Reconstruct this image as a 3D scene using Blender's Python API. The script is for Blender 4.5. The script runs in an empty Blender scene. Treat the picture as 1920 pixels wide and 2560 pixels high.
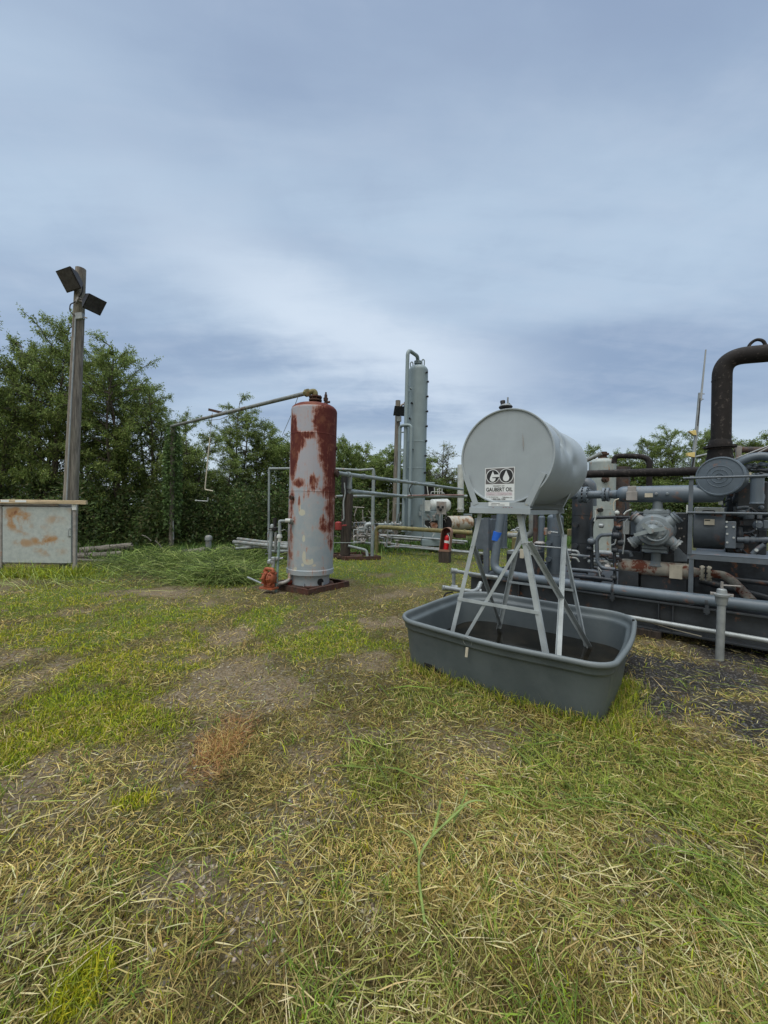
import bpy, math, random
import numpy as np
from mathutils import Vector as V, Matrix, noise as mnoise
R = math.radians
random.seed(7); rng = np.random.default_rng(7)
scene = bpy.context.scene
COL = scene.collection

# ------------------------------------------------------------------ camera
F = 962.0; EYE = 1.7; PITCH = R(-0.77); ROLL = 0.013
cr, sr = math.cos(ROLL), math.sin(ROLL)
Rt = V((1, 0, 0)); Fw = V((0, math.cos(PITCH), math.sin(PITCH))); Up = V((0, -math.sin(PITCH), math.cos(PITCH)))
CX = cr*Rt + sr*Up; CY = -sr*Rt + cr*Up
cam_d = bpy.data.cameras.new('camera'); cam = bpy.data.objects.new('camera', cam_d); COL.objects.link(cam)
cam_d.sensor_fit = 'HORIZONTAL'; cam_d.sensor_width = 36; cam_d.lens = 36*F/1920
cam_d.clip_start = .05; cam_d.clip_end = 2000
cm = Matrix((CX, CY, -Fw)).transposed().to_4x4(); cm.translation = V((0, 0, EYE)); cam.matrix_world = cm
scene.camera = cam

# ------------------------------------------------------------------ node helper
class NT:
    def __init__(s, tree): s.t = tree; s.n = tree.nodes; s.l = tree.links
    def new(s, typ, **kw):
        n = s.n.new(typ)
        for k, v in kw.items(): setattr(n, k, v)
        return n
    def put(s, sock, v):
        if hasattr(v, 'is_output'): s.l.new(v, sock)
        elif v is not None: sock.default_value = v
    def m(s, op, a, b=None, c=None, clamp=False):
        n = s.new('ShaderNodeMath', operation=op, use_clamp=clamp)
        for i, x in enumerate((a, b, c)):
            if x is not None: s.put(n.inputs[i], x)
        return n.outputs[0]
    def vm(s, op, a, b=None, sc=None):
        n = s.new('ShaderNodeVectorMath', operation=op); s.put(n.inputs[0], a)
        if b is not None: s.put(n.inputs[1], b)
        if sc is not None: s.put(n.inputs['Scale'], sc)
        return n.outputs[0]
    def noise(s, vec, scale=5, detail=4, rough=.55, dist=0, col=False):
        n = s.new('ShaderNodeTexNoise'); s.put(n.inputs['Vector'], vec); n.inputs['Scale'].default_value = scale
        n.inputs['Detail'].default_value = detail; n.inputs['Roughness'].default_value = rough; n.inputs['Distortion'].default_value = dist
        return n.outputs['Color' if col else 'Fac']
    def sm(s, x, a, b):       # smoothstep map
        n = s.new('ShaderNodeMapRange', interpolation_type='SMOOTHSTEP'); s.put(n.inputs[0], x)
        s.put(n.inputs[1], a); s.put(n.inputs[2], b); return n.outputs[0]
    def mix(s, f, a, b, bt='MIX'):
        n = s.new('ShaderNodeMix', data_type='RGBA', blend_type=bt); s.put(n.inputs[0], f)
        for k, x in ((6, a), (7, b)):
            if isinstance(x, tuple) and len(x) == 3: x = (*x, 1)
            s.put(n.inputs[k], x)
        return n.outputs[2]
    def sep(s, v):
        n = s.new('ShaderNodeSeparateXYZ'); s.put(n.inputs[0], v); return n.outputs
    def comb(s, x, y, z):
        n = s.new('ShaderNodeCombineXYZ'); [s.put(n.inputs[i], v) for i, v in enumerate((x, y, z))]; return n.outputs[0]

# ------------------------------------------------------------------ world: overcast sky
SUN_EL, SUN_AZ = R(58), R(215)      # azimuth clockwise from +Y
w = bpy.data.worlds.new('World'); scene.world = w; w.use_nodes = True
t = NT(w.node_tree); t.n.clear()
out = t.new('ShaderNodeOutputWorld')
sky = t.new('ShaderNodeTexSky', sky_type='NISHITA', sun_disc=False, sun_elevation=SUN_EL, sun_rotation=SUN_AZ)
b1 = t.new('ShaderNodeBackground'); t.put(b1.inputs[0], sky.outputs[0]); b1.inputs[1].default_value = .10
tc = t.new('ShaderNodeTexCoord').outputs['Generated']
x, y, z = t.sep(tc)
zz = t.m('MAXIMUM', z, 0.0)
den = t.m('ADD', zz, .16)
pl = t.comb(t.m('DIVIDE', x, den), t.m('DIVIDE', y, den), 0.0)
mp = t.new('ShaderNodeMapping'); t.put(mp.inputs[0], pl); mp.inputs['Rotation'].default_value = (0, 0, R(-38)); mp.inputs['Scale'].default_value = (.55, 1.1, 1)
mp.inputs['Location'].default_value = (3.1, 1.7, 0)
n1 = t.noise(mp.outputs[0], .85, 6, .47, .5)
n2 = t.noise(mp.outputs[0], 2.4, 5, .5, .3)
nn = t.m('ADD', t.m('MULTIPLY', n1, .75), t.m('MULTIPLY', n2, .25))
c = t.mix(t.sm(nn, .38, .64), (.275, .375, .54), (.47, .595, .745))
ms2 = t.new('ShaderNodeMapping'); t.put(ms2.inputs[0], pl); ms2.inputs['Rotation'].default_value = (0, 0, R(-62)); ms2.inputs['Scale'].default_value = (.45, 2.4, 1)
n3 = t.noise(ms2.outputs[0], 2.0, 8, .62, .6); n4 = t.noise(pl, 5.5, 7, .6, .4)
wis = t.m('ADD', t.m('MULTIPLY', n3, .6), t.m('MULTIPLY', n4, .4))
c = t.mix(t.m('MULTIPLY', t.sm(wis, .44, .68), .26), c, (.55, .63, .76)); c = t.mix(t.m('MULTIPLY', t.sm(wis, .5, .3), .18), c, (.27, .34, .49))
# bright thin band of cloud in the middle of the view, tilted down to the right
band = t.m('SUBTRACT', z, t.m('ADD', .37, t.m('MULTIPLY', x, -.36)))
band = t.m('ADD', band, t.m('MULTIPLY', t.m('SUBTRACT', n1, .5), .35))
bd = t.m('MULTIPLY', t.m('SUBTRACT', 1.0, t.sm(t.m('ABSOLUTE', t.m('ADD', band, t.m('MULTIPLY', t.m('SUBTRACT', wis, .5), .25))), .0, .19)), t.m('SUBTRACT', 1.0, t.sm(t.m('ABSOLUTE', t.m('SUBTRACT', x, -.05)), .12, .55)))
c = t.mix(t.m('MULTIPLY', bd, .9), c, (.66, .76, .88))
# darker blue-grey cloud bank below it
dk = t.m('SUBTRACT', 1.0, t.sm(t.m('ABSOLUTE', t.m('SUBTRACT', z, .21)), .02, .13))
c = t.mix(t.m('MULTIPLY', t.m('MULTIPLY', dk, t.sm(n2, .3, .6)), .16), c, (.31, .41, .55))
# pale horizon
hz = t.m('SUBTRACT', 1.0, t.sm(z, .02, .26))
c = t.mix(t.m('MULTIPLY', hz, .8), c, (.66, .76, .82))
# overcast sky is brighter overhead; boosted there, out of frame, to light the yard
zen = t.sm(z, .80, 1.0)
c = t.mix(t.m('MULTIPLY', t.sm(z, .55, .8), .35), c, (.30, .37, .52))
b2 = t.new('ShaderNodeBackground')
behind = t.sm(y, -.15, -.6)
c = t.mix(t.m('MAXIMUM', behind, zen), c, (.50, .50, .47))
t.put(b2.inputs[0], c)      # unseen brighter sky added behind the viewer to light the sides facing it
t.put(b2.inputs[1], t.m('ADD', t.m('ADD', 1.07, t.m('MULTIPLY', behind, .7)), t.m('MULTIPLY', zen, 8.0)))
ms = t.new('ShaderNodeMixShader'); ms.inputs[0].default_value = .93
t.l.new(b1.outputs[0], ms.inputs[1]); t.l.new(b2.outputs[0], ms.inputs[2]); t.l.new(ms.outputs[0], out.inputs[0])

sd = bpy.data.lights.new('sun', 'SUN'); sd.energy = 1.5; sd.angle = R(35); sd.color = (1, .93, .82)
so = bpy.data.objects.new('sun', sd); COL.objects.link(so)
sdir = V((math.sin(SUN_AZ)*math.cos(SUN_EL), math.cos(SUN_AZ)*math.cos(SUN_EL), math.sin(SUN_EL)))
so.rotation_euler = sdir.to_track_quat('Z', 'Y').to_euler(); so.location = (0, 0, 20)
vs = scene.view_settings; scene.display_settings.display_device = 'sRGB'
vs.view_transform = 'Standard'; vs.look = 'None'; vs.exposure = 0.0; vs.gamma = 1; vs.use_curve_mapping = False
scene.cycles.max_bounces = 6; scene.cycles.transparent_max_bounces = 8

# ------------------------------------------------------------------ pixel (1920x2560) to place
def ray(px, py):
    dx, dy = (px-960)/F, -(py-1280)/F
    return dx*CX + dy*CY + Fw
O = V((0, 0, EYE))
def on(px, py, p, n):
    d = ray(px, py); return O + d*((p-O).dot(n)/d.dot(n))
def G(px, py, z=0.0): return on(px, py, V((0, 0, z)), V((0, 0, 1)))
def D(px, py, Y): return on(px, py, V((0, Y, 0)), V((0, 1, 0)))
def zone(x0, y0, s): return lambda x, y: (x0+x*s, y0+y*s)
Z1 = zone(0, 640, .3797); Z2 = zone(400, 920, .33755); Z3 = zone(820, 860, .26217); Z4 = zone(960, 960, .40989)
Z5 = zone(1400, 820, .31344); Z6 = zone(1400, 1200, .31344); Z8 = zone(640, 1140, .30139); Y4 = zone(1640, 1040, .17178)
Y5 = zone(1180, 1260, .22905); Y6 = zone(1040, 1180, .12055); Y7 = zone(640, 1300, .15672); X1 = zone(0, 1200, .42194)
UP = V((0, 0, 1))

# ------------------------------------------------------------------ mesh builder
def perp(d):
    a = UP if abs(d.z) < .9 else V((1, 0, 0))
    u = d.cross(a).normalized(); return u, d.cross(u).normalized()
def fillet(pts, r, n=7):
    if len(pts) < 3: return list(pts)
    o = [pts[0]]
    for i in range(1, len(pts)-1):
        P = pts[i]; a = pts[i-1]-P; b = pts[i+1]-P; rr = min(r, a.length*.49, b.length*.49)
        a = P + a.normalized()*rr; b = P + b.normalized()*rr
        for k in range(n+1):
            q = k/n; o.append(a*(1-q)**2 + P*2*q*(1-q) + b*q*q)
    o.append(pts[-1]); return o
class MB:
    def __init__(s): s.v = []; s.f = []
    def add(s, vs_, fs):
        b = len(s.v); s.v += [tuple(v) for v in vs_]; s.f += [tuple(i+b for i in f) for f in fs]; return s
    def tube(s, path, r, seg=12, caps=True):
        path = [V(p) for p in path]; rs = r if isinstance(r, (list, tuple)) else [r]*len(path)
        d0 = (path[1]-path[0]).normalized(); u, w_ = perp(d0); vs_, fs = [], []
        for i, p in enumerate(path):
            if i == 0: d = d0
            elif i == len(path)-1: d = (path[i]-path[i-1]).normalized()
            else: d = ((path[i]-path[i-1]).normalized() + (path[i+1]-path[i]).normalized()).normalized()
            u = (u - d*u.dot(d)).normalized(); w_ = d.cross(u)
            for k in range(seg):
                a = 2*math.pi*k/seg; vs_.append(p + (u*math.cos(a) + w_*math.sin(a))*rs[i])
        for i in range(len(path)-1):
            for k in range(seg):
                k2 = (k+1) % seg; fs.append((i*seg+k, i*seg+k2, (i+1)*seg+k2, (i+1)*seg+k))
        if caps: fs.append(tuple(range(seg))[::-1]); fs.append(tuple((len(path)-1)*seg+k for k in range(seg)))
        return s.add(vs_, fs)
    def pipe(s, pts, r, bend=None, seg=12): return s.tube(fillet([V(p) for p in pts], bend or r*2.2), r, seg)
    def lathe(s, p, d, prof, seg=32, caps=True):
        p = V(p); d = V(d).normalized(); u, w_ = perp(d); vs_, fs = [], []
        pf = [prof[0]]                      # support rings keep long walls shading straight
        for (ta, ra_), (tb_, rb_) in zip(prof, prof[1:]):
            ln = abs(tb_-ta)
            if ln > .12: e = min(.012/ln, .1); pf += [(ta+(tb_-ta)*e, ra_+(rb_-ra_)*e), (tb_-(tb_-ta)*e, rb_-(rb_-ra_)*e)]
            pf.append((tb_, rb_))
        prof = pf
        for t_, r in prof:
            for k in range(seg):
                a = 2*math.pi*k/seg; vs_.append(p + d*t_ + (u*math.cos(a)+w_*math.sin(a))*max(r, 1e-4))
        n = len(prof)
        for i in range(n-1):
            for k in range(seg):
                k2 = (k+1) % seg; fs.append((i*seg+k, i*seg+k2, (i+1)*seg+k2, (i+1)*seg+k))
        if caps: fs.append(tuple(range(seg))[::-1]); fs.append(tuple((n-1)*seg+k for k in range(seg)))
        return s.add(vs_, fs)
    def box(s, c, ax, ay, az):
        c, ax, ay, az = V(c), V(ax), V(ay), V(az)
        vs_ = [c+ax*i+ay*j+az*k for i in (-1, 1) for j in (-1, 1) for k in (-1, 1)]
        return s.add(vs_, [(0, 1, 3, 2), (4, 6, 7, 5), (0, 4, 5, 1), (2, 3, 7, 6), (0, 2, 6, 4), (1, 5, 7, 3)])
    def bx(s, x0, x1, y0, y1, z0, z1): return s.box(((x0+x1)/2, (y0+y1)/2, (z0+z1)/2), ((x1-x0)/2, 0, 0), (0, (y1-y0)/2, 0), (0, 0, (z1-z0)/2))
    def bar(s, p0, p1, w_, h, up=UP):
        p0, p1 = V(p0), V(p1); d = p1-p0; sd_ = d.cross(V(up)).normalized(); u = sd_.cross(d).normalized()
        return s.box((p0+p1)/2, d/2, sd_*w_/2, u*h/2)
    def angle(s, p0, p1, w_, th, sd_, u):   # L profile: flange along sd_ and flange along u
        p0, p1 = V(p0), V(p1); d = p1-p0; dn = d.normalized(); sd_ = (V(sd_)-dn*V(sd_).dot(dn)).normalized(); u = V(u); u = (u-dn*u.dot(dn)-sd_*u.dot(sd_)).normalized()
        s.box((p0+p1)/2 + sd_*w_/2, d/2, sd_*w_/2, u*th/2)
        s.box((p0+p1)/2 + u*(w_/2+th/2), d/2, sd_*th/2, u*w_/2); return s
    def flange(s, p, d, r, t_=.03, nb=8, rb=None, bs=.012):
        p = V(p); d = V(d).normalized(); s.lathe(p-d*t_/2, d, [(0, r), (t_, r)], 28)
        if nb:
            u, w_ = perp(d)
            for k in range(nb):
                a = 2*math.pi*(k+.5)/nb; q = p + (u*math.cos(a)+w_*math.sin(a))*(rb or r*.84)
                s.lathe(q-d*(t_/2+bs), d, [(0, bs), (t_+2*bs, bs)], 6)
        return s
    def poly(s, pts, n, th):                # outline extruded along n
        pts = [V(p) for p in pts]; n = V(n)*th; k = len(pts)
        return s.add(pts+[p+n for p in pts], [tuple(range(k))[::-1], tuple(range(k, 2*k))]+[(i, (i+1) % k, (i+1) % k+k, i+k) for i in range(k)])
BASE = {}
def thing(name, label, cat, loc, group=None):
    o = bpy.data.objects.new(name, None); COL.objects.link(o); o.location = loc; o.empty_display_size = .2
    BASE[o.name] = V(loc); o['label'] = label; o['category'] = cat
    if group: o['group'] = group
    return o
def part(name, mb, mat, parent=None, bevel=0, sharp=38, label=None, loc=None):
    me = bpy.data.meshes.new(name); L = BASE[parent.name] if parent else V(loc or (0, 0, 0))
    me.from_pydata([(v[0]-L[0], v[1]-L[1], v[2]-L[2]) for v in mb.v], [], mb.f); me.validate(); me.update()
    import bmesh
    bm = bmesh.new(); bm.from_mesh(me); bmesh.ops.recalc_face_normals(bm, faces=bm.faces[:]); bm.to_mesh(me); bm.free()
    me.shade_smooth(); me.set_sharp_from_angle(angle=R(sharp)); me.materials.append(mat)
    o = bpy.data.objects.new(name, me); COL.objects.link(o)
    if parent: o.parent = parent
    else: o.location = L
    BASE[o.name] = L
    if bevel:
        b = o.modifiers.new('bevel', 'BEVEL'); b.width = bevel; b.segments = 2; b.limit_method = 'ANGLE'; b.angle_limit = R(40); b.harden_normals = True
    if label: o['label'] = label
    return o
def single(name, label, cat, mb, mat, loc, group=None, bevel=0, sharp=38):
    o = part(name, mb, mat, None, bevel, sharp, loc=loc); o['label'] = label; o['category'] = cat
    if group: o['group'] = group
    return o
def text(name, s, size, p, ax, upv, mat, parent, sx=1.0, off=0.0, align='CENTER'):
    cu = bpy.data.curves.new(name, 'FONT'); cu.body = s; cu.size = size; cu.align_x = align; cu.offset = off; cu.extrude = .0006
    tmp = bpy.data.objects.new('tmp', cu); COL.objects.link(tmp); bpy.context.view_layer.update()
    me = bpy.data.meshes.new_from_object(tmp.evaluated_get(bpy.context.evaluated_depsgraph_get()))
    bpy.data.objects.remove(tmp); L = BASE[parent.name]; n = V(ax).cross(V(upv)).normalized()
    M_ = Matrix((V(ax).normalized()*sx, V(upv).normalized(), n)).transposed().to_4x4(); M_.translation = V(p)-L
    me.transform(M_); me.materials.clear(); me.materials.append(mat); me.name = name
    o = bpy.data.objects.new(name, me); COL.objects.link(o); o.parent = parent; return o

# ------------------------------------------------------------------ materials
def lin(r, g, b): return tuple(((c/255)/12.92 if c/255 <= .04045 else ((c/255+.055)/1.055)**2.4) for c in (r, g, b))
RUST = (.17, .055, .022)
def newmat(name):
    m_ = bpy.data.materials.new(name); m_.use_nodes = True; t_ = NT(m_.node_tree); bs = m_.node_tree.nodes['Principled BSDF']; return m_, t_, bs
def paint(name, base, rough=.5, metal=0.0, var=.18, scale=3, rust=0.0, rustcol=RUST, rscale=5, streak=0.0, bump=.15, dirt=.25):
    m_, t_, bs = newmat(name)
    oc = t_.new('ShaderNodeTexCoord').outputs['Object']
    n_ = t_.noise(oc, scale, 6, .6); f = t_.noise(oc, scale*14, 4, .6)
    lo = tuple(c_*(1-var) for c_ in base); hi = tuple(min(1, c_*(1+var)) for c_ in base)
    col = t_.mix(t_.sm(n_, .3, .7), lo, hi)
    # vertical run marks
    mp_ = t_.new('ShaderNodeMapping'); t_.put(mp_.inputs[0], oc); mp_.inputs['Scale'].default_value = (1, 1, .09)
    st = t_.noise(mp_.outputs[0], 9, 5, .65)
    col = t_.mix(t_.m('MULTIPLY', t_.sm(st, .52, .75), dirt), col, tuple(c_*.45+.01 for c_ in base))
    rg = t_.m('ADD', rough, t_.m('MULTIPLY', t_.m('SUBTRACT', n_, .5), .3))
    if rust > 0:
        r1 = t_.noise(oc, rscale, 8, .68, .4)
        r1 = t_.m('ADD', r1, t_.m('MULTIPLY', t_.m('SUBTRACT', st, .5), .35+streak))
        e = .70-rust*.45
        rm = t_.sm(r1, e, e+.07)
        rc = t_.mix(t_.noise(oc, rscale*5, 5, .7), tuple(c_*.55 for c_ in rustcol), tuple(c_*1.6 for c_ in rustcol))
        halo = t_.sm(r1, e-.09, e+.03)
        col = t_.mix(t_.m('MULTIPLY', halo, .45), col, (rustcol[0]*1.9, rustcol[1]*2.3, rustcol[2]*2.2))
        col = t_.mix(rm, col, rc); rg = t_.m('ADD', rg, t_.m('MULTIPLY', rm, .3))
        if metal: t_.put(bs.inputs['Metallic'], t_.m('MULTIPLY', t_.m('SUBTRACT', 1.0, rm), metal))
    elif metal: bs.inputs['Metallic'].default_value = metal
    t_.put(bs.inputs['Base Color'], col); t_.put(bs.inputs['Roughness'], rg)
    bs.inputs['Specular IOR Level'].default_value = .35
    if bump:
        bp = t_.new('ShaderNodeBump'); bp.inputs['Strength'].default_value = bump; bp.inputs['Distance'].default_value = .01
        t_.put(bp.inputs['Height'], t_.m('ADD', f, t_.m('MULTIPLY', n_, .6))); t_.put(bs.inputs['Normal'], bp.outputs[0])
    return m_
def wood(name, base, rough=.85, axis=2, scale=6):
    m_, t_, bs = newmat(name); oc = t_.new('ShaderNodeTexCoord').outputs['Object']
    mp_ = t_.new('ShaderNodeMapping'); t_.put(mp_.inputs[0], oc); sc = [1, 1, 1]; sc[axis] = .06; mp_.inputs['Scale'].default_value = sc
    g = t_.noise(mp_.outputs[0], scale*5, 6, .7); k = t_.noise(oc, 1.3, 4, .6)
    col = t_.mix(t_.sm(g, .35, .68), tuple(c_*.38 for c_ in base), tuple(c_*1.25 for c_ in base))
    col = t_.mix(t_.m('MULTIPLY', t_.sm(k, .45, .7), .35), col, (base[0]*.9, base[1]*1.0, base[2]*.8))
    t_.put(bs.inputs['Base Color'], col); bs.inputs['Roughness'].default_value = rough
    bp = t_.new('ShaderNodeBump'); bp.inputs['Strength'].default_value = .6; bp.inputs['Distance'].default_value = .01
    t_.put(bp.inputs['Height'], g); t_.put(bs.inputs['Normal'], bp.outputs[0]); return m_
def leafmat(name, trans=.35, rough=.55, mul=1.0):
    m_, t_, bs = newmat(name); a = t_.new('ShaderNodeAttribute', attribute_name='col')
    col = a.outputs['Color']
    t_.put(bs.inputs['Base Color'], col); bs.inputs['Roughness'].default_value = rough; bs.inputs['Specular IOR Level'].default_value = .25
    tr = t_.new('ShaderNodeBsdfTranslucent'); t_.put(tr.inputs[0], col); mx = t_.new('ShaderNodeMixShader'); mx.inputs[0].default_value = trans
    t_.l.new(bs.outputs[0], mx.inputs[1]); t_.l.new(tr.outputs[0], mx.inputs[2]); t_.l.new(mx.outputs[0], t_.n['Material Output'].inputs[0]); return m_
M = dict(
 tank=paint('grey_green_tank_paint', (.30, .345, .375), .42, .0, .07, 2.2, bump=.06, dirt=.10),
 stand=paint('galvanised_angle', (.33, .37, .385), .5, .08, .14, 7, bump=.08, dirt=.25),
 poly_=paint('grey_trough_plastic', (.080, .105, .118), .42, 0, .10, 1.5, bump=.10, dirt=.22),
 tower=paint('tower_paint', (.20, .255, .275), .5, 0, .10, 1.2, bump=.1, dirt=.15),
 pipe=paint('pipe_paint', (.20, .235, .245), .5, 0, .2, 4, rust=.10, bump=.12),
 pipeold=paint('weathered_pipe', (.20, .22, .22), .6, .2, .25, 6, rust=.18, rustcol=(.10, .05, .03), bump=.2),
 rustpipe=paint('rusty_pipe', (.05, .042, .042), .75, .1, .3, 6, rust=.3, rustcol=(.07, .035, .025), bump=.3),
 yellow=paint('mossy_yellow_pipe', (.16, .145, .065), .7, 0, .3, 7, rust=.15, bump=.2),
 comp=paint('compressor_paint', (.088, .108, .130), .45, 0, .18, 5, rust=.06, bump=.15, dirt=.35),
 cyl=paint('cylinder_casting_paint', (.16, .19, .21), .5, 0, .15, 6, rust=.05, bump=.2, dirt=.35),
 compd=paint('dark_skid_paint', (.032, .038, .045), .5, 0, .25, 4, rust=.05, bump=.15, dirt=.35),
 bluepipe=paint('blue_grey_pipe_paint', (.095, .122, .150), .42, 0, .12, 4, rust=.03, bump=.08),
 engine=paint('greasy_engine_paint', (.022, .028, .036), .4, .1, .35, 9, rust=.1, bump=.3),
 black=paint('matt_black', (.012, .012, .013), .6, 0, .3, 6, bump=.2),
 exhaust=paint('burnt_exhaust', (.014, .012, .012), .8, .1, .4, 9, rust=.12, rustcol=(.08, .058, .055), rscale=19, bump=.35),
 rust=paint('rust_steel', (.050, .032, .026), .85, .1, .35, 8, rust=.4, rustcol=(.065, .028, .020), bump=.35),
 peel=paint('peeling_paint', (.27, .26, .225), .7, 0, .15, 5, rust=.42, rustcol=(.11, .035, .022), rscale=7, bump=.3),
 white=paint('off_white_metal', (.42, .45, .44), .5, 0, .12, 5, rust=.06, bump=.1),
 whiter=paint('white_rusted', (.27, .31, .31), .6, 0, .15, 3, rust=.13, rustcol=(.20, .08, .03), rscale=6, streak=.3, bump=.2),
 galv=paint('galvanised_pipe', (.26, .285, .295), .45, .3, .15, 10, bump=.12),
 red=paint('red_enamel', (.50, .012, .018), .3, 0, .1, 4, bump=.03, dirt=.1),
 redbox=paint('red_box_paint', (.22, .03, .028), .5, 0, .2, 6, rust=.1),
 pump=paint('orange_pump_paint', (.27, .075, .035), .5, 0, .22, 12, rust=.12, bump=.2),
 brown=paint('brown_housing', (.22, .13, .095), .7, 0, .2, 6, rust=.1, rustcol=(.1, .03, .02), bump=.2),
 lamp=paint('dark_lamp_housing', (.03, .028, .03), .5, .2, .3, 8, bump=.1),
 glass=paint('dusty_lamp_glass', (.05, .05, .055), .15, 0, .3, 12, bump=0),
 label=paint('label_white', (.62, .66, .68), .5, 0, .04, 9, bump=0, dirt=.08),
 labelgrey=paint('label_grey', (.10, .095, .10), .5, 0, .05, 9, bump=0, dirt=.05),
 ink=paint('ink_black', (.018, .02, .022), .5, 0, .05, 9, bump=0, dirt=0),
 pink=paint('faded_pink_ink', (.50, .36, .42), .6, 0, .05, 9, bump=0, dirt=0),
 tape=paint('blue_tape', (.02, .12, .55), .5, 0, .05, 9, bump=.03, dirt=.1),
 plate=paint('tan_plate', (.45, .42, .34), .5, 0, .1, 9, bump=.03),
 zinc=paint('zinc_bracket', (.26, .25, .24), .55, .2, .2, 8, rust=.12),
 pole=wood('weathered_pole_wood', (.21, .19, .165)), board=wood('pale_board', (.50, .40, .27), axis=0, scale=3),
 log=wood('grey_log', (.17, .155, .135), axis=0), dwood=wood('creosote_wood', (.055, .042, .035)), bark=wood('bark', (.085, .07, .055)),
 leaf=leafmat('leaves', .38), grass=leafmat('grass_blades', .30, .6),
 beacon=paint('yellow_marker', (.62, .50, .20), .5, 0, .08, 6, bump=.03),
 hose=paint('rubber_hose', (.012, .012, .012), .5, 0, .1, 6, bump=.05), wire=paint('grey_wire', (.3, .32, .33), .5, .3, .1, 6, bump=0),
)

# ------------------------------------------------------------------ ground
_tab = np.random.default_rng(3).random((256, 256))
def vnoise(x, y):
    xi = np.floor(x).astype(int); yi = np.floor(y).astype(int); fx = x-xi; fy = y-yi
    fx = fx*fx*(3-2*fx); fy = fy*fy*(3-2*fy); g = lambda a, b: _tab[a & 255, b & 255]
    return (g(xi, yi)*(1-fx)+g(xi+1, yi)*fx)*(1-fy)+(g(xi, yi+1)*(1-fx)+g(xi+1, yi+1)*fx)*fy
def fbm(x, y, s, o=4):
    x = np.asarray(x, float); y = np.asarray(y, float); r = 0; a = .5; tt = 0
    for i in range(o): r = r + a*vnoise(x*s+i*17.3, y*s+i*9.1); tt += a; a *= .55; s *= 2.1
    return r/tt
def gh(x, y):      # gentle bumps in the ground
    return (fbm(x, y, .8, 3)-.5)*.05 + (fbm(np.asarray(x)+40, y, 5, 3)-.5)*.018
def ell(px, py, rx, ry):
    c_ = G(px, py); a = G(px+rx, py); n_ = G(px, py+ry); f_ = G(px, max(py-ry, 1310)); return (c_.x, c_.y, abs(a.x-c_.x), min((f_.y-n_.y)/2, 3.0))
def field(x, y, ells, nz=.55, s=2.2, off=0):
    x = np.asarray(x, float); y = np.asarray(y, float); r = np.zeros(x.shape); d_ = (fbm(x+off, y-off, s, 5)-.5)*nz*2
    for e in ells:
        q = np.sqrt(((x-e[0])/e[2])**2+((y-e[1])/e[3])**2); r = np.maximum(r, np.clip((1.2-q+d_)/.6, 0, 1))
    return r
BARE = [ell(600, 1680, 90, 55), ell(560, 1600, 45, 40), ell(680, 1735, 70, 35), ell(520, 1745, 110, 32), ell(30, 2000, 95, 120), ell(95, 1690, 70, 45),
        ell(470, 2215, 120, 75), ell(420, 1478, 170, 16), ell(700, 1470, 60, 12), ell(760, 1900, 100, 60), ell(960, 1560, 90, 16), ell(40, 2330, 60, 60), ell(930, 2290, 70, 60), ell(60, 1640, 60, 24), ell(1330, 2180, 110, 60)]
DARK = [ell(1700, 1690, 200, 75), ell(1880, 1800, 140, 110), ell(1640, 1760, 90, 50), ell(1900, 1640, 200, 40)]
ORANGE = [ell(555, 1850, 62, 78), ell(530, 1930, 40, 30)]
GREEN = [ell(330, 1560, 330, 70), ell(300, 1660, 190, 60), ell(250, 1780, 190, 95), ell(130, 1850, 120, 60), ell(800, 1600, 180, 55), ell(640, 1560, 90, 30),
         ell(150, 1500, 190, 40), ell(980, 1400, 260, 40), ell(205, 2480, 55, 70), ell(340, 2010, 60, 25), ell(700, 1440, 120, 22)]
LUSH = [ell(1500, 1890, 230, 70), ell(1700, 1980, 200, 100), ell(1350, 1990, 200, 70), ell(1100, 1760, 160, 60), ell(1800, 2200, 160, 150), ell(960, 1900, 130, 110), ell(1850, 1950, 100, 70)]
def fields(x, y):
    g = field(x, y, GREEN, 1.3, 1.7); b = field(x, y, BARE, 1.2, 2.5, 5); dk = field(x, y, DARK, .5, 2, 9); o = field(x, y, ORANGE, .5, 4, 2); l = field(x, y, LUSH, .8, 1.7, 13)
    far = np.clip((np.asarray(y, float)-5.5)/3, 0, 1); g = np.maximum(g, far*np.clip(fbm(x, y, .9, 3)*2.6-.75, 0, 1))
    right = np.clip((np.asarray(x, float)-.9)*.5, 0, 1)*np.clip((np.asarray(y, float)*-1+4.2), 0, 1)*.3
    l = np.maximum(l, right*fbm(x, y, 2)*1.2)
    patch = np.clip((fbm(x, np.asarray(y)+9, 1.3, 4)-.52)*7, 0, 1)*.75
    b = np.maximum(b, patch*(1-g)*(1-l)); g = g*(1-b)*(1-dk)
    return g, b, dk*(1-l*.6), o, l*(1-b*.5)
def setcol(me, cols, dom='POINT'):
    a = me.color_attributes.new('col', 'FLOAT_COLOR', dom); c4 = np.ones((len(cols), 4), np.float32); c4[:, :3] = cols; a.data.foreach_set('color', c4.ravel())
def axis_(fine, a, b, g_, far):
    p = list(np.arange(a, b, fine)); s_ = fine
    while p[-1] < far: s_ *= g_; p.append(p[-1]+s_)
    q = [a]; s_ = fine
    return p
xs = axis_(.07, 0, 6, 1.09, 900); xs = [-v for v in xs[:0:-1]]+xs
ys = axis_(.06, .3, 7, 1.06, 900); ys = [-900, -200, -50, -10, -3, -1]+ys
X_, Y_ = np.meshgrid(xs, ys); xf, yf = X_.ravel(), Y_.ravel(); nx, ny = len(xs), len(ys)
g, b, dk, o, l = fields(xf, yf)
soil = np.array([.080, .062, .038]); base = np.array([.095, .083, .030])
cols = np.tile(base, (len(xf), 1))
def blend(cols, w_, c_): w_ = np.asarray(w_)[:, None]; return cols*(1-w_)+np.array(c_)*w_
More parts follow.
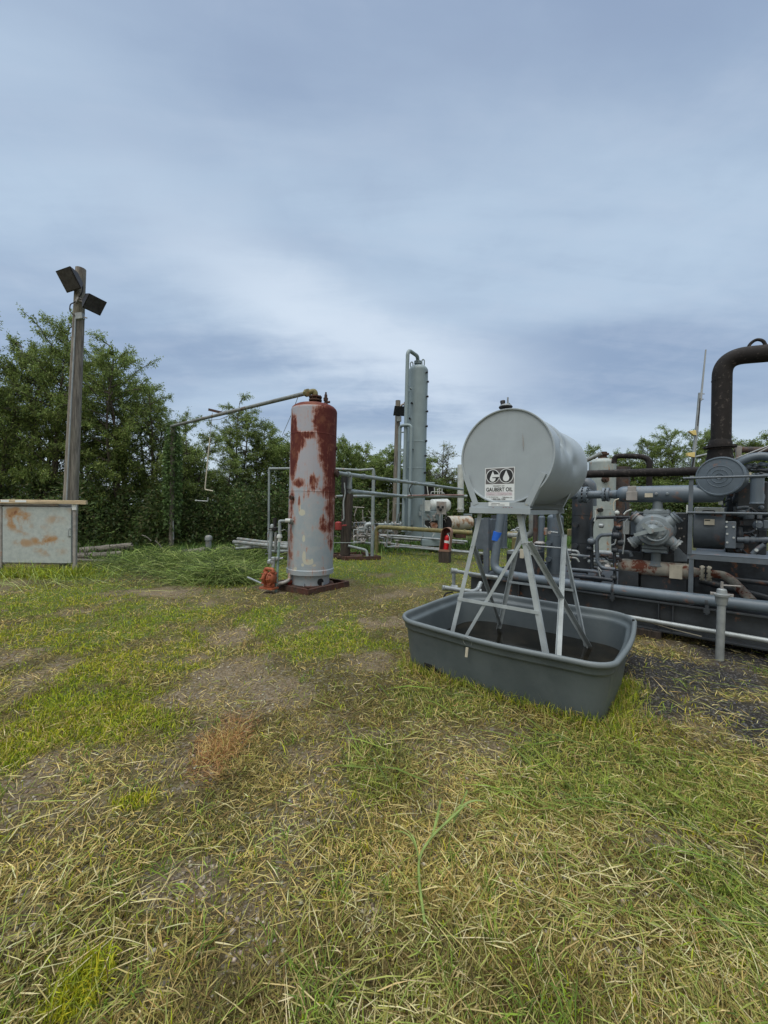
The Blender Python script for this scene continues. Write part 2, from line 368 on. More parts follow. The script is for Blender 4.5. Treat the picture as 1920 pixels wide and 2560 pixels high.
cols = blend(cols, fbm(xf, yf, 3)*.6, soil); cols = blend(cols, g*.8, (.085, .125, .02)); cols = blend(cols, l*.5, (.06, .09, .022))
cols = blend(cols, b*.9, (.185, .145, .095)); cols = blend(cols, o*.6, (.13, .075, .045)); cols = blend(cols, dk*.95, (.028, .028, .03))
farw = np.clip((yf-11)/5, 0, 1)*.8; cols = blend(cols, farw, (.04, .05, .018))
zf = np.where((yf > 0) & (yf < 40) & (np.abs(xf) < 40), gh(xf, yf), 0)
me = bpy.data.meshes.new('ground'); me.vertices.add(len(xf)); me.vertices.foreach_set('co', np.stack([xf, yf, zf], 1).astype(np.float32).ravel())
ii = (np.arange(ny-1)[:, None]*nx+np.arange(nx-1)[None, :]).ravel(); fc = np.stack([ii, ii+1, ii+nx+1, ii+nx], 1)
def setfaces(me, fc):
    k = fc.shape[1]; me.loops.add(fc.size); me.loops.foreach_set('vertex_index', fc.ravel().astype(np.int32)); me.polygons.add(len(fc))
    me.polygons.foreach_set('loop_start', np.arange(0, fc.size, k, dtype=np.int32)); me.update(calc_edges=True)
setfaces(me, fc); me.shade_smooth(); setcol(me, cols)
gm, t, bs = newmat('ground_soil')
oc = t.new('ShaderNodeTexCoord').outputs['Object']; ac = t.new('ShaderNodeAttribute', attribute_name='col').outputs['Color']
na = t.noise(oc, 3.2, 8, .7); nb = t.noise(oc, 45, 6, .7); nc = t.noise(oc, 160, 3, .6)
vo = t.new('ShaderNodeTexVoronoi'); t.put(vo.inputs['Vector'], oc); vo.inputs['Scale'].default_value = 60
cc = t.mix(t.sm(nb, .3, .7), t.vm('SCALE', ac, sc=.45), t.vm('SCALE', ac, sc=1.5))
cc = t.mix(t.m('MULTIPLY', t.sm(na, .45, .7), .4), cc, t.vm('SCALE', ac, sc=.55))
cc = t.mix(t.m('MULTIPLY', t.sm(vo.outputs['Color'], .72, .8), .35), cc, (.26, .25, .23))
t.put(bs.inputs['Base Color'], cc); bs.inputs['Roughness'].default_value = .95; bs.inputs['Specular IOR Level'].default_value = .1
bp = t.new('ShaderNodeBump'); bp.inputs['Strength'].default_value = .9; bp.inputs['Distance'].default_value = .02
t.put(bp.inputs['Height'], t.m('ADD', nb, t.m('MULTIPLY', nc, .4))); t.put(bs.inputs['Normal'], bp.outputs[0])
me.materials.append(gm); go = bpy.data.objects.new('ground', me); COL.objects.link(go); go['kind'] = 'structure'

# ------------------------------------------------------------------ blades
def blades(name, label, bx_, by_, L, W, az, el, cols, curl=.3, cat='grass', zoff=0.0, bend=None, z0=None):
    """two-segment tapering blades, az = heading, el = elevation of the blade"""
    n_ = len(bx_); bz = (gh(bx_, by_) if z0 is None else z0)+zoff
    dx, dy, dz = np.cos(az)*np.cos(el), np.sin(az)*np.cos(el), np.sin(el)
    P0 = np.stack([bx_, by_, bz], 1); Dv = np.stack([dx, dy, dz], 1); S = np.stack([-np.sin(az), np.cos(az), np.zeros(n_)], 1)
    tw = rng.uniform(-.9, .9, n_)[:, None]; S = S*np.cos(tw)+np.cross(Dv, S)*np.sin(tw)
    b_ = (rng.uniform(-1, 1, n_) if bend is None else bend)
    Lc = L[:, None]; side = np.stack([-np.sin(az), np.cos(az), np.zeros(n_)], 1)*(rng.uniform(-.09, .09, n_)*L)[:, None]
    P1 = P0+Dv*Lc*.5+np.array([0, 0, 1])*(np.abs(b_)*curl*L*.25)[:, None]+side*.25
    D2 = Dv.copy(); D2[:, 2] -= np.abs(b_)*curl*1.2; D2 /= np.linalg.norm(D2, axis=1)[:, None]
    P2 = P1+D2*Lc*.5+side; P2[:, 2] = np.maximum(P2[:, 2], bz*0+gh(P2[:, 0], P2[:, 1])+.003)
    w_ = (W/2)[:, None]
    v_ = np.stack([P0-S*w_*.7, P0+S*w_*.7, P1-S*w_, P1+S*w_, P2], 1).reshape(-1, 3)
    k = np.arange(n_)[:, None]*5
    me = bpy.data.meshes.new(name); me.vertices.add(len(v_)); me.vertices.foreach_set('co', v_.astype(np.float32).ravel())
    q = k+np.array([0, 1, 3, 2]); t3 = k+np.array([2, 3, 4])
    lp = np.concatenate([q.ravel(), t3.ravel()]).astype(np.int32); me.loops.add(len(lp)); me.loops.foreach_set('vertex_index', lp); me.polygons.add(2*n_)
    me.polygons.foreach_set('loop_start', np.concatenate([np.arange(0, 4*n_, 4), 4*n_+np.arange(0, 3*n_, 3)]).astype(np.int32)); me.update(calc_edges=True)
    setcol(me, np.repeat(cols, 5, 0)); me.materials.append(M['grass'])
    o_ = bpy.data.objects.new(name, me); COL.objects.link(o_); o_['kind'] = 'stuff'; o_['label'] = label; o_['category'] = cat; return o_
def scatter(n_, y0, y1, p=2.0, spread=1.4, xm=16):   # ground points, denser near the viewer's end of the yard
    u = rng.random(n_); y = (y0**(1-p)+u*(y1**(1-p)-y0**(1-p)))**(1/(1-p)); x = rng.uniform(-1, 1, n_)*np.minimum(y*spread+.4, xm); return x, y
def pick(n_, pal, jit=.2):
    pal = np.array(pal); c_ = pal[rng.integers(0, len(pal), n_)]; return c_*rng.uniform(1-jit, 1+jit, (n_, 1))*rng.uniform(.93, 1.07, (n_, 3))
# keep-out: trough footprint
TC = V((1.485, 4.21, 0)); TA = V((.788, -.616, 0)); TW = V((.616, .788, 0)); PA = V((.788, -.616, 0)); PW = V((.616, .788, 0))
def outside(x, y, m_=-.06):
    rx, ry = x-TC.x, y-TC.y; a = rx*PA.x+ry*PA.y; w_ = rx*PW.x+ry*PW.y; return (np.abs(a) > .95+m_) | (np.abs(w_) > .82+m_)
STRAW = [(.48, .37, .13), (.34, .24, .08), (.58, .47, .20), (.20, .14, .05), (.32, .27, .07), (.13, .10, .03), (.44, .37, .12)]
OLIVE = [(.15, .155, .035), (.20, .20, .045), (.11, .115, .03), (.24, .22, .06)]
LAWN = [(.27, .34, .015), (.34, .40, .02), (.19, .27, .015), (.40, .42, .03), (.13, .18, .015)]
LUSHC = [(.17, .24, .03), (.24, .31, .035), (.33, .37, .06), (.42, .42, .12), (.10, .14, .025)]
# 1 mown stubble and crumbled dead grass
x, y = scatter(540000, 1.05, 13, 1.9); g, b, dk, o, l = fields(x, y)
keep = (rng.random(len(x)) < np.clip(1-b*.62-dk*.93-g*.22, .05, 1)) & outside(x, y); x, y, g, b, dk, o, l = [q[keep] for q in (x, y, g, b, dk, o, l)]; n = len(x)
thin = np.clip((fbm(x+3, y+8, 1.1, 4)-.36)*5, .25, 1)*np.where(fbm(x, y, 7, 2) > .42, 1, .45); k_ = rng.random(n) < thin; x, y, g, b, dk, o, l = [q[k_] for q in (x, y, g, b, dk, o, l)]; n = len(x)
c = pick(n, STRAW)*(.45+.85*np.clip(fbm(x+31, y+5, 1.9, 4)*2.4-.7, 0, 1)**.8)[:, None]; m_ = rng.random(n) < .26+.2*l; c[m_] = pick(m_.sum(), OLIVE); m_ = rng.random(n) < o*.8; c[m_] = pick(m_.sum(), [(.34, .19, .075), (.44, .27, .12), (.24, .13, .05)])
blades('dead_grass', 'short dead brown grass matted over the yard', x, y, rng.gamma(4, .011, n)*(1+y*.07), (.0024+.0012*rng.random(n))*(1+y*.22), rng.uniform(0, 6.283, n), rng.beta(1.2, 2.8, n)*1.1, c, .22)
# 2 living lawn
x, y = scatter(490000, 1.05, 16, 1.75); g, b, dk, o, l = fields(x, y)
keep = (rng.random(len(x)) < np.clip((g*1.1+l*.45+.05)*np.clip(fbm(x+2, y+1, 2.6, 4)*3.4-.75, .12, 1), 0, 1)*(1-b*.8)*(1-dk*.9)*(1-o)) & outside(x, y); x, y, g, l = x[keep], y[keep], g[keep], l[keep]; n = len(x)
c = pick(n, LAWN); yl = np.clip((fbm(x, y, 1.2)-.42)*6, 0, 1)[:, None]; c = c*(1-yl*.35)+c*yl*.35*np.array([1.5, 1.05, .8]); m_ = l > .4; c[m_] = pick(m_.sum(), LUSHC)
blades('lawn_grass', 'short bright green grass growing in patches', x, y, (.010+rng.gamma(2.2, .0095, n))*(1+y*.04), (.0026+.0012*rng.random(n))*(1+y*.24), rng.uniform(0, 6.283, n), rng.uniform(.5, 1.5, n), c, .8)
# 3 long loose clippings, pale and green
x, y = scatter(64000, 1.05, 9, 1.9); g, b, dk, o, l = fields(x, y)
wt = np.clip(.22+l*.9+np.clip((x+.4)*.35, 0, .35)-g*.15-dk*.15, .08, 1)*np.clip(fbm(x, y, 1.6)*1.9-.35, .15, 1); keep = (rng.random(len(x)) < wt) & outside(x, y, .02); x, y, l = x[keep], y[keep], l[keep]; n = len(x)
c = pick(n, [(.52, .44, .20), (.44, .36, .15), (.60, .54, .30), (.36, .36, .10), (.30, .34, .08)]); m_ = rng.random(n) < .12+.45*l; c[m_] = pick(m_.sum(), [(.19, .26, .04), (.27, .34, .06), (.14, .18, .03), (.33, .37, .10)])
dirn = rng.normal(0, 1, n)*1.0+(fbm(x, y, .7)-.5)*10
blades('grass_clippings', 'long pale loose grass clippings strewn over the yard', x, y, np.minimum(rng.gamma(1.9, .038, n)+.025, .36), (.0022+.0020*rng.random(n))*(1+y*.1), dirn, rng.uniform(-.02, .14, n), c, .12, zoff=.014+.02*rng.random(n))
# broad green blades in the swath right of centre
x, y = scatter(2200, 1.2, 5.5, 1.6); g, b, dk, o, l = fields(x, y); keep = (rng.random(len(x)) < l*.7) & outside(x, y, .03); x, y = x[keep], y[keep]; n = len(x)
blades('cut_reed_leaves', 'long green cut reed leaves lying in a swath', x, y, rng.uniform(.18, .55, n), rng.uniform(.005, .011, n), rng.normal(2.5, .5, n), rng.uniform(0, .13, n), pick(n, [(.15, .22, .035), (.22, .30, .05), (.10, .15, .03)]), .15, zoff=.03)
# 4 pile of long cut grass on the left, in front of the logs
pc = [ell(480, 1425, 210, 36), ell(600, 1405, 120, 28), ell(380, 1410, 120, 26), ell(560, 1452, 120, 16)]
px_, py_ = [], []
for e in pc:
    k = 3000; a = rng.normal(0, .48, (k, 2)); px_.append(e[0]+a[:, 0]*e[2]); py_.append(e[1]+a[:, 1]*e[3]*.8)
x = np.concatenate(px_); y = np.concatenate(py_); n = len(x); hgt = np.zeros(n)
for e in pc: hgt = np.maximum(hgt, .34*np.exp(-(((x-e[0])/e[2])**2+((y-e[1])/(e[3]*.8))**2)*1.6))
blades('cut_grass_pile', 'tangled pile of long freshly cut green grass before the logs', x, y, rng.uniform(.2, .9, n), rng.uniform(.005, .013, n), rng.uniform(0, 6.283, n), rng.uniform(-.2, .5, n),
       pick(n, [(.13, .20, .04), (.18, .26, .05), (.05, .08, .022), (.24, .32, .08), (.03, .05, .016), (.36, .42, .15), (.06, .09, .025)], .35), .35, z0=gh(x, y)+hgt*rng.random(n)**.6*np.clip(fbm(x, y, 2.2, 4)*3-.7, 0, 1.5))
x = np.concatenate([rng.uniform(-9.6, -6.9, 1500), rng.normal(-7.2, .35, 500)]); y = np.concatenate([rng.normal(8.75, .14, 1500), rng.normal(8.9, .3, 500)]); n = len(x)
blades('cabinet_weeds', 'rank weeds growing along the foot of the metal cabinet', x, y, rng.uniform(.08, .38, n), rng.uniform(.006, .016, n), rng.uniform(0, 6.283, n), rng.uniform(.5, 1.5, n), pick(n, LAWN+LUSHC, .3), .9)
x = rng.uniform(-8.6, -5.4, 110); y = rng.normal(7.8, .3, 110); n = len(x)
blades('long_cut_stalks', 'long pale cut stalks lying in arcs before the metal cabinet', x, y, rng.uniform(.4, 1.2, n), rng.uniform(.005, .009, n), rng.normal(2.9, .7, n), rng.uniform(.05, .5, n), pick(n, [(.30, .36, .12), (.40, .44, .18), (.20, .27, .06)], .3), .8)
tx, ty = [], []
for k in range(150):
    y_ = 1.2+6*random.random()**1.5; x_ = random.uniform(-1, 1)*y_*1.1; m_ = random.randint(8, 22); r_ = random.uniform(.015, .045)
    for j in range(m_): tx.append(x_+random.gauss(0, r_)); ty.append(y_+random.gauss(0, r_))
x = np.array(tx); y = np.array(ty); kk = outside(x, y, .02); x, y = x[kk], y[kk]; n = len(x)
blades('grass_tufts', 'scattered small green tufts among the straw', x, y, rng.uniform(.04, .13, n), rng.uniform(.0025, .006, n), rng.uniform(0, 6.283, n), rng.uniform(.3, 1.3, n), pick(n, [(.14, .22, .03), (.20, .29, .04), (.10, .16, .025)], .3), .9)
oc_ = G(550, 1868); n = 1000; x = oc_.x+rng.normal(0, .085, n); y = oc_.y+rng.normal(0, .12, n)
blades('dead_orange_grass', 'dead orange-brown tuft of grass standing left of centre', x, y, rng.uniform(.03, .13, n), rng.uniform(.002, .005, n), rng.uniform(0, 6.283, n), rng.uniform(.1, 1.2, n), pick(n, [(.36, .19, .07), (.46, .28, .11), (.24, .13, .05), (.50, .36, .16), (.40, .33, .10)], .3), .8)
# tall weeds around the trough foot, cabinet and skid
tx, ty = [], []
for k in range(3200):
    a = random.uniform(-1.0, 1.0); s_ = random.choice([-1, -1, -1, 1]);
    if random.random() < .55: p = TC+PA*a*.95+PW*(-.83-abs(random.gauss(0, .07)))
    else: p = TC+PA*(.98+abs(random.gauss(0, .09)))+PW*random.uniform(-1, .2)
    tx.append(p.x); ty.append(p.y)
x = np.array(tx); y = np.array(ty); n = len(x); c = pick(n, LAWN+LUSHC+STRAW[:3])
blades('tall_grass_fringe', 'uncut grass fringe around the foot of the trough', x, y, rng.uniform(.04, .15, n), rng.uniform(.003, .006, n), rng.uniform(0, 6.283, n), rng.uniform(.5, 1.45, n), c, .8)
# grey rubble in the bare patches
x, y = scatter(60000, 1.1, 9, 1.8); g, b, dk, o, l = fields(x, y); keep = (rng.random(len(x)) < np.clip(b*.7+dk*.8, 0, 1)**2) & outside(x, y); x, y, dk = x[keep], y[keep], dk[keep]; n = len(x)
s_ = np.minimum(.003+rng.gamma(1.6, .003, n), .014)*(1+y*.06); ang = rng.uniform(0, 6.28, n); z_ = gh(x, y)
oct_ = np.array([[1, 0, .1], [0, 1, 0], [-1, .1, 0], [0, -1, .1], [.1, .1, .6], [0, 0, -.6]])
vv = oct_[None]*s_[:, None, None]*rng.uniform(.6, 1.3, (n, 6, 1)); ca, sa = np.cos(ang)[:, None], np.sin(ang)[:, None]
vx = vv[..., 0]*ca-vv[..., 1]*sa+x[:, None]; vy = vv[..., 0]*sa+vv[..., 1]*ca+y[:, None]; vz = vv[..., 2]+z_[:, None]+(s_*.2)[:, None]
me = bpy.data.meshes.new('gravel'); me.vertices.add(n*6); me.vertices.foreach_set('co', np.stack([vx, vy, vz], 2).astype(np.float32).ravel())
ft = np.array([[0, 1, 4], [1, 2, 4], [2, 3, 4], [3, 0, 4], [1, 0, 5], [2, 1, 5], [3, 2, 5], [0, 3, 5]]); setfaces(me, (np.arange(n)[:, None, None]*6+ft[None]).reshape(-1, 3))
c = pick(n, [(.24, .20, .145), (.31, .27, .20), (.17, .14, .10), (.12, .095, .07), (.38, .34, .27)]); m_ = rng.random(n) < dk*1.2; c[m_] = pick(m_.sum(), [(.05, .05, .055), (.09, .09, .1), (.03, .03, .03)])
setcol(me, np.repeat(c, 6, 0)); m2, t, bs = newmat('stone'); t.put(bs.inputs['Base Color'], t.new('ShaderNodeAttribute', attribute_name='col').outputs['Color']); bs.inputs['Roughness'].default_value = .9
me.materials.append(m2); o_ = bpy.data.objects.new('gravel', me); COL.objects.link(o_); o_['kind'] = 'stuff'; o_['label'] = 'grey crushed stone showing in the bare patches'; o_['category'] = 'gravel'

# ------------------------------------------------------------------ trees
def leaves_mesh(name, P, Dv, L, W, cols, mat):
    n_ = len(P); rnd = rng.normal(0, 1, (n_, 3)); S = np.cross(Dv, rnd); S /= np.linalg.norm(S, axis=1)[:, None]+1e-6
    L = L[:, None]; W = W[:, None]; Nn = np.cross(Dv, S)
    v_ = np.stack([P, P+Dv*L*.45-S*W*.5+Nn*L*.05, P+Dv*L-np.array([0, 0, 1])*L*.12, P+Dv*L*.45+S*W*.5+Nn*L*.05], 1).reshape(-1, 3)
    me = bpy.data.meshes.new(name); me.vertices.add(len(v_)); me.vertices.foreach_set('co', v_.astype(np.float32).ravel())
    setfaces(me, np.arange(n_*4).reshape(-1, 4)); setcol(me, np.repeat(cols, 4, 0)); me.materials.append(mat); return me
def tree_proto(seed, H, spread, stems, pal, nleaf, leafL=.11, leafW=.026, low=.22, droop=.5, tip=1.0, clump=.16):
    rs = random.Random(seed); tb = MB(); tips = []
    for s_ in range(stems):
        az = 6.283*s_/stems+rs.uniform(-.5, .5); lean = rs.uniform(.05, .20)*spread*.55; p = V((rs.uniform(-.25, .25), rs.uniform(-.25, .25), -.1)); h = H*(1 if s_ == 0 else rs.uniform(.72, .97))
        pts = [p.copy()]; N = 14; dirv = V((math.cos(az)*lean, math.sin(az)*lean, 1)).normalized()
        for k in range(N):
            dirv = (dirv+V((rs.gauss(0, .07), rs.gauss(0, .07), .04))).normalized(); p = p+dirv*h/N; pts.append(p.copy())
        r0 = .055+H*.006; tb.tube(pts, [r0*(1-.93*i/N)+.006 for i in range(N+1)], 7)
        nb = int(12+H*2.2)
        for j in range(nb):
            f_ = low+(1-low)*(j+rs.random())/nb; i = min(int(f_*N), N-1); q = pts[i].lerp(pts[i+1], f_*N-i)
            prof = max(0, math.sin(math.pi*min(1, (f_-low*.6)/(1-low*.6)*.70+.18)))**.6; bl = spread*(.25+.75*prof)*rs.uniform(.6, 1.0)*(1 if f_ < .85 else .6)
            a2 = rs.uniform(0, 6.283); d = V((math.cos(a2), math.sin(a2), rs.uniform(.25, 1.0))).normalized(); bp_ = [q.copy()]; M2 = 6
            for k in range(M2):
                d = (d+V((rs.gauss(0, .16), rs.gauss(0, .16), -.12*droop+.02))).normalized(); q = q+d*bl/M2; bp_.append(q.copy())
                if k >= 1:
                    for tt_ in range(3):
                        e = (d+V((rs.gauss(0, .7), rs.gauss(0, .7), rs.gauss(.1, .5)))).normalized(); ln = rs.uniform(.25, .6)*(1-.3*k/M2); tp = q.lerp(bp_[-2], rs.random()); mid = tp+e*ln*.5; end = mid+(e+V((0, 0, -.45*droop))).normalized()*ln*.5
                        tips.append((tp, mid, end)); 
                        if tt_ == 0: tb.tube([tp, mid, end], [.007, .005, .003], 3, False)
            tb.tube(bp_, [.022*(1-.8*i_/M2)+.004 for i_ in range(M2+1)], 5, False)
    T = np.array([[tuple(a_) for a_ in tp] for tp in tips]); n_ = nleaf; ix = rng.integers(0, len(T), n_); u = rng.random(n_)[:, None]
    A, B_, C_ = T[ix, 0], T[ix, 1], T[ix, 2]; P = (1-u)**2*A+2*u*(1-u)*B_+u*u*C_+rng.normal(0, clump*.42, (n_, 3))
    Dv = (C_-A); Dv /= np.linalg.norm(Dv, axis=1)[:, None]; Dv = Dv+rng.normal(0, .65, (n_, 3))+np.array([0, 0, -.55*droop]); Dv /= np.linalg.norm(Dv, axis=1)[:, None]
    tone = rng.uniform(.7, 1.3, len(T))[ix][:, None]; young = np.clip((P[:, 2]/H-.55)*2, 0, 1)[:, None]*rng.random((n_, 1))
    c_ = pick(n_, pal, .3)*tone; c_ = c_*(1-young*.5)+np.array([.34, .44, .14])*young*.5
    return tb, leaves_mesh('crown', P, Dv, leafL*rng.uniform(.6, 1.3, n_), leafW*rng.uniform(.7, 1.3, n_), c_, M['leaf'])
PAL_W = [(.12, .175, .045), (.17, .225, .055), (.075, .115, .034), (.22, .28, .08)]
PAL_B = [(.12, .18, .045), (.16, .22, .055), (.085, .13, .035), (.19, .24, .075)]
PAL_D = [(.12, .13, .075), (.16, .16, .09), (.10, .11, .06)]
protos = {}
def proto(key, **k):
    tb, cme = tree_proto(**k); tm = bpy.data.meshes.new('trunk'); tm.from_pydata(tb.v, [], tb.f); tm.shade_smooth(); tm.materials.append(M['bark']); protos[key] = (tm, cme, k['H'])
proto('willow_a', seed=1, H=8.0, spread=2.3, stems=5, pal=PAL_W, nleaf=46000, leafW=.036, clump=.11)
proto('willow_b', seed=2, H=8.0, spread=2.6, stems=5, pal=PAL_W, nleaf=46000, low=.15, leafW=.036, clump=.11)
proto('willow_c', seed=3, H=6.5, spread=1.7, stems=4, pal=PAL_W, nleaf=32000, leafW=.034, clump=.11)
proto('bushy_a', seed=4, H=6.0, spread=2.6, stems=5, pal=PAL_B, nleaf=48000, leafL=.13, leafW=.05, droop=.2, low=.1)
proto('bushy_b', seed=5, H=6.0, spread=2.2, stems=4, pal=PAL_B, nleaf=36000, leafL=.13, leafW=.05, droop=.25, low=.12)
proto('sparse', seed=6, H=6.5, spread=2.1, stems=3, pal=PAL_D, nleaf=6000, leafL=.11, leafW=.04, low=.3)
def tree(key, px, ptop, Y, label, group, wid=1.0, rot=None, cat='tree', name='tree'):
    top = D(px, ptop, Y); tm, cme, H = protos[key]; root = thing(name, label, cat, (top.x, Y, 0), group)
    s_ = top.z/H; root.scale = (s_*wid, s_*wid, s_); root.rotation_euler.z = rot if rot is not None else random.uniform(0, 6.28)
    for nm, m_ in (('trunk', tm), ('crown', cme)):
        o_ = bpy.data.objects.new(nm, m_); COL.objects.link(o_); o_.parent = root
GL = 'willow-like trees along the left edge of the yard'; GM = 'trees behind the tall column'; GR = 'trees behind the compressor'
tree('willow_b', -60, 770, 13.5, 'tall willow cut off by the left edge of the photo', GL, .7)
tree('willow_a', 105, 772, 14.0, 'tall willow with a rounded top just left of the wooden light pole', GL, .70, 1.0)
tree('willow_b', 10, 905, 16.5, 'lower willow behind the two tall willows left of the light pole', GL, .9, 2.0)
tree('willow_c', 215, 985, 14.5, 'shorter willow directly behind the wooden light pole', GL, .9)
tree('willow_a', 304, 842, 14.5, 'tall airy willow with sky showing through, right of the wooden light pole', GL, .84, 3.0)
tree('willow_b', 388, 955, 15.0, 'willow on the right shoulder of the tall airy one', GL, .80, 4.0)
tree('willow_c', 465, 1062, 14.5, 'low willow behind the vine-covered post under the overhead pipe', GL, 1.0, 1.3)
tree('willow_c', 540, 1140, 16.5, 'small willow behind the dangling white conduit', GL, 1.3, .4)
tree('willow_a', 622, 1012, 18.5, 'upright willow standing alone left of the rusty vertical tank', GL, .95, 5.0)
tree('bushy_b', 715, 1075, 20.0, 'tree whose top shows against the left side of the rusty tank', GL, 1.0)
tree('bushy_a', 560, 1190, 19.0, 'low bushy tree between the dangling conduit and the lone willow', GL, 1.4)
tree('bushy_b', 845, 1085, 22.0, 'tree whose narrow top shows right beside the rusty tank', GM, .6)
tree('bushy_a', 890, 1165, 23.0, 'rounded leafy tree behind the dark upright post', GM, 1.3)
tree('bushy_a', 952, 1117, 24.0, 'leafy tree with the highest top between rusty tank and tall column', GM, 1.15)
tree('bushy_b', 1010, 1150, 25.0, 'leafy tree half hidden by the tall grey column', GM, 1.2)
tree('sparse', 1090, 1112, 26.0, 'thin twiggy tree with few leaves right of the tall column', GM, 1.0)
tree('bushy_a', 1125, 1165, 27.0, 'dense tree between tall column and white fuel tank', GM, 1.5)
tree('bushy_a', 1230, 1180, 28.0, 'tree hidden for the most part behind the fuel tank', GM, 1.6)
tree('bushy_b', 1400, 1190, 28.0, 'low tree behind the rear end of the fuel tank', GR, 1.6)
tree('willow_c', 1527, 1103, 30.0, 'tree rising behind the white rust-streaked vessel', GR, 1.0)
tree('willow_a', 1652, 1066, 28.0, 'tall tree left of the thin antenna mast', GR, .85, 1.0)
tree('willow_c', 1600, 1130, 29.0, 'tree between the white vessel and the antenna mast', GR, 1.3)
tree('willow_b', 1762, 1060, 28.0, 'tall tree between antenna mast and exhaust stack', GR, .75, 2.0)
tree('bushy_a', 1700, 1150, 27.0, 'low leafy tree under the antenna mast', GR, 1.3)
tree('willow_c', 1870, 1055, 27.0, 'airy tree right of the exhaust stack', GR, 1.4, 2.5)
tree('willow_b', 1960, 1090, 26.0, 'tree at the right edge of the photo behind the engine', GR, .8)
# thick undergrowth below the trees
ug = [(-16, 13.2, 2.9), (-13.5, 12.8, 2.4), (-12, 13.6, 2.6), (-10.2, 13.3, 2.8), (-9, 14.2, 2.5), (-7.6, 13.6, 2.6), (-6.4, 14.2, 2.4), (-5.2, 14.8, 2.6), (-14, 15, 2.6), (-11, 15.4, 2.4), (-8.5, 15.6, 2.6), (-6.2, 16.2, 2.6),
      (-4.2, 16.0, 2.6), (-3.2, 17, 2.8), (-4.8, 17.8, 3.6), (-2.6, 18.5, 3.0), (-1.2, 20, 2.8), (-5.5, 19.5, 4), (-3.4, 20.5, 3.8), (0, 22, 2.6), (-1.8, 22.5, 3.2), (1.5, 23, 2.2), (3, 24, 2.8), (.5, 25, 2.6), (5, 25, 3.0), (7, 25, 3.0), (9.5, 26, 3.4),
      (12, 26, 3.6), (14.5, 27, 3.6), (17, 26, 3.8), (20, 26, 3.8), (23, 25, 3.8), (26, 25, 4), (29, 25, 4), (-18, 14, 3), (-20, 16, 3.5), (10.5, 29, 4), (16, 30, 4.4), (21, 30, 4.4), (2, 27, 3.4), (6, 29, 3.6)]
PP, LL = [], []
for (ux, uy, uh) in ug:
    k = int(5200*(1 if uy < 17 else .75)); th = rng.uniform(0, 6.283, k); r_ = rng.random(k)**.45; ph = rng.random(k)
    lob = .75+.5*fbm(th*1.2+ux, ph*2.0+uy, 1.6, 3); rad = uh*.62*lob
    PP.append(np.stack([ux+np.cos(th)*rad*r_*np.sqrt(1-ph**2*.8), uy+np.sin(th)*rad*r_*.75, uh*lob*ph*np.sqrt(np.maximum(1.02-r_**3, .02))], 1)); LL.append(np.full(k, 1+max(0, uy-14)*.035))
P = np.concatenate(PP); n = len(P); sc_ = np.concatenate(LL); Dv = rng.normal(0, 1, (n, 3))+np.array([0, -.2, .2]); Dv /= np.linalg.norm(Dv, axis=1)[:, None]
tone = (.35+1.5*fbm(P[:, 0]*1.0, P[:, 2]*1.4+P[:, 1], 1.1, 3))[:, None]
me = leaves_mesh('undergrowth', P, Dv, .13*sc_*rng.uniform(.6, 1.4, n), .055*sc_*rng.uniform(.7, 1.3, n), pick(n, [(.060, .095, .030), (.038, .062, .022), (.095, .145, .040), (.050, .082, .028), (.085, .090, .035)], .3)*tone, M['leaf'])
o_ = bpy.data.objects.new('undergrowth', me); COL.objects.link(o_); o_['kind'] = 'stuff'; o_['label'] = 'dense dark undergrowth below the trees'; o_['category'] = 'undergrowth'
# weeds at the edge of the yard
x = np.concatenate([rng.uniform(-12, -3.5, 15000), rng.uniform(-4, 12, 9000)]); y = np.where(x < -3.5, rng.normal(12.7, .5, len(x)), 15.5+x*.35+rng.normal(0, .8, len(x))); n = len(x)
blades('edge_weeds', 'rank green weeds along the edge of the thicket', x, y, rng.uniform(.12, .5, n), rng.uniform(.014, .04, n), rng.uniform(0, 6.283, n), rng.uniform(.4, 1.5, n), pick(n, [(.07, .14, .03), (.10, .18, .04), (.05, .09, .025), (.13, .2, .05)], .3), .9)

# ------------------------------------------------------------------ wooden light pole on the left
YP = 9.8
b0 = D(176, 1262, YP); dn = D(189, 960, YP); tp = D(202, 672, YP); b0 = b0+(b0-dn)*(b0.z+.2)/(dn.z-b0.z)
t_ = thing('light_pole', 'weathered wooden pole with two floodlights and a grey conduit', 'light pole', (b0.x, YP, 0))
m = MB(); n_ = 16; m.tube([b0.lerp(tp, k/n_) for k in range(n_+1)], [(.175-.062*k/n_)*(1+random.uniform(-.012, .012)) for k in range(n_+1)], 18); part('pole', m, M['pole'], t_)
def axp(py): f = (D(189, py, YP).z-b0.z)/(tp.z-b0.z); return b0.lerp(tp, f)
m = MB(); ca = [axp(y_)+V((.05, -.19, 0))*(1-.25*(1-i/6)) for i, y_ in enumerate((800, 860, 920, 980, 1060, 1130, 1420))]; m.tube(ca, .017, 8); part('conduit', m, M['galv'], t_)
m = MB(); q = D(*Z1(527, 398), YP-.2); m.box(q, (.085, 0, .01), (0, .05, 0), (-.01, 0, .075)); part('junction_box', m, M['galv'], t_, .008)
m = MB(); m.pipe([D(*Z1(x, y), YP-.15) for x, y in ((545, 200), (540, 245), (500, 300), (462, 318), (458, 360), (480, 385), (505, 392))], .012, .05, 8); part('cable', m, M['hose'], t_)
m = MB(); m.box(D(*Z1(560, 405), YP-.2), (.05, 0, -.012), (0, .01, 0), (.004, 0, .012)); part('clamp', m, M['zinc'], t_)
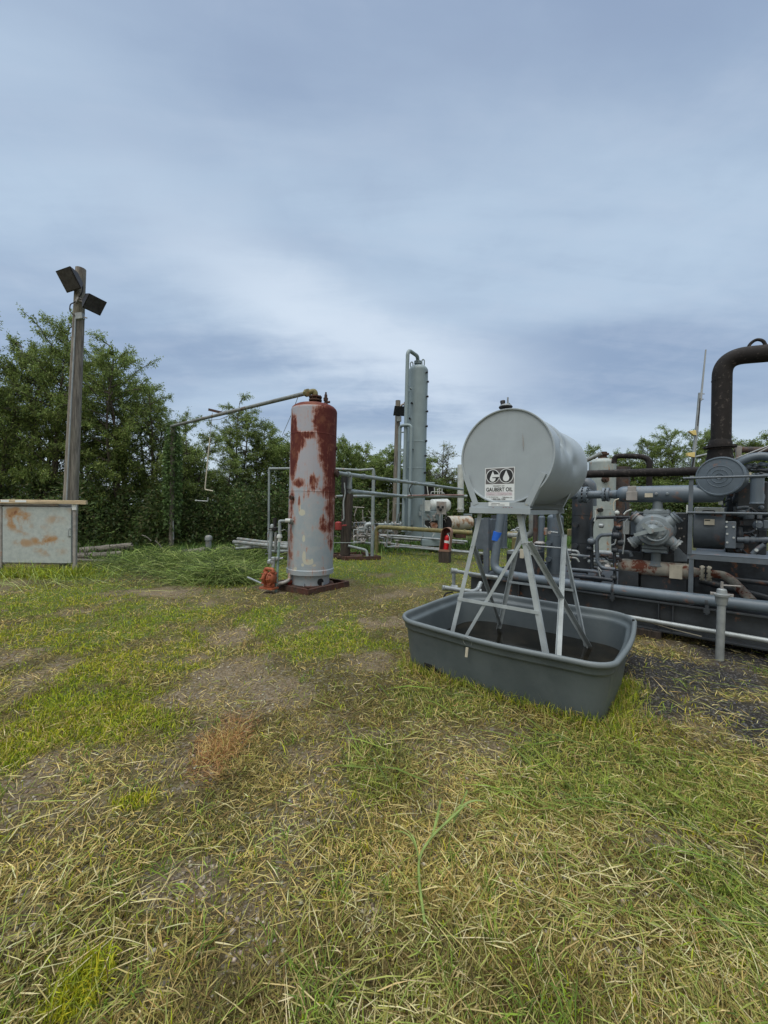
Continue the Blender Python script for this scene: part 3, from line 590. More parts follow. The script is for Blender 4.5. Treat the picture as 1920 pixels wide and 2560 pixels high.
def flood(parent, c_, sx, fdir, up, arm_to, w_=.24, h_=.19, dp=.17):
    f_ = V(fdir).normalized(); r_ = f_.cross(V(up)).normalized(); u_ = r_.cross(f_).normalized(); c_ = V(c_)
    m = MB(); fr = [c_+r_*w_*i+u_*h_*j for i, j in ((-1, -1), (1, -1), (1, 1), (-1, 1))]; bk = [c_-f_*dp*2+r_*w_*.62*i+u_*h_*.5*j for i, j in ((-1, -1), (1, -1), (1, 1), (-1, 1))]
    m.add(fr+bk, [(0, 1, 2, 3), (7, 6, 5, 4), (0, 4, 5, 1), (1, 5, 6, 2), (2, 6, 7, 3), (3, 7, 4, 0)]); o = part('floodlight', m, M['lamp'], parent, .01)
    m = MB(); m.box(c_+f_*.006, r_*w_*.9, u_*h_*.88, f_*.004); part('lens', m, M['glass'], o)
    m = MB()
    m.tube([c_-f_*dp*1.3-u_*h_*.4, arm_to], .025, 8); m.box(V(arm_to), r_*.05, u_*.07, f_*.03); part('bracket', m, M['zinc'], o)
flood(t_, D(*Z1(450, 157), YP-.35), 1, (-.30, -.75, -.5), UP, axp(719)+V((0, -.14, 0)), .29, .24, .10)
flood(t_, D(*Z1(625, 322), YP-.15), 1, (.75, -.25, -.62), UP, axp(757)+V((.08, -.12, 0)), .22, .20, .13)

# ------------------------------------------------------------------ metal cabinet with board lid
YC = 9.0; A0 = G(6, 1413, .18); A1 = G(184, 1404, .18); A0 = D(6, 1413, YC); A1 = D(183, 1405, YC); H0 = D(7, 1262, YC).z
t_ = thing('metal_cabinet', 'rust-stained pale metal cabinet with a board lid beside the light pole', 'cabinet', ((A0.x+A1.x)/2, YC+.4, 0))
zb = (A0.z+A1.z)/2
m = MB(); m.bx(A0.x-1.2, A1.x-.32, YC+.02, YC+.40, zb-.02, H0-.01); part('body', m, M['zinc'], t_, .01)
m_, tt, bs = newmat('stained_door_paint'); oc = tt.new('ShaderNodeTexCoord').outputs['Object']; sx_, sy_, sz_ = tt.sep(oc)
st = 0
n_ = tt.noise(oc, 2.6, 7, .62, .3); n2_ = tt.noise(oc, 9, 6, .7)
for (px, pz, rx, rz, a) in ((105, 225, 75, 55, 1.1), (150, 285, 55, 35, .7), (345, 240, 60, 30, .55), (285, 360, 80, 28, 1.05), (150, 372, 60, 20, .7), (300, 420, 90, 26, .55), (80, 150, 90, 10, .8), (390, 188, 60, 18, .65), (280, 300, 60, 30, .45), (60, 195, 50, 30, .6)):
    q = D(*X1(px, pz), YC); rxm = 1.35*rx*.42194/F*YC; rzm = 1.5*rz*.42194/F*YC
    ex = tt.m('DIVIDE', tt.m('SUBTRACT', sx_, q.x-t_.location.x), rxm); ez = tt.m('DIVIDE', tt.m('SUBTRACT', sz_, q.z), rzm)
    dd = tt.m('ADD', tt.m('MULTIPLY', ex, ex), tt.m('MULTIPLY', ez, ez)); v_ = tt.m('MULTIPLY', tt.m('SUBTRACT', 1.0, tt.sm(dd, 0.0, 1.5)), a); st = v_ if st == 0 else tt.m('MAXIMUM', st, v_)
st = tt.m('MULTIPLY', st, tt.m('ADD', .08, tt.m('MULTIPLY', tt.sm(n_, .38, .62), .75)))
c_ = tt.mix(tt.sm(n2_, .3, .7), (.28, .32, .325), (.37, .41, .405)); c_ = tt.mix(tt.sm(st, .05, .75), c_, (.30, .18, .085)); c_ = tt.mix(tt.sm(tt.m('MULTIPLY', st, n2_), .35, .62), c_, (.16, .055, .02))
tt.put(bs.inputs['Base Color'], c_); bs.inputs['Roughness'].default_value = .55
m = MB(); m.box(((A0.x+A1.x)/2, YC-.012, (zb+H0)/2-.01), ((A1.x-A0.x)/2-.03, 0, 0), (0, .02, 0), (0, 0, (H0-zb)/2-.03)); dr = part('door', m, m_, t_, .008)
m = MB(); hx, hz = D(*X1(421, 310), YC).x, D(*X1(421, 310), YC).z; m.pipe([(hx+.01, YC-.03, hz+.09), (hx+.01, YC-.08, hz+.085), (hx+.005, YC-.08, hz-.08), (hx+.01, YC-.03, hz-.09)], .009, .02, 8); m.box((hx-.015, YC-.04, hz-.09), (.025, 0, 0), (0, .01, 0), (0, 0, .012)); part('handle', m, M['galv'], dr)
for xx in (A1.x, A0.x-.07): m = MB(); m.bx(xx, xx+.07, YC-.02, YC+.04, zb-.12, H0-.02); part('frame', m, M['zinc'], t_, .006)
for xx in (A1.x+.04, A0.x-.035):
    m = MB(); yy = YC+.01; m.bx(xx-.04, xx+.04, yy-.04, yy+.04, -.05, zb-.02); part('leg', m, M['zinc'], t_, .004)
L1 = D(216, 1257, YC-.08); L0 = D(-30, 1243, YC-.08)
m = MB(); m.bx(L0.x-1, L1.x, YC-.10, YC-.04, H0+.035, H0+.125); lid = part('lid', m, M['board'], t_, .006)
m = MB(); m.bx(L0.x-1, A1.x-.35, YC-.038, YC+.45, H0+.04, H0+.12); part('lid_deck', m, M['board'], t_, .006)
m = MB(); m.bx(L0.x-1, A1.x-.3, YC-.06, YC+.42, H0-.005, H0+.033); part('lid_frame', m, M['zinc'], t_, .004)
for x0, x1 in ((4, 52), (90, 155)):
    q0, q1 = D(*X1(x0, 102), YC-.105), D(*X1(x1, 102), YC-.105); m = MB(); m.box(((q0.x+q1.x)/2, YC-.103, H0+.09), ((q1.x-q0.x)/2, 0, 0), (0, .002, 0), (0, 0, .025)); part('sticker', m, M['label'], lid)
m = MB(); q = D(*X1(447, 158), YC); m.box((q.x, YC-.03, q.z), (.05, 0, 0), (0, .015, 0), (0, 0, .08)); part('hinge_plate', m, M['label'], t_, .004)

# ------------------------------------------------------------------ logs and timber
def log_(p0, p1, r, label):
    p0, p1 = V(p0), V(p1); m = MB(); n_ = 8; m.tube([p0.lerp(p1, k/n_)+V((0, 0, random.uniform(-.006, .006))) for k in range(n_+1)], [r*random.uniform(.93, 1.05) for k in range(n_+1)], 10)
    single('log', label, 'log', m, M['log'], p0.lerp(p1, .5), 'weathered logs lying at the edge of the yard')
log_(D(185, 1392, 11.6), D(305, 1386, 11.8), .11, 'front weathered log of the stack right of the cabinet')
log_(D(200, 1378, 11.9), D(330, 1366, 12.2), .12, 'rear weathered log of the stack right of the cabinet')
log_(D(190, 1401, 11.2), D(300, 1404, 11.3), .06, 'thin grey pole lying lowest in the stack right of the cabinet')
log_(D(452, 1385, 11.9), D(512, 1378, 12.1), .13, 'short weathered log left of the capped grey stub')
for i, (x0, y0, x1, y1, Y) in enumerate(((275, 1369, 333, 1364, 11.8), (355, 1338, 378, 1352, 11.6), (388, 1352, 408, 1376, 11.5), (210, 1375, 216, 1394, 11.0))):
    m = MB(); p0, p1 = D(x0, y0, Y), D(x1, y1, Y); m.pipe([p0, p0.lerp(p1, .5)+V((0, 0, .04)), p1], .016, .1, 6)
    single('branch', ['dry bent branch lying on the logs by the cabinet', 'bare stick leaning over the grass pile, left one', 'bare stick leaning over the grass pile, right one', 'split stick standing right of the cabinet'][i], 'branch', m, M['log'], p0)
# capped stub
q = G(521, 1392); m = MB(); zt = D(521, 1352, q.y).z; m.lathe((q.x, q.y, -.05), UP, [(0, .09), (zt+.05, .09), (zt+.07, .115), (zt+.17, .115), (zt+.21, .09), (zt+.235, .04)], 16)
single('capped_pipe_stub', 'short capped grey pipe stub standing in the weeds', 'pipe stub', m, M['pipeold'], (q.x, q.y, 0))

# ------------------------------------------------------------------ rusty vertical tank
YT = 8.08
ct = D(*Z2(1143.5, 315), YT); cb = D(*Z2(1112, 1500), YT); dv = (ct-cb).normalized(); RS = .475
base = cb-dv*(cb.z/dv.z)
t_ = thing('vertical_tank', 'tall grey vertical tank with red rust streaks on a square rusty frame', 'tank', (base.x, base.y, 0))
m_, tt, bs = newmat('rust_streaked_paint'); oc = tt.new('ShaderNodeTexCoord').outputs['Object']; sx_, sy_, sz_ = tt.sep(oc)
sx2 = tt.m('SUBTRACT', sx_, tt.m('MULTIPLY', sz_, dv.x/dv.z)); ang = tt.m('ARCTAN2', sx2, tt.m('MULTIPLY', sy_, -1.0))
def blobs(lst, ns=None):
    acc = 0
    for (x_, y_, rx, ry, a) in lst:
        q = D(*Z2(x_, y_), YT-.3); ax = ct.lerp(cb, (ct.z-q.z)/(ct.z-cb.z)); xo = max(-1.25, min(1.25, math.asin(max(-.98, min(.98, (q.x-ax.x)/RS*1.03)))))
        cosx = max(.35, math.cos(xo)); ra = .86*rx*.33755/F*YT/RS/cosx; rz = ry*.33755/F*YT
        e1 = tt.m('DIVIDE', tt.m('SUBTRACT', ang, xo), ra); e2 = tt.m('DIVIDE', tt.m('SUBTRACT', sz_, q.z), rz)
        dd = tt.m('ADD', tt.m('MULTIPLY', e1, e1), tt.m('MULTIPLY', e2, e2)); v_ = tt.m('MULTIPLY', tt.m('SUBTRACT', 1.0, tt.sm(dd, .0, 1.7)), a)
        acc = v_ if acc == 0 else tt.m('MAXIMUM', acc, v_)
    return acc
mp_ = tt.new('ShaderNodeMapping'); tt.put(mp_.inputs[0], oc); mp_.inputs['Scale'].default_value = (1, 1, .13); st = tt.noise(mp_.outputs[0], 13, 7, .68)
mp2_ = tt.new('ShaderNodeMapping'); tt.put(mp2_.inputs[0], oc); mp2_.inputs['Scale'].default_value = (1, 1, .045); st2 = tt.noise(mp2_.outputs[0], 26, 5, .7); st = tt.m('ADD', tt.m('MULTIPLY', st, .55), tt.m('MULTIPLY', st2, .45)); n_ = tt.noise(oc, 5, 8, .68, .4); nf = tt.noise(oc, 28, 5, .7)
rb = blobs([(1235, 420, 85, 170, 1.4), (1290, 500, 55, 300, 1.2), (1240, 620, 60, 150, 1.15), (1270, 800, 42, 180, 1.2), (1265, 920, 55, 60, .9), (1275, 1100, 40, 170, .8), (1215, 1150, 40, 75, .75), (990, 620, 44, 210, 1.3), (1035, 560, 60, 70, 1.15), (990, 450, 40, 110, 1.1), (1000, 520, 60, 60, 1.0),
            (1040, 850, 60, 35, .8), (1150, 850, 35, 70, .7), (1095, 910, 30, 70, .55), (985, 960, 30, 60, .7), (965, 1080, 30, 190, .6), (965, 1330, 35, 150, .5), (1230, 330, 90, 60, .95), (1120, 505, 110, 28, .7), (1045, 1010, 16, 60, .55), (1270, 1250, 24, 110, .7), (1225, 860, 20, 40, .6)])
rb = tt.m('ADD', rb, tt.m('ADD', tt.m('MULTIPLY', tt.m('SUBTRACT', st, .5), 3.0), tt.m('MULTIPLY', tt.m('SUBTRACT', n_, .5), 2.1)))
rb = tt.m('MAXIMUM', rb, tt.m('ADD', tt.m('MULTIPLY', tt.sm(sz_, ct.z-.02, ct.z+.03), .75), tt.m('MULTIPLY', n_, .3)))
cream = blobs([(1065, 1070, 30, 26, .9), (1048, 1040, 12, 55, .8), (1078, 1258, 14, 28, .9), (1080, 1390, 16, 40, 1.0), (1110, 1430, 45, 20, .95), (1150, 1455, 16, 9, .8), (1015, 1480, 24, 18, .6), (975, 1400, 22, 110, .45), (1135, 1420, 12, 20, .9), (1070, 1450, 14, 14, .9)])
cream = tt.sm(tt.m('ADD', cream, tt.m('MULTIPLY', tt.m('SUBTRACT', n_, .5), .8)), .45, .56)
purp = tt.sm(tt.m('ADD', sz_, tt.m('MULTIPLY', n_, .8)), 1.6, 3.2)
c_ = tt.mix(tt.sm(n_, .3, .7), (.235, .30, .345), (.30, .365, .40)); c_ = tt.mix(tt.m('MULTIPLY', purp, .8), c_, (.33, .34, .40)); c_ = tt.mix(tt.m('MULTIPLY', tt.sm(st, .55, .75), .3), c_, (.14, .17, .18))
c_ = tt.mix(cream, c_, (.43, .45, .38)); c_ = tt.mix(tt.m('MULTIPLY', tt.sm(rb, .0, .55), .75), c_, (.36, .21, .17)); c_ = tt.mix(tt.m('MULTIPLY', tt.sm(rb, .36, .80), .95), c_, tt.mix(nf, (.115, .030, .018), (.23, .072, .04)))
c_ = tt.mix(tt.sm(rb, .62, 1.0), c_, tt.mix(nf, (.055, .011, .010), (.115, .024, .018)))
c_ = tt.mix(tt.m('MULTIPLY', tt.m('MULTIPLY', tt.sm(rb, .3, .6), tt.sm(tt.noise(oc, 3.4, 6, .65, .6), .52, .70)), .40), c_, (.24, .10, .055)); tt.put(bs.inputs['Base Color'], c_); tt.put(bs.inputs['Roughness'], tt.m('ADD', .5, tt.m('MULTIPLY', tt.sm(rb, .4, .6), .35))); bs.inputs['Specular IOR Level'].default_value = .3
bp = tt.new('ShaderNodeBump'); bp.inputs['Strength'].default_value = .25; bp.inputs['Distance'].default_value = .01; tt.put(bp.inputs['Height'], nf); tt.put(bs.inputs['Normal'], bp.outputs[0]); MRT = m_
H_ = (ct-cb).length
m = MB(); prof = [(-.03, RS-.03), (-.03, RS+.012), (.06, RS+.014), (.075, RS)]
k1 = (D(*Z2(1110, 915), YT).z-cb.z)/dv.z
prof += [(k1-.01, RS), (k1-.006, RS+.005), (k1+.006, RS+.005), (k1+.01, RS)]
k2 = (D(*Z2(1110, 505), YT).z-cb.z)/dv.z; prof += [(k2-.01, RS), (k2, RS+.005), (k2+.01, RS)]
prof += [(H_-.03, RS)]+[(H_-.03+.16*math.sin(a), RS*math.cos(a)**.6) for a in (.15, .35, .6, .85, 1.1, 1.3, 1.5)]
m.lathe(cb, dv, prof, 64, True); part('shell', m, MRT, t_)
m = MB(); sk0 = base+dv*.09; hs = cb.z-.09; m.lathe(sk0, dv, [(0, .405), (hs-.02, .405)], 56, False); sk = part('skirt', m, MRT, t_)
m = MB(); q = D(*Z2(1205, 1590), YT-.36); dq = V((q.x-base.x, q.y-base.y, 0)).normalized(); q = base+dq*.406; q.z = D(*Z2(1205, 1590), YT-.36).z; m.lathe(q, dq, [(0, .073), (.004, .073)], 24); part('skirt_opening', m, M['black'], sk)  # black disc on the skirt paints the dark inside of a hole
m = MB(); m.lathe(base+dv*.075, dv, [(0, .49), (.018, .49), (.02, .40)], 48); part('base_ring', m, M['rust'], t_)
FA, FB = (D(*Z2(1100, 1698), 7.42)-base), None
fc_ = base.copy(); th = math.atan2(FA.y, FA.x); rad = .80
m = MB(); cs = [V((base.x+rad*math.cos(th+k*math.pi/2)*(1 if k % 2 == 0 else 1.04), base.y+rad*math.sin(th+k*math.pi/2)*(1 if k % 2 == 0 else 1.04), .04)) for k in range(4)]
for k in range(4): m.bar(cs[k], cs[(k+1) % 4], .012, .10); c2 = base+(cs[k]-base)*.96; c3 = base+(cs[(k+1) % 4]-base)*.96; c2.z = c3.z = .10; m.bar(c2, c3, .06, .01)
for s_ in (-.45, .45): p0 = cs[0].lerp(cs[1], .5+s_*.6); p1 = cs[3].lerp(cs[2], .5+s_*.6); m.bar(p0, p1, .06, .05)
part('base_frame', m, M['rust'], t_)
m = MB()
n0 = D(*Z2(1150, 275), YT); m.tube([n0-dv*.05, n0+dv*.14], .075, 18); m.flange(n0+dv*.10, dv, .135, .03, 8); m.flange(n0+dv*.165, dv, .135, .03, 8, bs=.014); part('nozzle', m, M['rust'], t_)
m = MB(); rv = D(*Z2(1226, 290), YT); m.lathe(rv-dv*.05, dv, [(0, .03), (.09, .03), (.095, .045), (.14, .045), (.145, .028), (.17, .028), (.175, .045), (.24, .05), (.245, .032), (.31, .03), (.315, .018), (.36, .018)], 14); m.tube([rv+dv*.1, rv+dv*.1+V((.09, -.03, 0))], .024, 10); part('relief_valve', m, M['rust'], t_)
def sidenoz(x_, y_, ln, r, mat, lab=None):
    q = D(*Z2(x_, y_), YT-.3); ax = base+dv*(q.z/dv.z); dq = V((q.x-ax.x, 0, 0)); s_ = max(-1, min(1, dq.x/RS)); d_ = V((s_, -math.sqrt(max(0, 1-s_*s_)), 0)); p = ax+d_*RS
    m = MB(); m.tube([p-d_*.02, p+d_*ln], r, 14); m.lathe(p+d_*(ln*.5), d_, [(0, r*1.35), (ln*.5, r*1.35)], 12); part('side_nozzle', m, mat, t_); return p+d_*ln
sidenoz(992, 960, .07, .035, M['rust']); E1 = sidenoz(985, 1135, .06, .045, M['pipeold']); sidenoz(1290, 580, .03, .03, M['rust'])
q = D(*Z2(1320, 780), YT-.1); m = MB(); m.tube([base+V((RS-.05, -.05, q.z)), base+V((RS+.10, -.08, q.z))], .05, 14); m.flange(base+V((RS+.09, -.08, q.z)), (1, -.1, 0), .085, .03, 8, bs=.009); part('side_nozzle', m, M['rust'], t_)
m = MB(); q = D(*Z2(990, 1590), YT-.33); d_ = V((-.8, -.55, 0)).normalized(); p = V((base.x, base.y, q.z))+d_*.40; m.tube([p, p+d_*.10], .045, 14); m.lathe(p+d_*.04, d_, [(0, .065), (.05, .065)], 8); part('drain_nozzle', m, M['redbox'], t_); DN = p+d_*.1
m = MB()
for k in range(2): a = -1.65+k*.9; e = V((math.cos(a), math.sin(a), 0)); m = MB(); m.box(base+dv*.12+e*.43, e*.025, V((-e.y, e.x, 0))*.005, UP*.03); part('gusset', m, MRT, t_)

# level pipework at the left of the tank
YL = 7.62
t_ = thing('level_pipework', 'grey and blue-green upright pipes with valves at the left of the rusty tank', 'pipework', G(*Z2(858, 1700)))
m = MB(); m.pipe([E1, D(*Z2(885, 1133), YL), D(*Z2(887, 1250), YL)], .030, .03); part('elbow_pipe', m, M['pipe'], t_)
m = MB(); m.lathe(D(*Z2(930, 1130), YL+.03), (1, 0, 0), [(0, .042), (.10, .042)], 14); part('coupling', m, M['white'], t_); m = MB(); m.lathe(D(*Z2(885, 1250), YL), (0, 0, -1), [(-.05, .04), (0, .055), (.02, .055), (.02, .035), (.1, .035)], 14); part('coupling', m, M['white'], t_)
m = MB(); m.tube([D(*Z2(884, 1265), YL), D(*Z2(856, 1712), YL-.05)], .026, 10); part('standpipe', m, paint('verdigris_pipe', (.17, .24, .23), .6, 0, .25, 9, rust=.08), t_)
m = MB(); m.tube([D(*Z2(828, 1182), YL+.25), D(*Z2(812, 1430), YL+.2)], .038, 12); part('standpipe', m, M['pipe'], t_)
m = MB(); m.tube([D(*Z2(858, 1215), YL+.2), D(*Z2(856, 1345), YL+.2)], .028, 10); m.tube([D(*Z2(893, 1200), YL+.1), D(*Z2(893, 1285), YL+.1)], .012, 8); part('standpipe', m, M['pipeold'], t_)
m = MB(); q = D(*Z2(850, 1190), YL+.2); m.lathe(q+V((0, 0, -.05)), UP, [(0, .03), (.02, .06), (.07, .065), (.09, .035), (.16, .03)], 14); m.tube([q+V((-.12, 0, 0)), q+V((.14, 0, .02))], .022, 10); m.tube([q+V((0, 0, .1)), q+V((0, 0, .22))], .035, 10); part('valve', m, M['black'], t_)
m = MB(); q = D(*Z2(832, 1185), YL+.2); m.lathe(q, UP, [(0, .045), (.06, .045), (.08, .03)], 12); m.tube([q+V((-.08, 0, -.03)), q+V((.1, 0, -.03))], .018, 8); part('valve', m, M['galv'], t_)
m = MB(); m.pipe([D(*Z2(800, 1360), YL), D(*Z2(797, 1215), YL), D(*Z2(822, 1210), YL+.1)], .008, .04, 6); part('tubing', m, M['galv'], t_); m = MB(); m.pipe([D(*Z2(900, 1205), YL), D(*Z2(925, 1195), YL), D(*Z2(945, 1215), YL+.1)], .007, .04, 6); part('tubing', m, M['galv'], t_); m = MB(); m.pipe([D(*Z2(780, 1378), YL), D(*Z2(800, 1372), YL+.1), D(*Z2(806, 1400), YL+.1)], .007, .03, 6); part('tubing', m, M['galv'], t_)
m = MB(); m.tube([D(*Z2(825, 1357), YL+.2), D(*Z2(960, 1357), YL+.3)], .03, 10); part('cross_pipe', m, M['pipe'], t_)
m = MB()
for x_, y_, r in ((810, 1435, .045), (840, 1412, .05), (835, 1440, .04), (868, 1410, .03)): m.lathe(D(*Z2(x_, y_), YL-.05)-V((0, 0, .04)), UP, [(0, r*.7), (.015, r), (.06, r), (.075, r*.6)], 12)
m.tube([D(*Z2(805, 1425), YL), D(*Z2(912, 1408), YL)], .022, 10); m.tube([D(*Z2(845, 1400), YL-.05), D(*Z2(838, 1475), YL-.05)], .035, 12); part('valve', m, M['galv'], t_)
m = MB(); m.pipe([D(*Z2(868, 1597), YL), D(*Z2(920, 1590), YL-.02), D(*Z2(960, 1568), YL+.1), D(*Z2(958, 1520), YL+.15)], .035, .06); part('suction_pipe', m, M['zinc'], t_)
m = MB(); m.tube([D(*Z2(870, 1620), YL-.05), DN], .032, 12); m.lathe(DN+(-d_*0), V((-.8, -.55, 0)), [(0, .05), (.04, .05)], 12); part('drain_pipe', m, M['rustpipe'], t_)
m = MB(); m.tube([D(*Z2(650, 1550), 7.9), D(*Z2(775, 1605), 7.6)], .018, 8); single('loose_pipe', 'thin pale pipe lying on the ground at the orange pump', 'pipe', m, M['galv'], D(*Z2(650, 1550), 7.9))
# orange diaphragm pump
q = D(*Z2(808, 1556), YL-.1); t_ = thing('diaphragm_pump', 'orange ribbed diaphragm pump on the ground left of the rusty tank', 'pump', (q.x, q.y, 0))
ax = V((.9, -.43, 0)).normalized()
for s_ in (-1, 1):
    m = MB(); m.lathe(q+ax*.025*s_, ax*s_, [(0, .112), (.02, .135), (.04, .135), (.045, .118), (.075, .108), (.10, .08), (.112, .05), (.115, 0.0)], 26)
    u_, w_ = perp(ax)
    for k in range(8): a = k*math.pi/4; e = u_*math.cos(a)+w_*math.sin(a); m.box(q+ax*.075*s_+e*.075, e*.07, ax*.04, e.cross(ax)*.006)
    part('chamber', m, M['pump'], t_)
m = MB(); m.pipe([q+ax*-.10+V((0, 0, .10)), q+ax*-.10+V((0, 0, .18)), q+ax*.10+V((0, 0, .18)), q+ax*.10+V((0, 0, .10))], .032, .05, 12)
for s_ in (-1, 1): m.lathe(q+ax*.10*s_+V((0, 0, .12)), UP, [(0, .048), (.025, .048)], 12)
part('top_manifold', m, M['pump'], t_)
m = MB(); m.pipe([q+ax*-.10+V((0, 0, -.10)), q+ax*-.10+V((0, 0, -.16)), q+ax*.10+V((0, 0, -.16)), q+ax*.10+V((0, 0, -.10))], .032, .04, 12); m.box(q+V((0, 0, -.19)), ax*.16, w_.cross(ax)*0+V((.04, .09, 0)), UP*.015); part('bottom_manifold', m, M['pump'], t_)
m = MB(); m.lathe(q-ax*.045, ax, [(0, .07), (.09, .07)], 16); part('air_motor', m, M['black'], t_)

# overhead pipe to the vine covered post
PE = D(*Z2(85, 432), 12.6); PS = D(*Z2(1080, 187), YT)
t_ = thing('overhead_pipe', 'long grey overhead pipe from the top of the rusty tank to the vine-covered post', 'pipe', PS.lerp(PE, .5))
m = MB(); m.tube([PE, PS], .045, 14); part('pipe', m, M['pipeold'], t_)
m = MB(); m.pipe([PS+(PS-PE).normalized()*.0, D(*Z2(1150, 168), YT), n0+dv*.16], .055, .09, 14); m.lathe(PS-(PS-PE).normalized()*.02, (PS-PE), [(0, .065), (.05, .085), (.1, .085), (.11, .065)], 8); part('elbow', m, M['yellow'], t_)
f_ = .36; a0 = D(*Z2(362, 308), 11.0); a1 = D(*Z2(465, 333), 10.7); m = MB(); m.bar(a0, a1, .04, .07); part('bracket', m, M['rust'], t_)
m = MB(); m.pipe([D(*Z2(465, 325), 10.6), D(*Z2(490, 316), 10.5), D(*Z2(570, 308), 10.2), D(*Z2(660, 282), 9.8)], .008, .05, 5); m.pipe([D(*Z2(330, 390), 11.2), D(*Z2(445, 380), 10.7), D(*Z2(560, 330), 10.2)], .008, .05, 5); part('cable', m, M['wire'], t_)
m = MB(); m.tube([D(*Z2(1022, 215), YT+.1), D(*Z2(975, 340), YT+.9), D(*Z2(905, 500), YT+2)], .007, 5); single('guy_wire', 'thin grey wire slanting down behind the rusty tank from the overhead pipe', 'wire', m, M['wire'], D(*Z2(1022, 215), YT+.1))
t_ = thing('dangling_conduit', 'thin white bent conduit hanging from the overhead pipe bracket', 'conduit', D(*Z2(388, 335), 10.9))
m = MB(); m.tube([D(*Z2(388, 330), 10.9), D(*Z2(370, 520), 10.9)], .008, 6); part('wire', m, M['wire'], t_)
m = MB(); m.pipe([D(*Z2(370, 515), 10.9), D(*Z2(332, 900), 10.9), D(*Z2(392, 911), 10.9)], .017, .05, 8); part('conduit', m, M['plate'], t_)
m = MB(); m.tube([D(*Z2(345, 893), 10.92), D(*Z2(355, 960), 10.95)], .004, 4); part('wire', m, M['hose'], t_)
m = MB(); m.pipe([D(*Z2(355, 958), 10.9), D(*Z2(355, 987), 10.9), D(*Z2(262, 982), 10.9)], .016, .03, 8); m.lathe(D(*Z2(262, 982), 10.9), (1, 0, 0), [(0, .025), (.05, .025)], 8); part('conduit', m, M['galv'], t_)
# vine post
q = D(*Z2(82, 1280), 12.7); pb = V((q.x, 12.7, 0)); t_ = thing('pipe_post', 'vine-covered post carrying the far end of the overhead pipe', 'post', pb)
m = MB(); m.tube([pb-V((0, 0, .2)), PE+V((0, .1, -.05))], .075, 10); part('post', m, M['pole'], t_)
m = MB(); m.tube([D(*Z2(100, 1270), 12.6), D(*Z2(97, 1130), 12.6)], .02, 6); part('conduit', m, M['galv'], t_)
nv = 2600; zz_ = rng.beta(1.6, 1.5, nv)*(PE.z-.5)+.7; rr_ = (.10+.10*np.sin(np.clip(zz_/PE.z, 0, 1)*3.1)**.5)*(.4+.9*rng.random(nv)); a_ = rng.uniform(0, 6.283, nv); fx = pb.x+(PE.x-pb.x)*zz_/PE.z
P = np.stack([fx+np.cos(a_)*rr_-pb.x, np.sin(a_)*rr_, zz_], 1); Dv = np.stack([np.cos(a_), np.sin(a_), rng.uniform(-1.3, .2, nv)], 1); Dv /= np.linalg.norm(Dv, axis=1)[:, None]
vm_ = leaves_mesh('vine', P, Dv, rng.uniform(.05, .13, nv), rng.uniform(.04, .09, nv), pick(nv, [(.09, .15, .05), (.12, .19, .06), (.06, .10, .035)], .3), M['leaf']); o_ = bpy.data.objects.new('vine', vm_); COL.objects.link(o_); o_.parent = t_
# rack of loose pipes
rk = [((575, 1265), (950, 1312), 12.0, 11.2, .05), ((545, 1288), (950, 1330), 11.7, 10.9, .06), ((600, 1278), (950, 1295), 12.6, 12.4, .04), ((560, 1338), (760, 1322), 11.3, 11.6, .045), ((560, 1310), (950, 1345), 11.9, 11.3, .045), ((640, 1300), (950, 1318), 12.3, 12.0, .04)]
for i, (a, b_, ya, yb, r) in enumerate(rk):
    p0, p1 = D(*Z2(*a), ya), D(*Z2(*b_), yb); m = MB(); m.tube([p0, p1], r, 10); m.tube([p0-(p1-p0).normalized()*.002, p0+(p1-p0).normalized()*.05], r*.8, 10)
    single('loose_pipe', ['topmost grey pipe of the loose stack left of the rusty tank', 'thickest grey pipe at the front of the loose stack left of the rusty tank', 'rear grey pipe of the loose stack left of the rusty tank', 'short grey pipe lying low at the left end of the loose stack', 'lowest long grey pipe in the loose stack left of the rusty tank', 'middle thin grey pipe in the loose stack left of the rusty tank'][i], 'pipe', m, M['pipeold'], p0.lerp(p1, .5), 'loose pipes stacked left of the rusty tank')
for x_ in (640, 850):
    q = G(*Z2(x_, 1372)); m = MB(); m.bx(q.x-.1, q.x+.1, q.y-.2, q.y+1.2, -.05, .16); single('timber_block', 'dark timber block under the loose pipes, %s' % ('left one' if x_ < 700 else 'right one'), 'timber', m, M['dwood'], q, None, .01)
q = D(*Z2(740, 1360), 12.5); m = MB(); m.bx(q.x-1.4, q.x+1.5, 12.2, 12.8, .1, .32); single('timber_beam', 'dark low timber beam behind the loose pipes', 'timber', m, M['dwood'], (q.x, 12.5, 0), None, .01)

# ------------------------------------------------------------------ piping between the tanks
t_ = thing('pipe_arch', 'tall thin grey pipe arch standing behind the rusty tank', 'pipe arch', G(930, 1395))
YA = t_.location.y
m = MB(); m.tube([V((D(672, 1300, YA).x, YA, 0)), D(*Z2(808, 746), YA)], .035, 10); part('leg', m, M['pipe'], t_)
m = MB(); m.tube([G(930, 1396), D(*Z2(1582, 760), YA)], .055, 12); m.flange(G(930, 1396)+V((0, 0, .05)), UP, .09, .02, 0); part('leg', m, M['pipe'], t_)
m = MB(); m.pipe([D(*Z2(808, 746), YA), D(*Z2(1200, 742), YA), D(*Z2(1480, 757), YA), D(*Z2(1582, 748), YA), D(*Z2(1582, 790), YA)], .04, .05, 10); m.lathe(D(*Z2(1582, 800), YA), UP, [(0, .06), (.1, .06)], 10); part('cross_pipe', m, M['pipe'], t_)
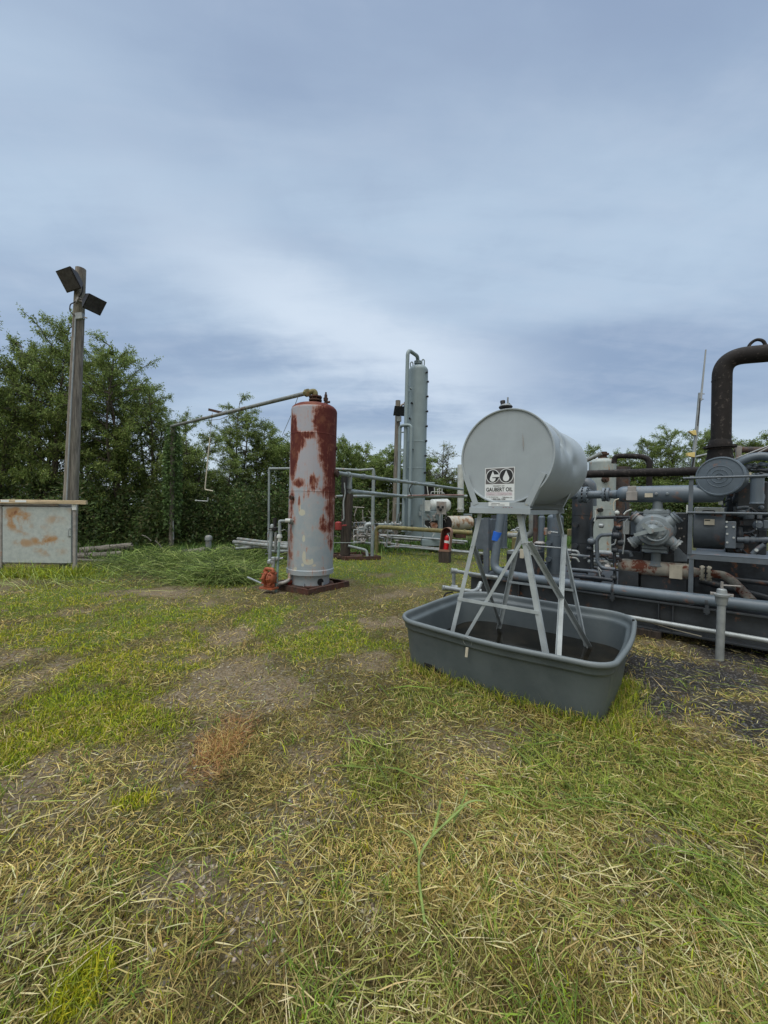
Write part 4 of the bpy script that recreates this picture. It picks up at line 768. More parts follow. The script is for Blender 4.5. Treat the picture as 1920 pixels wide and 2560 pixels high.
# dark post with red box
YD = 12.6; q = G(*Z2(1385, 1392)); pb = V((q.x, YD, 0)); t_ = thing('dark_upright', 'dark brown upright column on a rusty frame right of the rusty tank', 'column', pb)
pt = D(*Z2(1398, 905), YD); m = MB(); m.tube([pb+V((0, 0, .1)), pt], .155, 16); part('column', m, M['dwood'], t_)
m = MB(); p1 = D(*Z2(1372, 800), YD-.1); p0 = D(*Z2(1368, 930), YD-.1); m.tube([p0, p1], .12, 14); part('burnt_cap', m, M['black'], t_)
m = MB(); m.tube([D(*Z2(1345, 1385), YD), D(*Z2(1352, 1130), YD), D(*Z2(1366, 930), YD-.15)], .05, 10); part('side_pipe', m, M['dwood'], t_)
m = MB(); m.pipe([D(*Z2(1350, 1130), YD-.2), D(*Z2(1362, 1120), YD-.2), D(*Z2(1358, 1000), YD-.2), D(*Z2(1372, 930), YD-.2), D(*Z2(1366, 850), YD-.2)], .025, .08, 8); part('conduit', m, M['galv'], t_)
m = MB(); q = D(*Z2(1320, 1170), YD-.3); m.lathe(q+V((0, 0, -.14)), UP, [(0, .06), (.03, .11), (.25, .11), (.28, .05)], 14); m.tube([q, q+V((.25, .1, .02))], .025, 8); part('red_control_box', m, M['redbox'], t_)
m = MB(); c_ = pb+V((.15, .0, .06)); cs = [c_+V(v) for v in ((-.75, .35, 0), (-.05, -.62, 0), (1.0, -.25, 0), (.35, .8, 0))]
for k in range(4): m.bar(cs[k], cs[(k+1) % 4], .05, .12)
m.box(c_+V((0, .05, .0)), (.4, 0, 0), (0, .4, 0), (0, 0, .02)); part('base_frame', m, M['rust'], t_)
m = MB(); m.pipe([pb+V((.1, -.15, .42)), D(*Z2(1530, 1350), YD-.2), D(*Z2(1535, 1400), YD-.25)], .045, .1, 10); m.tube([D(*Z2(1290, 1294), YD-.3), D(*Z2(1470, 1294), YD-.3)], .012, 6); part('drain_pipe', m, M['pipe'], t_)
# long level pipes
def run(name, label, pts, r, mat, bend=None, extra=None, group=None):
    P_ = [V(p) for p in pts]; t_ = thing(name, label, 'pipe', P_[0].lerp(P_[-1], .5), group); m = MB(); m.pipe(P_, r, bend, 12); part('pipe', m, mat, t_)
    if extra: m = MB(); extra(m); part('fitting', m, mat, t_)
    return t_
pA, pB = D(*Z3(95, 1232), YT), D(*Z3(1285, 1387), 15.0)
def ex(m):
    for f in (.06, .16, .42, .62): q = pA.lerp(pB, f*.75); d = (pB-pA).normalized(); m.lathe(q-d*.04, d, [(0, .062), (.09, .062)], 12)
    q = pA.lerp(pB, .055); m.tube([q, D(*Z3(205, 1385), q.y)], .05, 12); m.lathe(D(*Z3(205, 1380), q.y), UP, [(0, .058), (.06, .058)], 12)
run('long_pipe', 'upper long grey pipe running back from the rusty tank', [pA, pB], .045, M['pipe'], None, ex, 'long level pipes between the tanks')
qy = pA.lerp(pB, .055).y
run('long_pipe', 'middle long grey pipe with a pinkish length crossing before the tall column', [D(*Z3(205, 1405), qy), D(*Z3(720, 1452), 13.0), D(*Z3(1325, 1452), 13.4)], .05, M['pipe'], None, lambda m: m.lathe(D(*Z3(772, 1455), 13.0), (1, .02, 0), [(0, .07), (.12, .07)], 12), 'long level pipes between the tanks')
run('long_pipe', 'rear long grey pipe behind the dark column', [D(*Z3(75, 1455), 12.8), D(*Z3(400, 1450), 13.6), D(*Z3(720, 1448), 14.5)], .05, M['pipe'], None, None, 'long level pipes between the tanks')
run('thin_pipe', 'thin red-brown line lying along the middle long pipe', [D(*Z3(760, 1445), 12.9), D(*Z3(1050, 1440), 13.2), D(*Z3(1300, 1440), 13.3)], .018, paint('faded_pink_pipe', (.25, .15, .14), .6, 0, .2, 8, rust=.1))
run('hose', 'black hose loop hanging from the upper long pipe', [D(*Z3(940, 1335), 12.6), D(*Z3(860, 1318), 12.4), D(*Z3(800, 1335), 12.3), D(*Z3(772, 1390), 12.3), D(*Z3(795, 1445), 12.6)], .018, M['hose'], .3)
yp0 = G(*Z3(462, 1992)); Yp = yp0.y
run('yellow_pipe', 'moss-stained yellow pipe on a bent leg before the tall column', [yp0+V((0, 0, -.05)), D(*Z3(465, 1748), Yp), D(*Z3(560, 1748), Yp-.3), D(*Z3(1375, 1800), 12.6)], .075, M['yellow'], .16, lambda m: m.lathe(D(*Z3(1300, 1792), 12.74), (.7, -.7, 0), [(0, .09), (.04, .09)], 12))
run('ground_pipe', 'upper of the two low pipes near the ground behind the extinguisher', [D(*Z3(480, 1895), 14.8), D(*Z3(1480, 2000), 12.2)], .05, M['pipeold'])
run('ground_pipe', 'lower of the two low pipes near the ground behind the extinguisher', [D(*Z3(600, 1925), 14.3), D(*Z3(1400, 1993), 12.3)], .035, M['galv'])
run('ground_pipe', 'pale low pipe with a kink in front of the tall column', [D(*Z3(500, 1822), 15.6), D(*Z3(700, 1832), 15.2), D(*Z3(1330, 1885), 13.6)], .04, M['galv'])
run('ground_pipe', 'grey ground pipe under the pale kinked one', [D(*Z3(580, 1848), 15.8), D(*Z3(1300, 1900), 14.0)], .05, M['pipeold'])
for i, x_ in enumerate((572, 600)):
    q = G(*Z3(x_-6, 1965)); m = MB(); m.tube([q-V((0, 0, .1)), D(*Z3(x_+4, 1480 if i == 0 else 1830), q.y)], .03 if i == 0 else .02, 8); single('support_post', ['tall thin post under the middle long pipe', 'short thin post beside the tall thin one'][i], 'post', m, M['pipeold'], q)
# valve manifold left of the column
t_ = thing('valve_manifold', 'cluster of small weathered pipes, elbows and valves before the thicket', 'manifold', (D(*Z3(400, 1800), 15).x, 15, 0))
rs = random.Random(11)
for k in range(17):
    x0 = rs.uniform(215, 560); y0 = rs.uniform(1690, 1935); Y = 13.4+(1935-y0)/245*3.5; ln = rs.uniform(60, 220); hh = rs.uniform(20, 90)
    m = MB(); m.pipe([D(*Z3(x0, y0+(hh if k % 3 else -hh)), Y), D(*Z3(x0, y0), Y), D(*Z3(x0+ln, y0+rs.uniform(-6, 14)), Y+.3)]+([D(*Z3(x0+ln, y0+hh*.8), Y+.3)] if k % 2 else []), rs.uniform(.022, .045), .05, 8); part('pipe', m, M[['zinc', 'pipeold', 'pipe', 'comp'][k % 4]], t_)
    m = MB(); q = D(*Z3(x0+ln*.5, y0), Y+.1); m.lathe(q-V((.07, 0, 0)), (1, 0, 0), [(0, .08), (.03, .08), (.03, .05), (.12, .05), (.12, .08), (.15, .08)], 10); m.tube([q, q+V((0, 0, .22))], .018, 6); m.lathe(q+V((0, 0, .22)), UP, [(0, .09), (.02, .09)], 12); part('valve', m, M['pipeold' if k % 2 else 'zinc'], t_)
m = MB(); m.pipe([D(*Z3(350, 1790), 15.5), D(*Z3(365, 1722), 15.5), D(*Z3(415, 1718), 15.5), D(*Z3(440, 1770), 15.5)], .09, .25, 12); part('return_bend', m, M['galv'], t_)
m = MB()
for (a, b_) in (((250, 1640), (275, 1560)), ((335, 1700), (330, 1580)), ((240, 1555), (345, 1560)), ((440, 1690), (420, 1650))): m = MB(); m.tube([D(*Z3(*a), 14.5), D(*Z3(*b_), 14.5)], .02, 6); part('riser', m, M['zinc'], t_)
m = MB()
for x_ in (545, 610, 640, 690): m.flange(D(*Z3(x_, 1722), 16), (1, .1, 0), .12, .05, 6, bs=.02)
m.tube([D(*Z3(480, 1722), 16), D(*Z3(700, 1722), 16)], .06, 12); part('flanged_line', m, M['pipe'], t_)
# brush pile behind the manifold
m = MB()
for k in range(170):
    q = D(*Z3(rs.uniform(230, 660), rs.uniform(1690, 1760)), rs.uniform(16.5, 18.5)); q.z = rs.uniform(.05, .55); d = V((rs.gauss(0, 1), rs.gauss(0, .5), rs.gauss(.1, .45))).normalized(); m.pipe([q, q+d*rs.uniform(.3, .7), q+d*rs.uniform(.8, 1.4)+V((0, 0, rs.uniform(-.2, .3)))], rs.uniform(.008, .022), .1, 4)
o_ = part('brush_pile', m, M['log'], None); o_['kind'] = 'stuff'; o_['label'] = 'grey heap of dead branches behind the small pipes'; o_['category'] = 'brush'

# ------------------------------------------------------------------ tall column
YK = 18.0; p1 = D(*Z3(862, 262), YK); p0 = D(*Z3(826, 1800), YK); dv = (p1-p0).normalized(); p0 = p0-dv*(p0.z+.05)/dv.z; RC = 92*.26217/F*YK; HL = (p1-p0).length
t_ = thing('absorber_column', 'tall slender grey column vessel with lifting lugs and an overhead pipe', 'column vessel', p0)
m = MB(); pr = [(0, RC+.03), (.25, RC+.03), (.26, RC)]
for y_ in (1190, 940): h_ = (D(862, 0, YK).z*0+D(*Z3(850, y_), YK).z-p0.z)/dv.z; pr += [(h_-.03, RC), (h_-.02, RC+.008), (h_+.02, RC+.008), (h_+.03, RC)]
pr += [(HL, RC)]+[(HL+.27*math.sin(a), RC*math.cos(a)**.75) for a in (.2, .45, .7, .95, 1.2, 1.4, 1.52)]; m.lathe(p0, dv, pr, 48); part('shell', m, M['tower'], t_)
m = MB(); a = D(*Z3(855, 205), YK); m.tube([a, a+dv*.12], .10, 14); m.flange(a+dv*.10, dv, .17, .05, 8, bs=.02); m.flange(a+dv*.17, dv, .17, .05, 0); part('top_nozzle', m, M['tower'], t_)
m = MB(); m.pipe([a+dv*.2, D(*Z3(853, 115), YK-.2), D(*Z3(775, 62), YK-.6), D(*Z3(760, 90), YK-.7), D(*Z3(742, 800), YK-.7), D(*Z3(718, 1790), YK-.7)], .085, .25, 14); part('vapour_line', m, M['tower'], t_)
m = MB(); m.pipe([D(*Z3(664, 1730), YK-.6), D(*Z3(688, 785), YK-.6), D(*Z3(720, 775), YK-.8), D(*Z3(795, 772), YK-.9), D(*Z3(772, 1790), YK-.9)], .07, .2, 12); m.tube([D(*Z3(690, 842), YK-.6), D(*Z3(735, 842), YK-.7)], .03, 8); m.bar(D(*Z3(680, 1012), YK-.6), D(*Z3(730, 1012), YK-.7), .1, .12); part('loop_line', m, M['tower'], t_)
m = MB(); m.bar(D(*Z3(735, 1470), YK-.85), D(*Z3(742, 1290), YK-.85), .18, .14, (0, 1, 0)); m.tube([D(*Z3(780, 420), YK-.5), D(*Z3(800, 430), YK-.5)], .05, 8); m.pipe([D(*Z3(770, 450), YK-.5), D(*Z3(762, 790), YK-.6)], .03, .1, 8); part('bracket', m, M['tower'], t_)
for (xx, yy, w_) in ((798, 192, 10), (907, 168, 12)):
    q = D(*Z3(xx, yy), YK-.05); m = MB(); m.pipe([q+V((-.04, 0, -.30)), q+V((-.06, 0, .05)), q+V((0, 0, .12)), q+V((.06, 0, .05)), q+V((.05, 0, -.35))], .028, .08, 8); part('lifting_lug', m, M['tower'], t_)
for (xx, yy) in ((937, 378), (933, 517), (930, 657), (926, 796), (921, 935), (917, 1073), (911, 1233), (908, 1345), (905, 1440), (800, 587), (780, 725), (803, 1020), (925, 298)):
    q = D(*Z3(xx, yy), YK); axp_ = p0+dv*((q.z-p0.z)/dv.z); s_ = max(-.9, min(.9, (q.x-axp_.x)/RC)); d = V((s_, -math.sqrt(1-s_*s_), 0)); m = MB(); m.lathe(axp_+d*(RC-.02), d, [(0, .03), (.06, .03), (.06, .05), (.11, .05)], 8); part('thermowell', m, M['black'], t_)
for (xx, yy, w_, h_) in ((790, 1700, .08, .12), (895, 1560, .08, .15), (880, 1620, .06, .1)):
    m = MB(); q = D(*Z3(xx, yy), YK-.5); m.box(q, (w_, 0, 0), (0, .03, 0), (0, 0, h_)); part('nameplate', m, M['pipe'], t_, .01)
# second light pole
YQ = 19.5; q0 = D(*Z3(640, 1700), YQ); q1 = D(*Z3(668, 540), YQ); d = (q1-q0).normalized(); q0 = q0-d*q0.z/d.z
t_ = thing('light_pole', 'slim wooden light pole directly left of the tall column', 'light pole', q0)
m = MB(); m.tube([q0, q1], [.16, .125], 12); part('pole', m, M['pole'], t_)
flood(t_, D(*Z3(688, 640), YQ-.4), 1, (.15, -.75, -.6), UP, q1.lerp(q0, .08)+V((0, -.12, 0)), .32, .26, .13)
m = MB(); q = D(*Z3(677, 715), YQ-.2); m.box(q, (.12, 0, 0), (0, .06, 0), (0, 0, .13)); part('junction_box', m, M['galv'], t_, .02)
m = MB(); m.pipe([D(*Z3(690, 595), YQ-.1), D(*Z3(715, 572), YQ-.1), D(*Z3(745, 570), YQ-.1)], .05, .1, 8); m.box(D(*Z3(770, 575), YQ-.1), (.25, 0, .02), (0, .15, 0), (0, 0, .10)); part('street_light', m, M['zinc'], t_)
m = MB(); q = D(*Z3(640, 1520), YQ-.2); m.tube([q, q+V((.6, 0, -.02))], .02, 6); part('cable', m, M['wire'], t_)

# ------------------------------------------------------------------ heater unit
YH = 15.0; t_ = thing('burner_unit', 'grey heater unit with a rust-stained white drum and chimney behind the yellow pipe', 'heater', (D(*Y6(600, 1000), YH).x, YH, 0))
def ybox(x0, y0, x1, y1, Y, dp, mat, name, bev=.01, par=None):
    a, b_ = D(*Y6(x0, y1), Y), D(*Y6(x1, y0), Y); m = MB(); m.bx(a.x, b_.x, Y, Y+dp, a.z, b_.z); return part(name, m, mat, par or t_, bev)
MWD = paint('scorched_white_drum', (.40, .39, .35), .6, 0, .15, 3, rust=.36, rustcol=(.20, .11, .06), rscale=2.2, streak=.1, bump=.15)
p0_, p1_ = D(*Y6(640, 1062), YH-.2), D(*Y6(1090, 1050), YH+.55); r_ = 148*.12055/F*YH; d = (p1_-p0_).normalized(); Ld = (p1_-p0_).length
m = MB(); m.lathe(p0_, d, [(0, r_), (Ld*.35, r_), (Ld*.36, r_*1.02), (Ld*.38, r_), (Ld*.68, r_), (Ld*.69, r_*1.02), (Ld*.71, r_), (Ld, r_), (Ld, r_*.8)], 36); part('burner_drum', m, MWD, t_)
m = MB(); m.lathe(p0_-d*.02, d, [(0, r_*.97), (.015, r_*.97)], 30); part('drum_end', m, M['black'], t_)
ybox(985, 870, 1165, 1230, YH+.6, .06, M['tower'], 'end_plate'); ybox(1000, 900, 1140, 1210, YH+.58, .015, M['black'], 'end_plate')
m = MB(); m.tube([D(*Y6(925, 830), YH+.3), D(*Y6(925, -150), YH+.3)], .125, 16); m.flange(D(*Y6(920, 770), YH+.3), UP, .16, .03, 0); part('chimney', m, M['white'], t_)
m = MB(); a, b_ = D(*Y6(330, 700), YH+.3), D(*Y6(640, 690), YH+.5); d = (b_-a).normalized(); rr = 140*.12055/F*YH
m.lathe(a, d, [(-.12, rr*.3), (-.08, rr*.7), (0, rr), ((b_-a).length, rr), ((b_-a).length+.09, rr*.75), ((b_-a).length+.13, rr*.3)], 28); part('surge_drum', m, M['white'], t_)
ybox(180, 590, 300, 810, YH-.25, .2, M['white'], 'panel'); ybox(430, 612, 632, 880, YH-.3, .12, M['zinc'], 'gauge_panel')
m = MB()
for x_, y_, r in ((460, 725, .05), (505, 780, .06), (550, 725, .045)): m.lathe(D(*Y6(x_, y_), YH-.31), (0, -1, 0), [(0, r), (.05, r), (.06, r*.7)], 12)
part('gauge', m, M['black'], t_)
ybox(190, 215, 380, 470, YH+.8, .4, M['black'], 'control_box'); ybox(165, 820, 560, 1400, YH-.1, 1.0, M['tower'], 'firebox')
m = MB(); m.lathe(D(*Y6(320, 1095), YH-.12), (0, -1, 0), [(0, 0), (.004, .20), (.006, .20)], 24); c_ = D(*Y6(320, 1095), YH-.13); m = MB(); m.poly([D(*Y6(x_, y_), YH-.105) for x_, y_ in ((185, 1010), (255, 1000), (330, 1012), (450, 1000), (460, 1160), (330, 1175), (210, 1140), (178, 1080))], (0, -1, 0), .006); part('fire_opening', m, M['black'], t_)
m = MB(); m.poly([D(*Y6(x_, y_), YH-.12) for x_, y_ in ((290, 1060), (340, 1040), (430, 1060), (455, 1110), (430, 1160), (330, 1170))], (0, -1, 0), .01); part('refractory', m, paint('pinkish_refractory', (.30, .19, .15), .8, 0, .3, 12, rust=.3), t_)
for xa, ya, xb, yb, r9 in ((500, 870, 505, 1290, .045), (150, 560, 135, 1340, .03), (545, 880, 540, 1330, .02)): m = MB(); m.tube([D(*Y6(xa, ya), YH-.35), D(*Y6(xb, yb), YH-.35)], r9, 10); part('riser', m, M['pipe'], t_)
m = MB()
for a, b_ in (((180, 1100), (370, 1270)), ((270, 1130), (400, 1290)), ((340, 1340), (395, 1250)), ((230, 280), (255, 470))): m.bar(D(*Y6(*a), YH-.4), D(*Y6(*b_), YH-.4), .02, .03)
part('brace', m, M['white'], t_)
m = MB(); m.pipe([D(*Y6(310, 460), YH+.2), D(*Y6(315, 410), YH+.2), D(*Y6(540, 410), YH+.2), D(*Y6(590, 455), YH+.2)], .015, .04, 6)
for x_, yt in ((385, 310), (450, 375), (490, 355), (540, 340)): m.tube([D(*Y6(x_, 455), YH+.2), D(*Y6(x_, yt), YH+.2)], .02, 6); m.lathe(D(*Y6(x_, yt), YH+.2), UP, [(0, .035), (.05, .035)], 8)
part('instrument_line', m, M['white'], t_)
m = MB()
for k in range(16):
    x0, y0 = rs.uniform(170, 620), rs.uniform(830, 1000); m.pipe([D(*Y6(x0, y0), YH-.2), D(*Y6(x0+rs.uniform(-60, 60), y0+rs.uniform(-20, 40)), YH-.25), D(*Y6(x0+rs.uniform(-60, 60), y0+rs.uniform(30, 90)), YH-.15)], .015, .05, 6)
part('tubing', m, M['zinc'], t_)
ybox(180, 210, 390, 242, YH+.3, .5, M['tower'], 'roof_plate'); ybox(820, 1290, 1040, 1370, YH-.1, .4, M['rust'], 'base_block'); ybox(130, 1410, 520, 1530, YH-.6, .8, M['tower'], 'skid')

# ------------------------------------------------------------------ extinguisher in its housing
q = G(*Y6(625, 1880)); YE = q.y; C0 = V((D(*Y6(610, 1700), YE).x, YE+.1, 0)); nf_ = V((-.42, -.9, 0)).normalized(); rt = V((.9, -.42, 0)).normalized()
t_ = thing('extinguisher_housing', 'brown arched housing on a dark timber block', 'housing', C0)
W2, dpt = .145, .26; zb, zt = .36, D(*Y6(700, 1160), YE).z-.145; lean = V((.10, 0, 0))
def arch(off, z_add=0):
    o = [(-W2-off, zb)]; o += [(-(W2+off)*math.cos(a), zt+(W2+off)*math.sin(a)) for a in [k*math.pi/14 for k in range(15)]]; o.append((W2+off, zb)); return o
m = MB(); vs_, fs = [], []
for fr in (0, 1):
    for off in (0, .012):
        for (a, z_) in arch(off): vs_.append(C0+rt*a+lean*(z_-zb)+UP*z_-nf_*(fr-.5)*dpt)
k = 17
for i in range(k-1):
    fs += [(i, i+1, k+i+1, k+i), (2*k+i, 3*k+i, 3*k+i+1, 2*k+i+1), (k+i, k+i+1, 3*k+i+1, 3*k+i), (i, 2*k+i, 2*k+i+1, i+1)]
m.add(vs_, fs); part('shell', m, M['brown'], t_)
m = MB(); m.poly([C0+rt*a*.995+lean*(z_-zb)+UP*z_-nf_*dpt*.49 for a, z_ in arch(0)], nf_, .006); part('back_plate', m, paint('dark_red_inside', (.13, .03, .03), .7, 0, .2, 6), t_)
m = MB(); m.box(C0+UP*(zb-.006), rt*(W2+.03), nf_*(dpt*.5+.03), UP*.008); m.box(C0+UP*(zb+.02)+nf_*dpt*.5, rt*W2, nf_*.004, UP*.03); part('shelf', m, M['brown'], t_)
m = MB(); m.box(C0+UP*.16-lean*0, rt*(W2+.02), nf_*(dpt*.5+.02), UP*.185); part('timber_base', m, M['dwood'], t_, .012)
e0 = C0+UP*(zb+.005)+rt*.03+nf_*.0; t2 = thing('fire_extinguisher', 'red fire extinguisher with a white band standing in the brown housing', 'fire extinguisher', e0)
m = MB(); dl = (UP+lean*.9).normalized(); m.lathe(e0, dl, [(0, .07), (.01, .078), (.40, .078), (.44, .07), (.47, .045), (.49, .025)], 26); part('cylinder', m, M['red'], t2)
m = MB(); m.lathe(e0+dl*.24, dl, [(0, .0795), (.075, .0795)], 26); part('label_band', m, M['label'], t2)
m = MB(); hd = e0+dl*.49; m.lathe(hd, dl, [(0, .025), (.04, .025), (.045, .015), (.06, .015)], 12); m.bar(hd+dl*.05, hd+dl*.075+rt*.11+nf_*.03, .018, .012); m.bar(hd+dl*.035, hd+dl*.03+rt*.11+nf_*.03, .018, .012); part('valve_handle', m, M['galv'], t2)
m = MB(); m.pipe([hd+dl*.02, hd+rt*.05+nf_*.06, e0+dl*.4+rt*.09+nf_*.05, e0+dl*.22+rt*.088+nf_*.045], .010, .05, 8); part('hose', m, M['label'], t2)

# ------------------------------------------------------------------ overhead fuel tank on its stand
C = V((1.134, 3.64, 0)); TR = .445; cz = D(1260, 1141, 3.64).z; LT = 1.42
def W(px, py, w_=0.0): return on(px, py, C+TW*w_, TW)
def L(a, w_, z): return C+TA*a+TW*w_+UP*z
t_ = thing('fuel_tank', 'light grey cylindrical fuel tank with a logo decal on splayed steel legs', 'fuel tank', C+TW*.68)
fc = C+UP*cz
m = MB(); NS, NL = 128, 56; vs_, fs = [], []
def dent(a, w_):   # shallow creases on the visible flank, a = angle from top clockwise seen from the front
    d = 0
    for (a0, w0, sa, sw, dp_, tl) in ((1.0, .30, .16, .018, .016, .35), (1.28, .34, .16, .018, .016, -.3), (1.15, .55, .1, .03, .012, .2), (1.02, .38, .30, .045, .020, .22), (1.25, .62, .22, .10, .016, -.1), (.80, .27, .20, .03, .010, .3), (1.45, .30, .25, .12, .008, 0), (1.62, .85, .2, .16, .010, 0), (.7, .9, .3, .2, .006, 0)):
        e1 = (a-a0)/sa; e2 = (w_-w0-tl*(a-a0))/sw; d += dp_*math.exp(-e1*e1-e2*e2)
    return d*2.6+.005*(mnoise.noise(V((a*2.2, w_*4, 3.3))))
for i in range(NL+1):
    w_ = LT*i/NL
    for k in range(NS):
        a = 2*math.pi*k/NS; r = TR-(dent(a, w_)*min(1, w_*(LT-w_)*12) if 0 < i < NL else 0)
        p = fc+TW*w_+TA*(r*math.sin(a))+UP*(r*math.cos(a)); vs_.append(p)
for i in range(NL):
    for k in range(NS): k2 = (k+1) % NS; fs.append((i*NS+k, i*NS+k2, (i+1)*NS+k2, (i+1)*NS+k))
m.add(vs_, fs); part('shell', m, M['tank'], t_, 0, 60)
m = MB(); m.lathe(fc, TW, [(.014, .001), (.012, TR*.6), (.010, TR-.012), (-.004, TR-.010), (-.008, TR-.003), (-.006, TR+.004), (.012, TR+.004), (.014, TR)], 96, False); part('front_head', m, M['tank'], t_, 0, 50)
m = MB(); m.lathe(fc+TW*LT, -TW, [(.02, TR-.01), (-.004, TR-.004), (-.006, TR+.003), (.012, TR+.004), (.02, TR)], 96, True); part('rear_head', m, M['tank'], t_, 0, 50)
m = MB(); m.poly([W(*Z4(x_, y_), .007) for x_, y_ in ((844, 300), (850, 330), (852, 370), (850, 410), (846, 370), (846, 330))], -TW, .001); part('crease_shade', m, M['zinc'], t_)  # dark strip paints the shade of a small dent crease
# cap
m = MB(); q = W(*Z4(742, 150), .15); q = V((q.x, q.y, 0)); cc0 = fc+TW*.12+TA*(-.0); cc0 = V((cc0.x, cc0.y, cz+TR-.006)); cc0 = on(*Z4(742, 150), C+TW*.12, TW); cc0.z = cz+TR-.008
cap = MB(); cap.lathe(cc0, UP, [(0, .036), (.045, .036), (.047, .06), (.060, .066), (.070, .050), (.08, .03)], 20); co = part('vent_cap', cap, M['black'], t_)
m = MB(); m.lathe(cc0+UP*.064, UP, [(0, .060), (.006, .060), (.018, .045)], 20); m.tube([cc0+UP*.055+TA*.02, cc0+UP*.15+TA*.02], .008, 8); part('vent_cap_top', m, M['galv'], co)
m = MB(); m.lathe(cc0+UP*.078-TA*.028, UP, [(0, .022), (.045, .022), (.05, .018)], 12); m.box(cc0+UP*.115-TA*.04, TA*.012, TW*.01, UP*.012); part('fill_plug', m, M['black'], co)
m = MB(); m.box(cc0+UP*.08+TW*.03, TA*.03, TW*.01, UP*.02); part('cap_latch', m, M['galv'], co)
# saddles: cross beam, angle and two raking plates front and rear
zb1, zb0 = W(*Z4(540, 772)).z, W(*Z4(540, 752)).z
def saddle(w_, back, name):
    s_ = 1 if back else -1; wv = w_
    aL, aR = (W(*Z4(530, 770))-C).dot(TA), (W(*Z4(893, 770))-C).dot(TA); zt_, zm, zl = W(*Z4(540, 722)).z, W(*Z4(540, 752)).z, W(*Z4(530, 787)).z
    m = MB(); m.box(L((aL+aR)/2, wv+s_*.006, (zt_+zm)/2), TA*(aR-aL)/2*1.0, TW*.004, UP*(zt_-zm)/2); m.box(L((aL+aR)/2, wv-s_*.02, zt_-.004), TA*(aR-aL)/2, TW*.026, UP*.003); part(name, m, M['tank'], t_, .002)
    m = MB(); hh = (zm-zl)/2; m.box(L((aL+aR)/2, wv+s_*.019, (zm+zl)/2+.0), TA*((aR-aL)/2+.006), TW*.004, UP*hh); m.box(L((aL+aR)/2, wv-s_*.012, zm-.006), TA*((aR-aL)/2+.004), TW*.030, UP*.004); m.box(L((aL+aR)/2, wv-s_*.012, zl+.006), TA*((aR-aL)/2+.004), TW*.028, UP*.004); part('cross_channel', m, M['tank'], t_, .002)
    for (p, q_) in ((((485, 565), (548, 742))), (((990, 548), (895, 745)))):
        a = W(*Z4(*p)); b_ = W(*Z4(*q_)); a = L((a-C).dot(TA), wv+s_*.012, a.z); b_ = L((b_-C).dot(TA), wv+s_*.012, b_.z); sgn = 1 if p[0] < 700 else -1
        m = MB(); m.angle(a, b_, .058, .004, TA*sgn, -TW*s_); part('saddle_plate', m, M['tank'], t_, .0015)
saddle(0.0, False, 'front_saddle'); saddle(1.20, True, 'rear_saddle')
# side rails under the shell
for s_ in (-1, 1):
    m = MB(); m.angle(L(s_*.19, .02, zb1+.01), L(s_*.19, 1.3, zb1+.01), .04, .004, TA*-s_, -UP); part('side_rail', m, M['tank'], t_)
# legs from the photo: tops under the channels, feet in the water
topz = W(*Z4(540, 786)).z
def ext(p, q_, z_): d = q_-p; return p+d*((z_-p.z)/d.z)
FL0 = W(*Z4(585, 787), .03); FLm = W(*Z4(475, 1325), -.0-.0); FLm = on(*Z4(462, 1330), C+TW*.055, TW)
FL0 = W(*Z4(588, 787), .05); FL1 = ext(FL0, on(*Z4(415, 1520), C+TW*.0, TW), .07)
FR0 = W(*Z4(822, 787), .05); FR1 = ext(FR0, on(*Z4(985, 1665), C+TW*.0, TW), .07)
RL1 = on(*Z4(700, 1510), C+TW*1.26, TW); RL0 = L(-.18, 1.18, topz); RR1 = on(*Z4(1233, 1605), C+TW*1.26, TW); RR0 = L(.19, 1.18, topz)
RL1 = ext(RL0, RL1, .07); RR1 = ext(RR0, RR1, .07)
MG = M['stand']; lw = .044
for nm, a, b_, sx_, sw_ in (('leg', FL0, FL1, 1, 1), ('leg', FR0, FR1, -1, 1), ('leg', RL0, RL1, 1, -1), ('leg', RR0, RR1, -1, -1)):
    m = MB(); m.angle(a-TA*sx_*lw*.5, b_-TA*sx_*lw*.5, lw, .0045, TA*sx_, TW*sw_); part('leg', m, MG, t_, .001)
def at_(a, b_, f): return a.lerp(b_, f)
def bar_(a, b_, off, wdt=.038, u_=None, name='brace'):
    m = MB(); o_ = V(off); m.angle(a+o_, b_+o_, wdt, .004, (b_-a).cross(TW if u_ is None else u_).normalized(), (TW if u_ is None else u_)); return part(name, m, MG, t_, .001)
fz = lambda a, b_, z_: ext(a, b_, z_)
zbar = W(*Z4(475, 1325)).z; bar_(fz(FL0, FL1, zbar)-TA*.02, fz(FR0, FR1, zbar)+TA*.012, -TW*.008+UP*.0, .034, None, 'cross_bar')
zr = on(*Z4(775, 1212), C+TW*1.23, TW).z; bar_(fz(RL0, RL1, zr), fz(RR0, RR1, zr), TW*-.03, .028, None, 'cross_bar')
fb0 = fz(FR0, FR1, W(*Z4(830, 940)).z); bar_(fb0-TA*.02, FL1+TA*.03+UP*.0, -TW*-.012, .030)
sb0 = fz(FR0, FR1, W(*Z4(880, 965)).z)+TA*.02; bar_(sb0, fz(RR0, RR1, .16)+TA*.01, TA*.012, .04, TA)
bar_(fz(RR0, RR1, on(*Z4(1105, 920), C+TW*1.19, TW).z)+TA*.0-TW*.02, FR1+TA*.002, TA*.01, .042, TA)
bar_(fz(FL0, FL1, W(*Z4(550, 980)).z), fz(RL0, RL1, .2), -TA*.01, .030, TA)
m = MB(); q = fz(FR0, FR1, W(*Z4(860, 980)).z); m.pipe([q-TA*.03-TW*.012, q+UP*.02-TW*.014+TA*.02, q+TA*.05-TW*.0+UP*.02], .004, .02, 6); part('wire_tie', m, M['wire'], t_)
